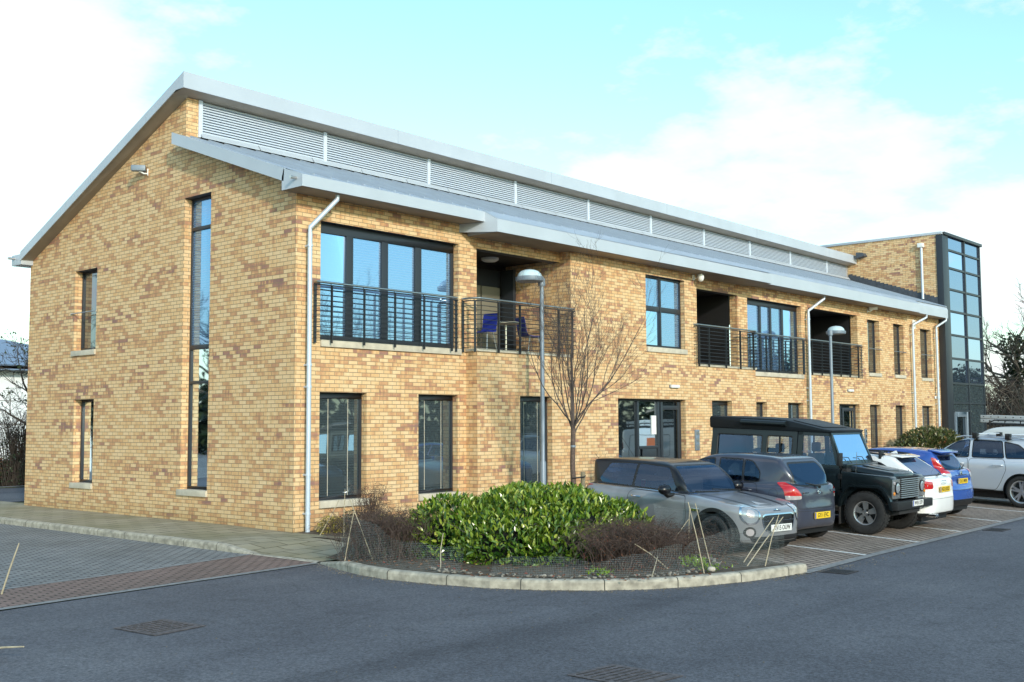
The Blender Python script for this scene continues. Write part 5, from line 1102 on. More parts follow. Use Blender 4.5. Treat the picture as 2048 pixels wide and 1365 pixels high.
hatch(dict(car=car, L=LQ, W=1.90, H=1.63, h=.04,
    side=[(0, .42), (.0, .65), (-.10, .82), (-.5, .97), (-1.2, 1.06), (-1.7, 1.09), (-3.0, 1.12), (-4.0, 1.15), (-4.48, 1.12), (-4.56, 1.0), (-4.58, .78), (-4.63, .70), (-4.63, .46), (-4.55, .34), (-4.1, .28), (-.4, .26), (-.05, .32)],
    plan=[(0.01, 0), (-.03, .50), (-.18, .76), (-.55, .91), (-1.0, .945), (-2.4, .95), (-3.7, .94), (-4.2, .88), (-4.5, .72), (-4.61, .4), (-4.63, 0)],
    sect=[(0, 1.6), (.68, 1.6), (.80, 1.12), (.90, 1.04), (.948, .90), (.95, .66), (.925, .42), (.86, .28), (.6, .22), (0, .22)],
    uside=[(-1.15, .98), (-1.4, 1.08), (-1.8, 1.36), (-2.1, 1.53), (-2.5, 1.61), (-3.0, 1.63), (-3.6, 1.61), (-4.0, 1.57), (-4.08, 1.53), (-4.30, 1.30), (-4.48, 1.08), (-4.48, .9), (-1.5, .9)],
    uplan=[(-1.05, 0), (-1.18, .45), (-1.50, .73), (-1.9, .82), (-2.6, .845), (-3.5, .82), (-4.1, .73), (-4.4, .55), (-4.55, 0)],
    usect=[(0, 1.65), (.40, 1.64), (.58, 1.60), (.66, 1.50), (.83, 1.08), (.85, .9), (0, .9)], uk=.05, uk2=.06,
    wx=(-.89, -3.70), archr=(.425, .425), wz=.365, track=1.64, tr=.365, tw=.235, rim=.262, style='twin', wmat='alloy', mat=silver, cab=(-3.8, -1.6, .78), seats=(-2.35, -3.1), cuts=q5_cuts))
for x in (-2.48, -3.28):
    b = MB(); b.box((x - .035, -.70, 1.665), (x + .035, .70, 1.69)); o = b.build('roof_bar', M['fascia'], car, bevel=.01)
    for s in (-1, 1): b = MB(); b.box((x - .06, s * .58, 1.56), (x + .06, s * .70, 1.705)); b.build('bar_foot', M['trim'], o, bevel=.015)
for s in (-1, 1): b = MB(); b.tube([(-2.0, s * .63, 1.575), (-2.2, s * .655, 1.615), (-3.5, s * .64, 1.60), (-3.9, s * .60, 1.555)], .018, 8); b.build('roof_rail', M['alloy'], car, smooth=True)
mirror_pair(car, -1.60, .93, 1.12, silver, .2, .17)

# --- white van with roof rack, and the ladder lying on it
car = car_empty('parked_van', 'white panel van with black roof rack and orange side square, behind the silver car', 'van', 21.3, -7.9, 'rear', -9, .99, 4.6); LV = 4.6
vanp = paint('van_white', (.66, .70, .72), 0, .35)
def van_cuts(sh, car, gaps):
    for s in (-1, 1):
        inn, g = shut(sh, [(-1.25, .40), (-1.2, 1.05), (-1.62, 1.42), (-2.2, 1.62), (-2.42, 1.60), (-2.45, .40)], s, .007); gaps.append(g); rest = sh.T; sh.T = inn
        glazed(sh, car, 'side_window', lambda r: reg_side([(-1.40, 1.12), (-1.78, 1.40), (-2.05, 1.53), (-2.36, 1.54), (-2.38, 1.12)], s, r, .06), border=.03); d = sh.make('door', sh.T, vanp, car); handle(d, -2.14, .90, 1.02, s, M['trim']); sh.T = rest
        r_ = sh.nested(reg_side([(-2.62, .75), (-2.62, 1.55), (-4.2, 1.55), (-4.2, .75)], s, 0, .08), .012); gaps.append(r_[1]); sh.make('side_panel', r_[0], vanp, car, -.008)
    glazed(sh, car, 'windscreen', band([(-.75, 1.08), (.75, 1.08), (.64, 1.60), (-.64, 1.60)], (-2.2, -.6), .08))
    for s in (-1, 1): rear_lamp(sh, car, [(.72, .8), (.72, 1.3), (.86, 1.3), (.86, .8)], s, xmax=-4.3)
hatch(dict(car=car, L=LV, W=1.83, H=1.83, h=.045,
    side=[(0, .42), (.0, .65), (-.10, .85), (-.6, 1.02), (-1.1, 1.10), (-1.5, 1.1), (-4.5, 1.12), (-4.58, 1.0), (-4.60, .5), (-4.5, .32), (-.4, .26), (-.05, .32)],
    plan=[(0.01, 0), (-.03, .50), (-.18, .74), (-.55, .88), (-1.0, .905), (-2.4, .915), (-4.3, .91), (-4.56, .86), (-4.6, .6), (-4.6, 0)],
    sect=[(0, 1.6), (.78, 1.6), (.84, 1.12), (.89, 1.04), (.912, .90), (.915, .66), (.90, .42), (.84, .28), (.6, .22), (0, .22)],
    uside=[(-1.0, 1.0), (-1.2, 1.12), (-1.6, 1.45), (-1.95, 1.70), (-2.3, 1.79), (-2.8, 1.82), (-4.4, 1.80), (-4.55, 1.74), (-4.58, 1.2), (-4.57, .9), (-1.3, .9)],
    uplan=[(-.9, 0), (-1.02, .45), (-1.32, .75), (-1.7, .83), (-2.6, .865), (-4.2, .86), (-4.5, .82), (-4.57, .6), (-4.57, 0)],
    usect=[(0, 1.85), (.50, 1.84), (.66, 1.80), (.735, 1.70), (.86, 1.1), (.87, .9), (0, .9)], uk=.06, uk2=.06,
    wx=(-.9, -3.6), archr=(.38, .38), wz=.32, track=1.58, tr=.32, tw=.2, rim=.2, style='steel', wmat='steelwheel', mat=vanp, cab=(-2.4, -1.4, .78), seats=(-2.1,), cuts=van_cuts))
b = MB(); b.box((-2.98, .905, 1.12), (-3.5, .912, 1.44)); b.build('orange_sign', simple('orange_sign', (.62, .16, .06), .6), car)
rk = MB()
for s in (-1, 1): rk.tube([(-1.9, s * .60, 1.86), (-2.15, s * .66, 1.97), (-4.4, s * .66, 1.97)], .018, 8); rk.tube([(-1.9, s * .6, 1.86), (-4.4, s * .66, 1.86)], .022, 8)
for x in np.linspace(-2.0, -4.3, 6): rk.tube([(x, -.66, 1.86), (x, .66, 1.86)], .02, 8); rk.tube([(x, .65, 1.85), (x, .65, 1.97)], .014, 6)
for x in (-2.1, -3.2, -4.2):
    for s in (-1, 1): rk.tube([(x, s * .62, 1.78), (x, s * .62, 1.9)], .02, 6)
rk.build('roof_rack', M['trim'], car, smooth=True); mirror_pair(car, -1.52, .90, 1.16, M['trim'], .2, .2)
M['ladder'] = simple('ladder_aluminium', (.55, .58, .60), .5, .2); lad = empty('ladder', 'silver ladder lying on the roof rack of the white van', 'ladder', car.location); lad.rotation_euler = car.rotation_euler; lad.scale = car.scale
for s in (-1, 1):
    b = MB(); b.box((-1.5, s * .20 - .016, 1.89), (-4.6, s * .20 + .016, 1.985)); b.box((-1.5, s * .20 - .016, 2.005), (-4.6, s * .20 + .016, 2.11)); b.build('stile', M['ladder'], lad, bevel=.004)
b = MB()
for k in range(14):
    x = -1.6 - k * .225
    for z in (1.94, 2.06): b.tube([(x, -.225, z), (x, .225, z)], .016, 8)
b.build('rungs', M['trim'], lad)['kind'] = 'stuff'
# --- black long-wheelbase off-roader with raised roof (front towards the road, its right side seen)
car = car_empty('parked_off_roader', 'black boxy off-roader with raised camper roof and silver five-spoke wheels', 'off-road vehicle', 7.20, -8.85, 'front', 0, .925, 4.5)
ink = paint('off_road_black', (.006, .010, .012), .0, .28, 0, .35); rear = -4.50; FX = -.42; YB = .80
def ys(z): return YB - max(0, z - 1.22) * .13           # upper sides lean in a little
def arc(cx, cz, r, a0, a1, n=14): return [(cx + r * math.cos(a0 + (a1 - a0) * k / n), cz + r * math.sin(a0 + (a1 - a0) * k / n)) for k in range(n + 1)]
WX = (-1.05, -3.25); WZ = .40
# front wings and tub sides with wheel-arch cut-outs
for s in (-1, 1):
    f = MB()
    pr = [(FX - .14, .66), (FX - .12, 1.07), (FX - .18, 1.115), (-1.56, 1.17), (-1.56, .52)] + [(p[0], p[1]) for p in arc(WX[0], WZ, .47, math.pi - .2, .5)]
    f.prism([(x, s * .50, z) for x, z in pr], (0, s * .30, 0)); f.build('front_wing', ink, car, bevel=.018)
    t = MB(); pr = [(-2.52, .52), (-2.52, 1.22), (rear + .02, 1.22), (rear, 1.0), (rear, .60)] + arc(WX[1], WZ, .55, .38, math.pi - .38)[::-1]
    pr = [(-2.52, .52), (-2.52, 1.22), (rear + .02, 1.22), (rear, .60)] + arc(WX[1], WZ, .55, math.pi - .38, .25)
    t.prism([(x, s * .72, z) for x, z in pr], (0, s * .08, 0)); t.build('rear_side', ink, car, bevel=.012)
    for x, nm in ((WX[0], 'arch_flare'), (WX[1], 'arch_flare')):
        b = MB(); A = arc(x, WZ, .56, -.05, math.pi + .05, 18)
        A = [(x + .56, .50), (x + .50, .72), (x + .38, .89), (x + .28, .945), (x - .30, .945), (x - .41, .88), (x - .51, .66), (x - .53, .50)]; C = [(x + .50, .50), (x + .45, .70), (x + .34, .845), (x + .26, .89), (x - .28, .89), (x - .37, .83), (x - .46, .65), (x - .48, .50)]
        for k in range(len(A) - 1):
            p, q, r_, u = A[k], A[k + 1], C[k + 1], C[k]
            b.face([(p[0], s * .795, p[1]), (q[0], s * .795, q[1]), (q[0], s * .885, q[1] - .012), (p[0], s * .885, p[1] - .012)]); b.face([(p[0], s * .885, p[1] - .012), (q[0], s * .885, q[1] - .012), (r_[0], s * .885, r_[1]), (u[0], s * .885, u[1])]); b.face([(u[0], s * .885, u[1]), (r_[0], s * .885, r_[1]), (r_[0], s * .78, r_[1]), (u[0], s * .78, u[1])])
        b.build(nm, ink, car, smooth=True)
    # door: lower skin, upper frame and glass
    d = MB(); d.box((-1.58, s * .735, .52), (-2.50, s * .802, 1.22)); do = d.build('door', ink, car, bevel=.012); b = MB(); b.box((-2.30, s * .80, 1.08), (-2.42, s * .83, 1.12)); b.build('handle', M['trim'], do, bevel=.006)
    
    for z in (.70, 1.02): h = MB(); h.box((-1.54, s * .80, z), (-1.61, s * .822, z + .10)); h.build('hinge', M['trim'], do)
    def side_frame(name, xs, z0, z1, ops, par):
        b = MB(); us = sorted({xs[0], xs[1], *[o[0] for o in ops], *[o[1] for o in ops]}); 
        for a, c in zip(us[:-1], us[1:]):
            hs = [(o[2], o[3]) for o in ops if o[0] < (a + c) / 2 < o[1]]; z = z0
            for h0, h1 in hs + [(z1, None)]:
                if h0 > z: b.prism([(a, s * ys(z), z), (c, s * ys(z), z), (c, s * ys(h0), h0), (a, s * ys(h0), h0)], (0, -s * .035, 0))
                if h1: z = h1
        fo = b.build(name, ink, par)
        for o in ops:
            g = MB(); q = fillet([(o[0], o[2]), (o[1], o[2]), (o[1], o[3]), (o[0], o[3])], .05); g.face([(x, s * (ys(z) - .022), z) for x, z in q]); go = g.build('side_window', M['roof_glass'], fo)
            r_ = MB()
            for k in range(len(q)):
                (xa, za), (xb, zb) = q[k], q[(k + 1) % len(q)]; r_.tube([(xa, s * (ys(za) + .001), za), (xb, s * (ys(zb) + .001), zb)], .013, 5, caps=False)
            r_.build('surround', M['trim'], go)
        return fo
    side_frame('upper_side', (rear + .03, -2.52), 1.22, 1.93, [(-4.34, -3.30, 1.32, 1.80), (-3.18, -2.62, 1.34, 1.80)], car)
    b = MB(); b.prism([(-1.60, s * ys(1.22), 1.22), (-2.50, s * ys(1.22), 1.22), (-2.50, s * ys(1.28), 1.28), (-1.60, s * ys(1.28), 1.28)], (0, -s * .035, 0)); b.prism([(-2.40, s * ys(1.28), 1.28), (-2.50, s * ys(1.28), 1.28), (-2.50, s * ys(1.90), 1.90), (-2.40, s * ys(1.9), 1.90)], (0, -s * .035, 0))
    b.prism([(-1.60, s * ys(1.28), 1.28), (-1.66, s * ys(1.28), 1.28), (-1.86, s * ys(1.9), 1.90), (-1.80, s * ys(1.9), 1.90)], (0, -s * .035, 0)); b.prism([(-1.80, s * ys(1.84), 1.84), (-2.5, s * ys(1.84), 1.84), (-2.5, s * ys(1.91), 1.91), (-1.80, s * ys(1.91), 1.91)], (0, -s * .035, 0)); fo = b.build('door_frame', ink, car)
    g = MB(); g.face([(-1.66, s * (ys(1.28) - .02), 1.28), (-2.40, s * (ys(1.28) - .02), 1.28), (-2.40, s * (ys(1.84) - .02), 1.84), (-1.84, s * (ys(1.84) - .02), 1.84)]); g.build('side_window', M['roof_glass'], fo)
    b = MB(); b.box((-2.9, s * (ys(1.5) - .02), 1.34), (-2.875, s * (ys(1.5) + .012), 1.80)); b.build('window_bar', M['trim'], fo)
# tail, bulkhead, floor
b = MB(); b.prism([(rear, -.78, .60), (rear, .78, .60), (rear, .78, 1.24), (rear + .02, .70, 1.93), (rear + .02, -.70, 1.93), (rear, -.78, 1.24)], (.03, 0, 0)); b.build('rear_panel', ink, car)
b = MB(); b.box((-1.3, -.72, .5), (rear + .05, .72, .62)); b.box((-1.44, -.79, .52), (-1.54, .79, 1.22)); b.build('floor', M['cabin'], car)
# bonnet: raised centre panel with a slope and soft edges
b = MB(); P0 = [(FX - .20, -.50, 1.10), (FX - .20, .50, 1.10), (-1.50, .62, 1.18), (-1.50, -.62, 1.18)]; P1 = [(FX - .24, -.46, 1.175), (FX - .24, .46, 1.175), (-1.48, .57, 1.285), (-1.48, -.57, 1.285)]
b.face(P0[::-1]); b.face(P1)
for k in range(4): j = (k + 1) % 4; b.face([P0[k], P0[j], P1[j], P1[k]])
bo = b.build('bonnet', ink, car, bevel=.03); b = MB(); b.prism([(FX - .40, -.24, 1.187), (FX - .40, .24, 1.187), (-1.35, .30, 1.272), (-1.35, -.30, 1.272)], (0, 0, .022)); b.build('bonnet_bulge', ink, bo, bevel=.015)
me = text_mesh('DEFENDER', .085); me.materials.clear(); me.materials.append(M['alloy']); t = link('bonnet_lettering', me, bo); t.matrix_local = Matrix(((0, .72, -.6, FX - .213), (1.25, 0, 0, 0), (0, .69, .7, 1.142), (0, 0, 0, 1)))
# front panel, grille and lamps
b = MB(); b.box((FX - .14, -.50, .68), (FX - .30, .50, 1.10)); b.build('front_panel', M['trim'], car)
g = MB()
for k in range(10): z = .705 + k * .039; g.prism([(FX - .085, -.43, z), (FX - .092, -.43, z + .016), (FX - .13, -.43, z + .016), (FX - .13, -.43, z)], (0, .86, 0))
go = g.build('grille', M['grille_silver'], car); b = MB(); b.box((FX - .10, -.45, .69), (FX - .135, .45, .70)); b.box((FX - .10, -.45, 1.09), (FX - .135, .45, 1.105)); b.build('grille_frame', M['trim'], go)
for s in (-1, 1):
    b = MB(); b.box((FX - .105, s * .45, .70), (FX - .14, s * .785, 1.07)); sr = b.build('lamp_panel', M['grille_silver'], car, bevel=.012)
    b = MB(); b.lathe([(.098, -.01), (.115, .0), (.112, .022), (.098, .024)], (FX - .105, s * .60, .90), (1, 0, 0), 28); b.build('lamp_ring', M['trim'], sr, smooth=True)
    b = MB(); b.lathe([(.098, .018), (.07, .030), (0, .036)], (FX - .105, s * .60, .90), (1, 0, 0), 28); b.build('headlight', M['lens'], sr, smooth=True)
    for z, mm in ((1.0, 'clear'), (.80, 'amber')): b = MB(); b.lathe([(.035, 0), (.033, .018), (0, .024)], (FX - .105, s * .742, z), (1, 0, 0), 18); b.build('side_lamp', M[mm], sr, smooth=True)
b = MB(); b.box((FX + .02, -.88, .50), (FX - .12, .88, .66)); bu = b.build('front_bumper', M['black'], car, bevel=.012)
b = MB(); b.box((FX - .02, .25, .665), (FX - .08, .50, .70)); b.build('winch_guard', M['alloy'], bu, bevel=.01)
plate(car, FX + .028, .10, .60, 'WV51 DTP', True)
b = MB(); b.prism([(FX - .1, -.5, .40), (FX - .1, .5, .40), (FX - .5, .5, .30), (FX - .5, -.5, .30)], (0, 0, .1)); b.tube([(WX[0], -.7, .40), (WX[0], .7, .40)], .06, 10); b.tube([(WX[1], -.7, .40), (WX[1], .7, .40)], .06, 10); b.build('axles', M['cabin'], car)
# windscreen and roof
b = MB(); zz = [(-1.56, 1.30), (-1.82, 1.92)]
def wsp(u, t, o=0): return (zz[0][0] + (zz[1][0] - zz[0][0]) * t + o, u * (.75 - .055 * t), zz[0][1] + (zz[1][1] - zz[0][1]) * t)
for (u0_, u1_, t0, t1) in ((-1, 1, 0, .10), (-1, 1, .92, 1), (-1, -.92, .1, .92), (.92, 1, .1, .92)): b.prism([wsp(u0_, t0), wsp(u1_, t0), wsp(u1_, t1), wsp(u0_, t1)], (-.04, 0, 0))
wf = b.build('windscreen_frame', ink, car)
b = MB(); b.face([wsp(-.92, .1, -.015), wsp(.92, .1, -.015), wsp(.92, .92, -.015), wsp(-.92, .92, -.015)]); b.build('windscreen', car_glass('off_roader_screen', .5), wf)
b = MB(); b.box((-1.46, -.74, 1.17), (-1.58, .74, 1.31)); b.build('scuttle', ink, car, bevel=.02)
for y in (-.35, .3): b = MB(); b.tube([wsp(y / .75, .0, .03), wsp(y / .75 - .1, .2, .03), wsp(y / .75 - .42, .22, .03)], .008, 5); b.build('wiper', M['trim'], wf)
RP = [(-1.80, 1.90), (-1.78, 1.955), (-1.95, 1.975), (-2.75, 2.13), (-2.95, 2.145), (rear - .02, 2.17), (rear - .04, 2.12), (rear - .03, 1.925)]
b = MB(); b.prism([(x, -.76, z) for x, z in RP], (0, 1.52, 0)); ro = b.build('raised_roof', simple('roof_black', (.007, .010, .014), .5, 0, .35), car, bevel=.03)
b = MB(); b.prism([(-2.05, -.55, 1.999), (-2.70, -.55, 2.124), (-2.70, .55, 2.124), (-2.05, .55, 1.999)], (0, 0, .012)); b.build('roof_hatch', M['trim'], ro, bevel=.005)
b = MB(); b.tube([(-2.75, -.80, 2.05), (-3.75, -.80, 2.065)], [.055, .055], 14); b.tube([(-2.73, -.80, 2.05), (-2.76, -.80, 2.05)], .06, 14); b.build('awning_case', ink, ro, smooth=True)
# wheels, flaps, mirrors, seats
for x in WX:
    for s in (-1, 1):
        wheel(car, x, s * .745, .405, .25, .225, 'off', 'alloy'); b = MB(); b.box((x - .50, s * .63, .16), (x - .515, s * .87, .60)); b.build('mud_flap', M['tyre'], car)
        b = MB(); b.box((x - .46, s * .40, .45), (x + .46, s * .50, .98)); b.box((x - .46, s * .40, .95), (x + .46, s * .78, .97)); b.build('inner_arch', M['cabin'], car)
for s in (-1, 1):
    b = MB(); b.tube([(-1.58, s * .79, 1.25), (-1.50, s * .93, 1.22), (-1.50, s * .97, 1.32)], .012, 6); b.box((-1.47, s * .90, 1.28), (-1.53, s * 1.05, 1.53)); b.build('door_mirror', M['black'], car, bevel=.012)
seats(car, (-2.25,), .42, 1.18, .5); seats(car, (-3.05,), .42, 1.12, .5)
b = MB(); b.box((-3.35, -.45, .9), (-3.7, .2, 1.52)); b.box((-3.75, -.1, .9), (-4.0, .45, 1.40)); b.build('luggage', M['cabin'], car, bevel=.08)
b = MB(); b.tube([(-1.3, -.70, 1.16), (-1.28, -.70, 1.55)], .005, 5); b.build('aerial', M['steel'], car)
b = MB(); b.lathe([(0, .015), (.17, .0), (.185, 0)], (-2.08, .36, 1.25), (.9, 0, .35), 20); b.build('steering_wheel', M['cabin'], car)
# ------------------------------------------------------------------ plants
def leaves(name, pos, axis, nor, ln, wd, tone, mat, parent=None, fold=.25):
    n = len(pos); axis = axis / np.linalg.norm(axis, axis=1)[:, None]; sd = np.cross(axis, nor); sd /= np.maximum(np.linalg.norm(sd, axis=1), 1e-6)[:, None]; up_ = np.cross(sd, axis)
    ln = np.broadcast_to(ln, n)[:, None]; wd = np.broadcast_to(wd, n)[:, None]
    def P(t, s, u): return pos + axis * ln * t + sd * wd * s * .5 + up_ * wd * u * fold
    V = np.stack([P(0, 0, 0), P(.3, .9, .8), P(.68, .8, .7), P(1, 0, -.5), P(.68, -.8, .7), P(.3, -.9, .8)], 1).reshape(-1, 3)
    b = np.arange(n)[:, None] * 6; F = np.concatenate([b + np.array([0, 3, 2, 1]), b + np.array([0, 5, 4, 3])], 1).reshape(-1, 4)
    me = bpy.data.meshes.new(name); me.from_pydata(V.tolist(), [], F.tolist()); me.materials.append(mat)
    at = me.attributes.new('tone', 'FLOAT', 'POINT'); at.data.foreach_set('value', np.repeat(tone, 6).astype(np.float32))
    return link(name, me, parent)
def unit(n):
    v = rng.normal(size=(n, 3)); return v / np.linalg.norm(v, axis=1)[:, None]
def mound(n, lobes, zmin=-.05, shell=.25):
    # points near the surface of a union of ellipsoids, with outward directions
    out_p = []; out_n = []; w = np.array([l[3] * l[4] * l[5] for l in lobes]) ** .66; w = w / w.sum()
    while sum(len(p) for p in out_p) < n:
        k = rng.choice(len(lobes), size=n, p=w); Lb = np.array(lobes)[k]; d = unit(n); r = 1 - shell * rng.random(n) ** 1.6
        p = Lb[:, :3] + d * Lb[:, 3:6] * r[:, None]; nn = d / Lb[:, 3:6]; nn /= np.linalg.norm(nn, axis=1)[:, None]
        ok = p[:, 2] > zmin
        for l in lobes: ok &= (((p - np.array(l[:3])) / (np.array(l[3:6]) * (1 - shell))) ** 2).sum(1) > 1
        out_p.append(p[ok]); out_n.append(nn[ok])
    return np.concatenate(out_p)[:n], np.concatenate(out_n)[:n]
def twig_bush(name, mat, parent, base, n, reach, h, lean=.9, r=.005, seg=6, spread=.25, kids=2):
    b = MB()
    for i in range(n):
        a = rng.uniform(0, 2 * math.pi); p = Vector(base) + Vector((rng.normal() * spread * reach[0], rng.normal() * spread * reach[1], 0)); L_ = rng.uniform(.5, 1.0)
        d = Vector((math.cos(a) * reach[0], math.sin(a) * reach[1], 0)) * L_ * lean; pts = []; hh = h * rng.uniform(.55, 1.05); dr = rng.uniform(.1, .5)
        for k in range(seg + 1): t = k / seg; pts.append(p + d * t + Vector((0, 0, hh * (1 - (1 - t) ** 2) - dr * hh * t ** 3)) + Vector(rng.normal(size=3) * .012))
        b.tube(pts, [r * (1 - .7 * k / seg) for k in range(seg + 1)], 3, caps=False)
        for _ in range(kids):
            k = rng.integers(2, seg); q = pts[k]; e = Vector(unit(1)[0]) * rng.uniform(.08, .22); e.z = abs(e.z) * .7; b.tube([q, q + e * .5 + Vector((0, 0, .01)), q + e], [r * .6, r * .5, r * .25], 3, caps=False)
    return b.build(name, mat, parent, recalc=False)
lm = dict(laurel=leaf_mat('laurel_leaf', [(.012, .040, .005), (.068, .145, .014), (.22, .31, .032), (.46, .49, .09)], .24, .2, .65), dark=leaf_mat('dark_leaf', [(.012, .025, .008), (.03, .05, .015), (.06, .08, .02), (.09, .06, .03)], .5, .1),
          yellow=leaf_mat('yellow_leaf', [(.10, .10, .02), (.32, .26, .04), (.5, .40, .08)], .5, .2), brown=leaf_mat('brown_leaf', [(.06, .03, .02), (.14, .07, .04), (.25, .12, .05), (.30, .05, .03)], .7, .15),
          ivy=leaf_mat('ivy_leaf', [(.008, .016, .006), (.02, .035, .012), (.04, .055, .02)], .5, .05), photinia=leaf_mat('photinia_leaf', [(.02, .035, .012), (.06, .085, .025), (.14, .15, .05), (.22, .08, .045)], .35, .15))
tw = dict(brown=simple('brown_twig', (.075, .048, .038), .85, noise=.4, nscale=30), sapling=simple('sapling_twig', (.085, .066, .06), .8, noise=.3, nscale=20), red=simple('red_twig', (.16, .045, .035), .7), grey=simple('grey_bark', (.095, .08, .065), .9, noise=.35, nscale=6), dark=simple('dark_twig', (.045, .036, .03), .9))

# laurel hedge
hd = empty('laurel_hedge', 'glossy green laurel hedge on the planted island', 'hedge', (0, 0, 0))
lobes = [(-.55, -4.6, .25, .75, .75, .58), (.05, -5.35, .30, .95, .85, .66), (.55, -6.0, .28, .85, .75, .60), (-.65, -5.6, .12, .60, .80, .50), (1.05, -5.4, .35, .75, .75, .58), (.9, -4.7, .30, .9, .8, .62), (1.35, -6.2, .15, .5, .6, .55), (-.2, -6.25, .1, .6, .5, .45)]
n = 14000; p, nn = mound(n, lobes, shell=.34); ax = nn * .55 + unit(n) * .75 + np.array([0, 0, .55]); no = nn * .9 + unit(n) * .5 + np.array([0, 0, .7])
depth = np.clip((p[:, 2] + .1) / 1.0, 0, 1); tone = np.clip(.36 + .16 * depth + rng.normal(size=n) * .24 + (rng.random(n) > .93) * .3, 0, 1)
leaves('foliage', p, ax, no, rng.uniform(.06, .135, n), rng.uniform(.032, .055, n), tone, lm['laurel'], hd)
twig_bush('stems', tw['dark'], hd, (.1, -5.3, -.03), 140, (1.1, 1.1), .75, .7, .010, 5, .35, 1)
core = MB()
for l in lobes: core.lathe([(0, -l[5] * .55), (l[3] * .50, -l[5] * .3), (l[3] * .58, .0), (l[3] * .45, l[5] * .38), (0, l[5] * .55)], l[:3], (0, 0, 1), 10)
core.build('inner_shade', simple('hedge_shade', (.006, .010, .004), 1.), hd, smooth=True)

# brown arching shrubs either side of the hedge
def brown_shrub(label, base, reach, h, n, leaf_n, red=False):
    o = empty('bare_shrub', label, 'shrub', (0, 0, 0), 0, 'brown winter shrubs on the planted island'); twig_bush('twigs', tw['brown'], o, base, n, reach, h, .85, .0042, 6, .38, 3)
    p, nn = mound(leaf_n, [(base[0], base[1], base[2] + h * .1, reach[0] * .85, reach[1] * .85, h * .72)], shell=.6, zmin=base[2]); leaves('leaves', p, unit(leaf_n), unit(leaf_n), rng.uniform(.015, .03, leaf_n), rng.uniform(.010, .016, leaf_n), np.clip(rng.random(leaf_n), 0, 1), lm['brown' if red else 'dark'], o); return o
brown_shrub('tangled brown shrub under netting, left of the laurel hedge', (-1.5, -4.15, -.03), (.66, .70), .80, 520, 1500)
brown_shrub('tangled brown shrub with red tips, right of the laurel hedge', (-.10, -7.45, -.03), (.85, .72), .72, 620, 1500, True)
o = brown_shrub('low sprawl of red-tipped twigs in front of the grey hatchback', (1.25, -7.55, -.03), (.75, .6), .42, 170, 260, True)
o = empty('bare_shrub', 'thin upright bare shrub with reddish stems below the first ground-floor window', 'shrub', (0, 0, 0)); twig_bush('twigs', tw['brown'], o, (.35, -1.7, -.03), 120, (.42, .42), 1.05, .75, .004, 6, .2, 3)
def low_shrub(label, base, r, mats, n):
    o = empty('low_shrub', label, 'shrub', (0, 0, 0)); p, nn = mound(n, [(base[0], base[1], base[2] + r * .35, r, r * .8, r * .75), (base[0] + r * .7, base[1], base[2] + r * .3, r * .7, r * .6, r * .6)], shell=.5, zmin=base[2]); leaves('leaves', p, nn + unit(n), unit(n) + nn, rng.uniform(.03, .05, n), rng.uniform(.018, .026, n), np.clip(rng.random(n), 0, 1), mats, o); twig_bush('stems', tw['dark'], o, base, 30, (r, r), r * 1.1, .7, .004); return o
low_shrub('yellow variegated shrub at the foot of the corner downpipe', (.42, -.55, -.03), .26, lm['yellow'], 700); low_shrub('dark green shrub just right of the yellow one by the corner', (.9, -.62, -.03), .34, lm['dark'], 900)
low_shrub('yellow variegated shrub below the first ground-floor window', (1.55, -.75, -.03), .24, lm['yellow'], 420); low_shrub('small dark shrub against the brick behind the grey hatchback', (7.6, -.9, .05), .45, lm['dark'], 900)
o = empty('bare_shrub', 'tall thin winter stems by the wall, left of the wide entrance', 'shrub', (0, 0, 0)); twig_bush('twigs', tw['brown'], o, (8.3, -.8, .05), 40, (.35, .3), 1.35, .45, .004, 6, .3, 4)
o = empty('round_bush', 'rounded glossy evergreen bush in front of the stair tower', 'bush', (0, 0, 0)); n = 7000; p, nn = mound(n, [(26.6, -1.5, .75, 1.45, 1.2, .95), (25.6, -1.3, .5, 1.0, .9, .8), (27.6, -1.6, .55, 1.0, .9, .75)], shell=.35, zmin=.0); leaves('foliage', p, nn + unit(n) * .8, nn + unit(n), rng.uniform(.10, .16, n), rng.uniform(.05, .07, n), np.clip(rng.normal(.45, .22, n), 0, 1), lm['photinia'], o); twig_bush('stems', tw['dark'], o, (26.6, -1.5, 0), 60, (1.2, 1.), 1.2, .7, .01)
# fallen leaves, stones and weeds on the bed
n = 900; th = rng.uniform(2.6, 5.9, n); pp = np.stack([rng.uniform(-2.3, 1.5, n), rng.uniform(-8.9, -3.6, n), np.full(n, .012)], 1)
ok = ((pp[:, 0] + .1) / 2.35) ** 2 + ((pp[:, 1] + 5.6) / 3.25) ** 2 < 1; ok &= ~((pp[:, 0] > 1.3)); pp = pp[ok]; n = len(pp)
lo = leaves('leaf_litter', pp, unit(n) * np.array([1, 1, .15]), np.array([0, 0, 1.]) + unit(n) * .35, rng.uniform(.03, .07, n), rng.uniform(.02, .04, n), rng.random(n), lm['brown']); lo['kind'] = 'stuff'
st = MB()
for i in range(170):
    a = rng.uniform(-2.4, .9); x, y = -.1 + 2.12 * math.cos(a + math.pi) * rng.uniform(.9, 1.02), -5.6 - 3.0 * abs(math.sin(a)) * rng.uniform(.92, 1.0); r = rng.uniform(.008, .028); c = Vector((x, y, .0 + r * .3)); st.lathe([(0, -r * .6), (r * .9, -r * .3), (r, r * .1), (r * .6, r * .5), (0, r * .6)], c, (rng.normal() * .3, rng.normal() * .3, 1), 6)
st.build('bed_gravel', simple('pebble', (.22, .20, .17), .85, noise=.5, nscale=5))['kind'] = 'stuff'
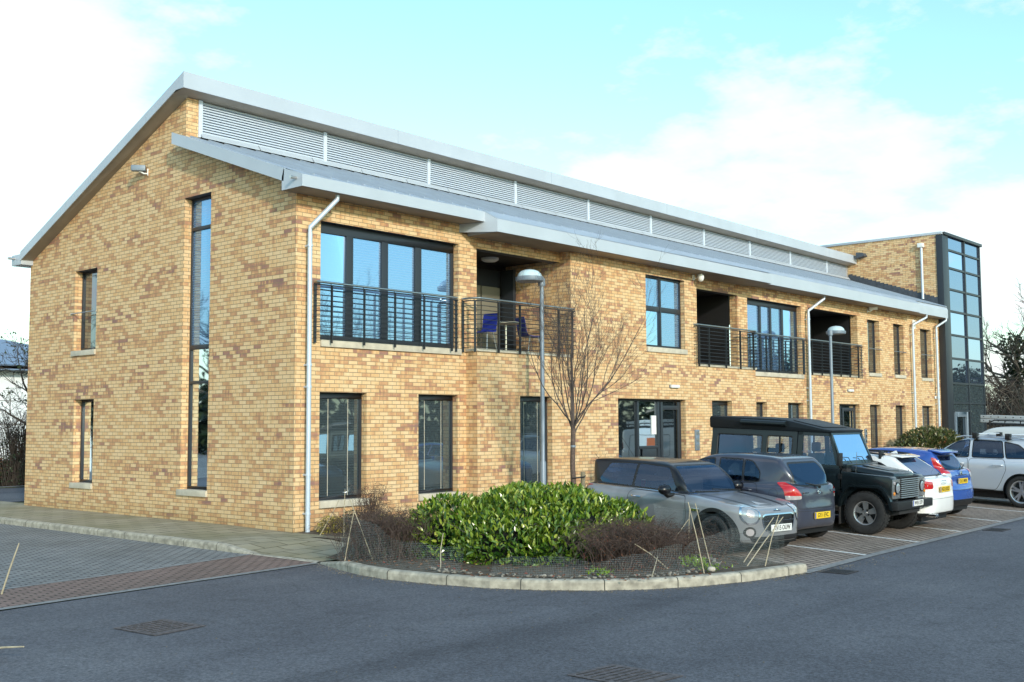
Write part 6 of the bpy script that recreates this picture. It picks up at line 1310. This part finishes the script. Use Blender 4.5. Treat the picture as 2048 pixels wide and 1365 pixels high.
b = MB(); b.lathe([(0, -.03), (.045, -.02), (.055, .0), (.045, .03), (0, .04)], (.05, -8.62, .02), (.1, 0, 1), 12); tag(b.build('stone', simple('pale_stone', (.55, .5, .42), .8, noise=.2), smooth=True), 'rounded pale stone lying on the soil just behind the island kerb', 'stone')
gr = MB(); PK = [Vector((x, y, 0)) for x, y in ISL] + [Vector((2.6, -9.25, 0)), Vector((4.5, -9.2, 0))]
for i in range(900):
    k = rng.integers(0, len(PK) - 1); p = PK[k].lerp(PK[k + 1], rng.random()); d = (PK[k + 1] - PK[k]).normalized(); nv = Vector((d.y, -d.x, 0)); 
    if nv.dot(p - Vector((0, -5.5, 0))) < 0: nv = -nv
    q = p + nv * (.08 + abs(rng.normal()) * .10); r = rng.uniform(.004, .011); gr.lathe([(0, -r * .5), (r, 0), (0, r * .8)], (q.x, q.y, ZG + .004), (rng.normal() * .3, rng.normal() * .3, 1), 5)
for i in range(260):
    x, y = rng.uniform(-9, 6), rng.uniform(-13, -7); 
    if (x + .1) ** 2 / 6.2 + (y + 5.6) ** 2 / 13 < 1 or (x > 1.2 and y > -9.3): continue
    r = rng.uniform(.004, .010); gr.lathe([(0, -r * .5), (r, 0), (0, r * .8)], (x, y, ZG + .003), (0, 0, 1), 5)
gr.build('kerb_grit', simple('grit', (.17, .15, .12), .9, noise=.5, nscale=3))['kind'] = 'stuff'
n = 260; wp = np.concatenate([np.array(c) + rng.normal(size=(n // 4, 3)) * np.array([.09, .09, .02]) for c in ((.35, -8.15, .03), (.15, -8.55, .03), (.75, -7.9, .03), (-1.1, -7.7, .03))])
leaves('weeds', wp, unit(len(wp)) + np.array([0, 0, .8]), unit(len(wp)), .05, .025, np.full(len(wp), .55), lm['laurel'])['kind'] = 'stuff'

# sapling with its stake
def branch(b, p, d, L_, r, lvl, ends, up=.25, wob=.10, seg=6, fan=(3, 5), ang=.55, shrink=.62, n=5, minr=.0018):
    pts = [p]; q = Vector(p); dd = Vector(d).normalized()
    for k in range(seg):
        dd = (dd + Vector(rng.normal(size=3)) * wob + Vector((0, 0, up * .18))).normalized(); q = q + dd * L_ / seg; pts.append(q.copy())
    rs = [max(minr, r * (1 - .62 * k / seg)) for k in range(seg + 1)]; b.tube(pts, rs, n if lvl > 1 else 3, caps=False); ends.append(pts[-1])
    if lvl > 0:
        for c in range(rng.integers(*fan)):
            k = rng.integers(max(1, seg // 3), seg + 1); bd = (pts[k] - pts[k - 1]).normalized(); a = bd.orthogonal().normalized(); a.rotate(Matrix.Rotation(rng.uniform(0, 2 * math.pi), 3, bd)); nd = (bd + a * math.tan(ang * rng.uniform(.6, 1.25))).normalized()
            branch(b, pts[k], nd, L_ * shrink * rng.uniform(.7, 1.15), rs[k] * .62, lvl - 1, ends, up, wob, max(3, seg - 1), fan, ang, shrink, n, minr)
sp_ = empty('sapling', 'young bare tree with upswept branches beside the near lamp post', 'tree', (0, 0, 0)); T0 = Vector((4.34, -3.0, .03))
b = MB(); b.tube([T0, T0 + Vector((.01, 0, .5)), T0 + Vector((-.01, .01, 1.1)), T0 + Vector((.01, 0, 1.80))], [.062, .055, .050, .045], 10); b.build('trunk', M['bark'], sp_, smooth=True)
b = MB(); ends = []
for k in range(13):
    a = 2 * math.pi * k / 13 + rng.uniform(-.2, .2); tilt = [1.0, .32, .68, .15, .48][k % 5]; d = Vector((math.cos(a) * tilt, math.sin(a) * tilt, 1)); branch(b, T0 + Vector((0, 0, 1.62 + .26 * ((k * 5) % 13) / 13)), d, rng.uniform(1.8, 2.5) * (1.0 if tilt < .6 else .95), .0150, 3, ends, .42, .11, 8, (5, 7), .46, .48, 5, .0015)
b.tube([T0 + Vector((0, 0, 1.75)), T0 + Vector((.02, .02, 2.4)), T0 + Vector((-.03, 0, 3.2)), T0 + Vector((.02, -.02, 3.9))], [.042, .03, .02, .008], 8)
b.build('crown', tw['sapling'], sp_, recalc=False)
b = MB(); b.tube([T0 + Vector((0, 0, 1.42)), T0 + Vector((0, 0, 1.46))], .052, 12); b.build('trunk_band', M['lampgrey'], sp_)
stk = empty('tree_stake', 'short wooden stake with a black strap beside the sapling trunk', 'stake', (T0.x + .14, T0.y - .12, 0)); b = MB(); b.tube([(0, 0, 0), (0, 0, .98)], .045, 10); b.build('post', M['wood'], stk); b = MB(); b.tube([(-.2, .1, .86), (-.03, -.05, .88), (.05, -.02, .90), (.04, .05, .89)], .016, 6); b.build('strap', M['black'], stk)

# canes and netting guarding the bed
CN = [((-2.13, -3.96), (-2.08, -4.1, .69)), ((-1.84, -4.23), (-2.1, -4.03, .84)), ((.16, -1.21), (.13, -1.27, .78)), ((.01, -.74), (.2, -1.03, .59)), ((2.0, -7.05), (1.96, -7.1, .65)), ((-.03, -8.56), (-.13, -8.4, .88)), ((.2, -8.54), (.01, -8.42, .86)), ((1.5, -6.9), (1.92, -7.1, .45)), ((1.25, -8.4), (1.75, -8.61, .57)), ((.94, -8.63), (1.48, -8.9, .61)), ((1.13, -8.80), (1.36, -8.90, .65)), ((.06, -7.95), (-.62, -7.9, .35)), ((-.81, -8.28), (-.25, -8.0, .17)), ((-1.75, -5.5), (-1.5, -5.3, .40))]
where = ['bent cane at the left end of the netting', 'leaning cane over the left brown shrub', 'upright cane in front of the first ground-floor window', 'slanting cane by the dark shrub at the corner', 'upright cane of the bundle beside the front wheel', 'left long cane of the crossed pair before the grey car door', 'right long cane of the crossed pair before the grey car door', 'cane leaning left of the bundle by the front wheel', 'left cane crossing the grey car bumper', 'middle cane crossing the grey car number plate', 'right cane crossing the grey car grille', 'pale cane lying across the right brown shrub', 'short cane lying low at the right brown shrub', 'short stick poking out under the hedge']
for (bx_, by_), tp, *_ in [(c[0], c[1]) for c in CN]:
    i = [c[0] for c in CN].index((bx_, by_)); b = MB(); A = Vector((bx_, by_, -.03)); B = Vector(tp); b.tube([A, (A + B) / 2 + Vector(rng.normal(size=3) * .012), B], [.0075, .007, .0055], 6); tag(b.build('cane', M['cane'], None, smooth=True), where[i], 'cane', 'bamboo canes holding the netting')
b = MB(); b.tube([(-6.38, -2.66, ZG), (-6.33, -2.76, .2), (-6.27, -2.85, .50)], [.011, .010, .007], 6); tag(b.build('cane', M['cane'], None, smooth=True), 'pale dry cane standing by itself at the left edge of the frame', 'cane')
b = MB(); b.tube([(-8.12, -6.3, -.03), (-8.05, -6.5, .0), (-8.0, -6.75, .03)], [.010, .009, .006], 6); tag(b.build('cane', M['cane'], None, smooth=True), 'fallen dry cane lying on the corner kerb at the lower left edge', 'cane')
def net(path, h0, h1, label, wob=.06, lean=.12):
    P = [Vector((x, y, 0)) for x, y in path]; out = [P[0]]
    for p in P[1:]:
        q = out[-1]; m = max(1, int((p - q).length / .09)); out += [q + (p - q) * k / m for k in range(1, m + 1)]
    b = MB(); rows = 7; grid = []; acc = 0
    for i, p in enumerate(out):
        if i: acc += (p - out[i - 1]).length
        t = i / (len(out) - 1); hh = h0 + (h1 - h0) * t + .05 * math.sin(acc * 3.1) + .02 * math.sin(acc * 8.3); d = (out[min(i + 1, len(out) - 1)] - out[max(i - 1, 0)]).normalized(); nv = Vector((-d.y, d.x, 0)); col = []
        for r_ in range(rows + 1):
            v = r_ / rows; col.append(((p + nv * (wob * math.sin(acc * 5 + v * 4) * v + lean * v + rng.normal() * .006) + Vector((0, 0, hh * v - .01))), (acc, hh * v)))
        grid.append(col)
    for i in range(len(grid) - 1):
        for r_ in range(rows): q = [grid[i][r_], grid[i + 1][r_], grid[i + 1][r_ + 1], grid[i][r_ + 1]]; b.face([a[0] for a in q], [a[1] for a in q])
    return tag(b.build('garden_netting', M['net'], None, recalc=False), label, 'netting')
net([(-2.1, -3.75), (-2.28, -4.6), (-2.25, -5.4), (-2.1, -6.2)], .62, .25, 'fine grey garden netting draped over the left brown shrub'); net([(-1.95, -6.6), (-1.55, -7.4), (-1.0, -8.0), (-.3, -8.45)], .16, .30, 'low sagging stretch of grey garden netting in front of the laurel hedge')
net([(-.3, -8.42), (.2, -8.55), (.9, -8.72), (1.48, -8.9)], .34, .62, 'grey garden netting stretched before the grey hatchback bumper', .04, .0); net([(1.45, -8.85), (1.62, -8.1), (1.85, -7.1), (1.3, -6.9)], .6, .66, 'grey garden netting along the side of the grey hatchback', .04, .0)

# ------------------------------------------------------------------ background
def bare_tree(label, loc, h, seed, lvl=4, ivy=0, spread=.5, group=None, twig='grey', dead=0):
    global rng
    keep = rng; rng = np.random.default_rng(seed); o = empty('bare_tree', label, 'tree', (0, 0, 0), 0, group); b = MB(); B0 = Vector(loc); th = h * .30
    b.tube([B0, B0 + Vector((h * .01, 0, th * .5)), B0 + Vector((0, h * .01, th)), B0 + Vector((h * .02, 0, h * .62))], [h * .028, h * .022, h * .018, h * .008], 8); b.build('trunk', tw[twig], o, smooth=True)
    b = MB(); ends = []
    for k in range(9):
        a = 2.4 * k + rng.uniform(-.3, .3); t = .55 + .05 * k; branch(b, B0 + Vector((0, 0, th * (.75 + .13 * k))), Vector((math.cos(a), math.sin(a), t)), h * .36 * rng.uniform(.75, 1.1) * (1 - .04 * k), h * .010, lvl - 1, ends, .35, .16, 6, (4, 7), spread, .58, 5, h * .0009)
    b.build('crown', tw[twig], o, recalc=False)
    if dead: E = np.array([tuple(e) for e in ends]); E = E[rng.random(len(E)) < dead]; n_ = len(E); leaves('dead_leaves', E, unit(n_), unit(n_), .09, .06, rng.random(n_), lm['ivy'], o)
    if ivy:
        n_ = ivy; t = rng.random(n_); a = rng.uniform(0, 2 * math.pi, n_); r = h * (.05 + .05 * np.sin(t * 9) ** 2) * rng.random(n_) ** .5; p = np.stack([loc[0] + r * np.cos(a), loc[1] + r * np.sin(a), loc[2] + h * .62 * t], 1); leaves('ivy', p, unit(n_), unit(n_), h * .018, h * .014, rng.random(n_), lm['ivy'], o)
    rng = keep; return o
bare_tree('tall bare tree with ivy on its trunk, just right of the stair tower', (55.5, 4.2, 0), 11.2, 11, 4, 1600, .55, 'bare trees beyond the tower'); bare_tree('bare spreading tree at the right edge, beyond the ivy-clad one', (53.0, 1.0, 0), 9.8, 5, 4, 900, .6, 'bare trees beyond the tower'); bare_tree('bare tree further back between the two at the right', (66, 5.5, 0), 10.0, 23, 4, 500, .6, 'bare trees beyond the tower')
bare_tree('bare tree with a few dark leaves at the left edge, behind the gable', (4.1, 17.6, -.1), 6.0, 3, 4, 0, .75, None, 'dark', .35)
o = empty('scrub_thicket', 'brown leafless thicket behind the glass stair tower', 'scrub', (0, 0, 0)); twig_bush('twigs', tw['brown'], o, (54, 5.2, 0), 520, (6, 5), 5.4, .55, .02, 6, .42, 4); n = 1800; p, nn = mound(n, [(54, 5.2, 1, 4.5, 4, 3.2), (58, 7, 1, 4, 4, 3.6)], shell=.7, zmin=0); leaves('leaves', p, unit(n), unit(n), .16, .1, rng.random(n) * .7, lm['brown'], o)
o = empty('scrub_bank', 'dark tangled scrub bank beyond the tower at the right edge', 'scrub', (0, 0, 0)); twig_bush('twigs', tw['grey'], o, (52, -1.0, 0), 700, (9, 7), 5.2, .55, .022, 6, .42, 3); n = 6000; p, nn = mound(n, [(54, 1, 1, 5, 4, 3.4), (50, -3, .8, 4, 4, 2.6), (58, 3.5, 1, 5, 4, 4.0), (48, -6, .5, 4, 4, 2.0)], shell=.6, zmin=0); leaves('foliage', p, unit(n), unit(n), .22, .16, rng.random(n) * .8, lm['ivy'], o)
bare_tree('bare tree standing beyond the sett yard, mirrored in the tall gable window', (-25, 50, 0), 15, 31, 4, 900, .55); bare_tree('second bare tree beyond the sett yard, mirrored in the gable glass', (-33, 52, 0), 14, 37, 4, 600, .55)
sheet('side_road', [(-60, 13.6), (60, 13.6), (60, 20.5), (-60, 20.5)], ZG + .010, M['asphalt']); strip('far_kerb', [(-60, 20.6), (60, 20.6)], .35, ZG + .05, M['strip'])
o = empty('hedge', 'brown winter hedge before the white building at the left edge', 'hedge', (0, 0, 0)); n = 5200; p = np.stack([rng.uniform(-6, 14, n), rng.uniform(21.6, 23.0, n), rng.uniform(-.1, .95, n)], 1); leaves('foliage', p, unit(n), unit(n), .11, .07, rng.random(n) * .6, lm['brown'], o); b = MB(); b.box((-6, 22.0, -.1), (14, 22.6, .75)); b.build('inner_shade', simple('hedge_core', (.02, .014, .011), 1.), o)
o = empty('bush', 'dark leafless bush leaning over the brown hedge at the left edge', 'bush', (0, 0, 0)); twig_bush('twigs', tw['dark'], o, (4.9, 21.4, -.1), 260, (1.5, 1.2), 3.0, .8, .012, 6, .2, 4); n = 900; p, nn = mound(n, [(4.9, 21.4, .6, 1.3, 1., 1.3)], shell=.7, zmin=0); leaves('leaves', p, unit(n), unit(n), .08, .05, rng.random(n), lm['ivy'], o)
wb = empty('white_building', 'white clad building with shallow blue-grey roof at the left edge', 'building', (0, 0, 0)); wm = simple('white_cladding', (.74, .77, .80), .5)
b = MB(); b.box((-12, 31, -.2), (14.5, 44, 4.35)); b.build('wall', wm, wb); b = MB(); b.prism([(-12.6, 30.3, 4.35), (15.1, 30.3, 4.35), (15.1, 30.3, 4.52), (11, 37, 5.7), (-9, 37, 5.7), (-12.6, 30.3, 4.52)], (0, .2, 0)); b.face([(-12.6, 30.3, 4.52), (15.1, 30.3, 4.52), (11, 37, 6.1), (-9, 37, 6.1)]); b.face([(15.1, 30.3, 4.52), (15.1, 44.6, 4.52), (11, 37, 6.1)]); b.box((-12.6, 30.3, 4.3), (15.1, 44.6, 4.5)); b.build('roof', simple('blue_grey_roof', (.20, .27, .38), .45, .3), wb)
for z in (1.0, 2.0, 3.0): b = MB(); b.box((-12, 30.985, z), (14.5, 31.0, z + .03)); b.build('cladding_joint', M['strip'], wb)
for x in (1.5, 5.5, 9.8): b = MB(); b.box((x, 30.97, 3.25), (x + 2.4, 31.0, 4.1)); b.build('window', simple('beige_blind', (.42, .40, .32), .5), wb)
b = MB(); b.box((13.0, 30.9, 1.2), (13.6, 31.0, 4.2)); b.build('dark_panel', M['frame'], wb)
# planting across the road: it is only seen mirrored in the glass
n = 28000; cs = [(rng.uniform(-25, 75), rng.uniform(-40, -33), 0) for _ in range(40)] + [(rng.uniform(-46, -8), rng.uniform(50, 60), 0) for _ in range(34)]
lb = [(x, y, 1.2, rng.uniform(2.4, 3.8), rng.uniform(2, 3), rng.uniform(3.2, 4.8)) for x, y, z in cs] + [(rng.uniform(75, 150), rng.uniform(-42, -34), 2.5, rng.uniform(3, 5), 3, rng.uniform(5, 8)) for _ in range(26)]; p, nn = mound(n, lb, shell=.5, zmin=-.1); leaves('woodland', p, unit(n), unit(n), rng.uniform(.5, .9, n), rng.uniform(.35, .6, n), rng.random(n), lm['ivy'])['kind'] = 'stuff'
# ------------------------------------------------------------------ sky, sun, camera
SUN_AZ, SUN_EL = R(-24), R(20)                 # azimuth measured from -y towards +x
wd = bpy.data.worlds.new('World'); scene.world = wd; wd.use_nodes = True; nt = wd.node_tree; L = nt.links.new
bg = nt.nodes['Background']; sky = nt.nodes.new('ShaderNodeTexSky'); sky.sky_type = 'NISHITA'; sky.sun_disc = False
sky.sun_elevation = SUN_EL
sd = Vector((math.sin(SUN_AZ) * math.cos(SUN_EL), -math.cos(SUN_AZ) * math.cos(SUN_EL), math.sin(SUN_EL)))
sky.sun_rotation = math.atan2(sd.x, sd.y); sky.air_density = 1.2; sky.dust_density = .6; sky.ozone_density = 1.6
tc = nt.nodes.new('ShaderNodeTexCoord'); sp = N(nt, 'ShaderNodeSeparateXYZ'); L(tc.outputs['Generated'], sp.inputs[0])
# clouds: noise on a flat layer high overhead
zc = math_(nt, 'ADD', math_(nt, 'MAXIMUM', sp.outputs[2], 0.0), .22)
cx_ = math_(nt, 'DIVIDE', sp.outputs[0], zc); cy_ = math_(nt, 'DIVIDE', sp.outputs[1], zc)
cb = N(nt, 'ShaderNodeCombineXYZ'); L(cx_, cb.inputs[0]); L(cy_, cb.inputs[1])
mp = N(nt, 'ShaderNodeMapping'); mp.inputs['Location'].default_value = CLOUD_LOC; mp.inputs['Scale'].default_value = (1, 1, 1); L(cb.outputs[0], mp.inputs[0])
nz = N(nt, 'ShaderNodeTexNoise', Scale=1.45, Detail=10., Roughness=.6); L(mp.outputs[0], nz.inputs['Vector'])
nv = nz.outputs[0]
for (dx, dy, dz), sharp, amt in CLOUD_BANKS:   # broad cloud banks in fixed directions of the sky
    dv = Vector((dx, dy, dz)).normalized(); dp = nt.nodes.new('ShaderNodeVectorMath'); dp.operation = 'DOT_PRODUCT'; dp.inputs[1].default_value = dv; L(tc.outputs['Generated'], dp.inputs[0])
    g = math_(nt, 'POWER', math_(nt, 'MAXIMUM', dp.outputs['Value'], 0.0), sharp); nv = math_(nt, 'ADD', nv, math_(nt, 'MULTIPLY', g, amt))
cr = ramp(nt, [(.515, (0, 0, 0)), (.57, (.55, .55, .55)), (.67, (1, 1, 1))]); L(nv, cr.inputs[0])
skyc = mixc(nt, 1.0, sky.outputs[0], SKY_TINT, 'MULTIPLY')
cloud = mixc(nt, nz.outputs[0], CLOUD_DARK, CLOUD_LIGHT)
hz = N(nt, 'ShaderNodeMapRange'); hz.interpolation_type = 'SMOOTHSTEP'; hz.inputs[1].default_value = -.02; hz.inputs[2].default_value = .22; hz.inputs[3].default_value = .72; hz.inputs[4].default_value = 0.; L(sp.outputs[2], hz.inputs[0])
fr_ = N(nt, 'ShaderNodeMapRange'); fr_.inputs[1].default_value = -.5; fr_.inputs[2].default_value = .4; fr_.inputs[3].default_value = .45; fr_.inputs[4].default_value = 1.; L(sp.outputs[1], fr_.inputs[0])
skyc = mixc(nt, math_(nt, 'MULTIPLY', hz.outputs[0], fr_.outputs[0]), skyc, HAZE)
col = mixc(nt, math_(nt, 'MULTIPLY', cr.outputs[0], CLOUD_AMT), skyc, cloud)
L(col, bg.inputs[0]); bg.inputs[1].default_value = .10
sl = bpy.data.lights.new('sun', 'SUN'); sl.energy = SUN_E; sl.angle = R(SUN_ANGLE); sl.color = (1., .90, .77); so = bpy.data.objects.new('sun', sl); COL.objects.link(so)
so.rotation_euler = sd.to_track_quat('Z', 'Y').to_euler()
cam = bpy.data.cameras.new('camera'); co = bpy.data.objects.new('camera', cam); COL.objects.link(co); scene.camera = co
cam.sensor_width = 36; cam.lens = 36 * 2202.36 / 2048; cam.clip_end = 2000; cam.clip_start = .1
yaw, pit, rol = R(-48.645928), R(4.32585364), R(-.31025335)
fw = Vector((-math.sin(yaw) * math.cos(pit), math.cos(yaw) * math.cos(pit), math.sin(pit))); r0 = Vector((math.cos(yaw), math.sin(yaw), 0)); u0 = r0.cross(fw)
r2 = r0 * math.cos(rol) + u0 * math.sin(rol); u2 = -r0 * math.sin(rol) + u0 * math.cos(rol)
co.matrix_world = Matrix(((r2.x, u2.x, -fw.x, -12.40978813), (r2.y, u2.y, -fw.y, -16.18921049), (r2.z, u2.z, -fw.z, 1.89560323), (0, 0, 0, 1)))
scene.view_settings.view_transform = 'Standard'; scene.view_settings.look = 'None'; scene.view_settings.exposure = 0
scene.cycles.max_bounces = 8; scene.cycles.transparent_max_bounces = 24; scene.cycles.use_denoising = True
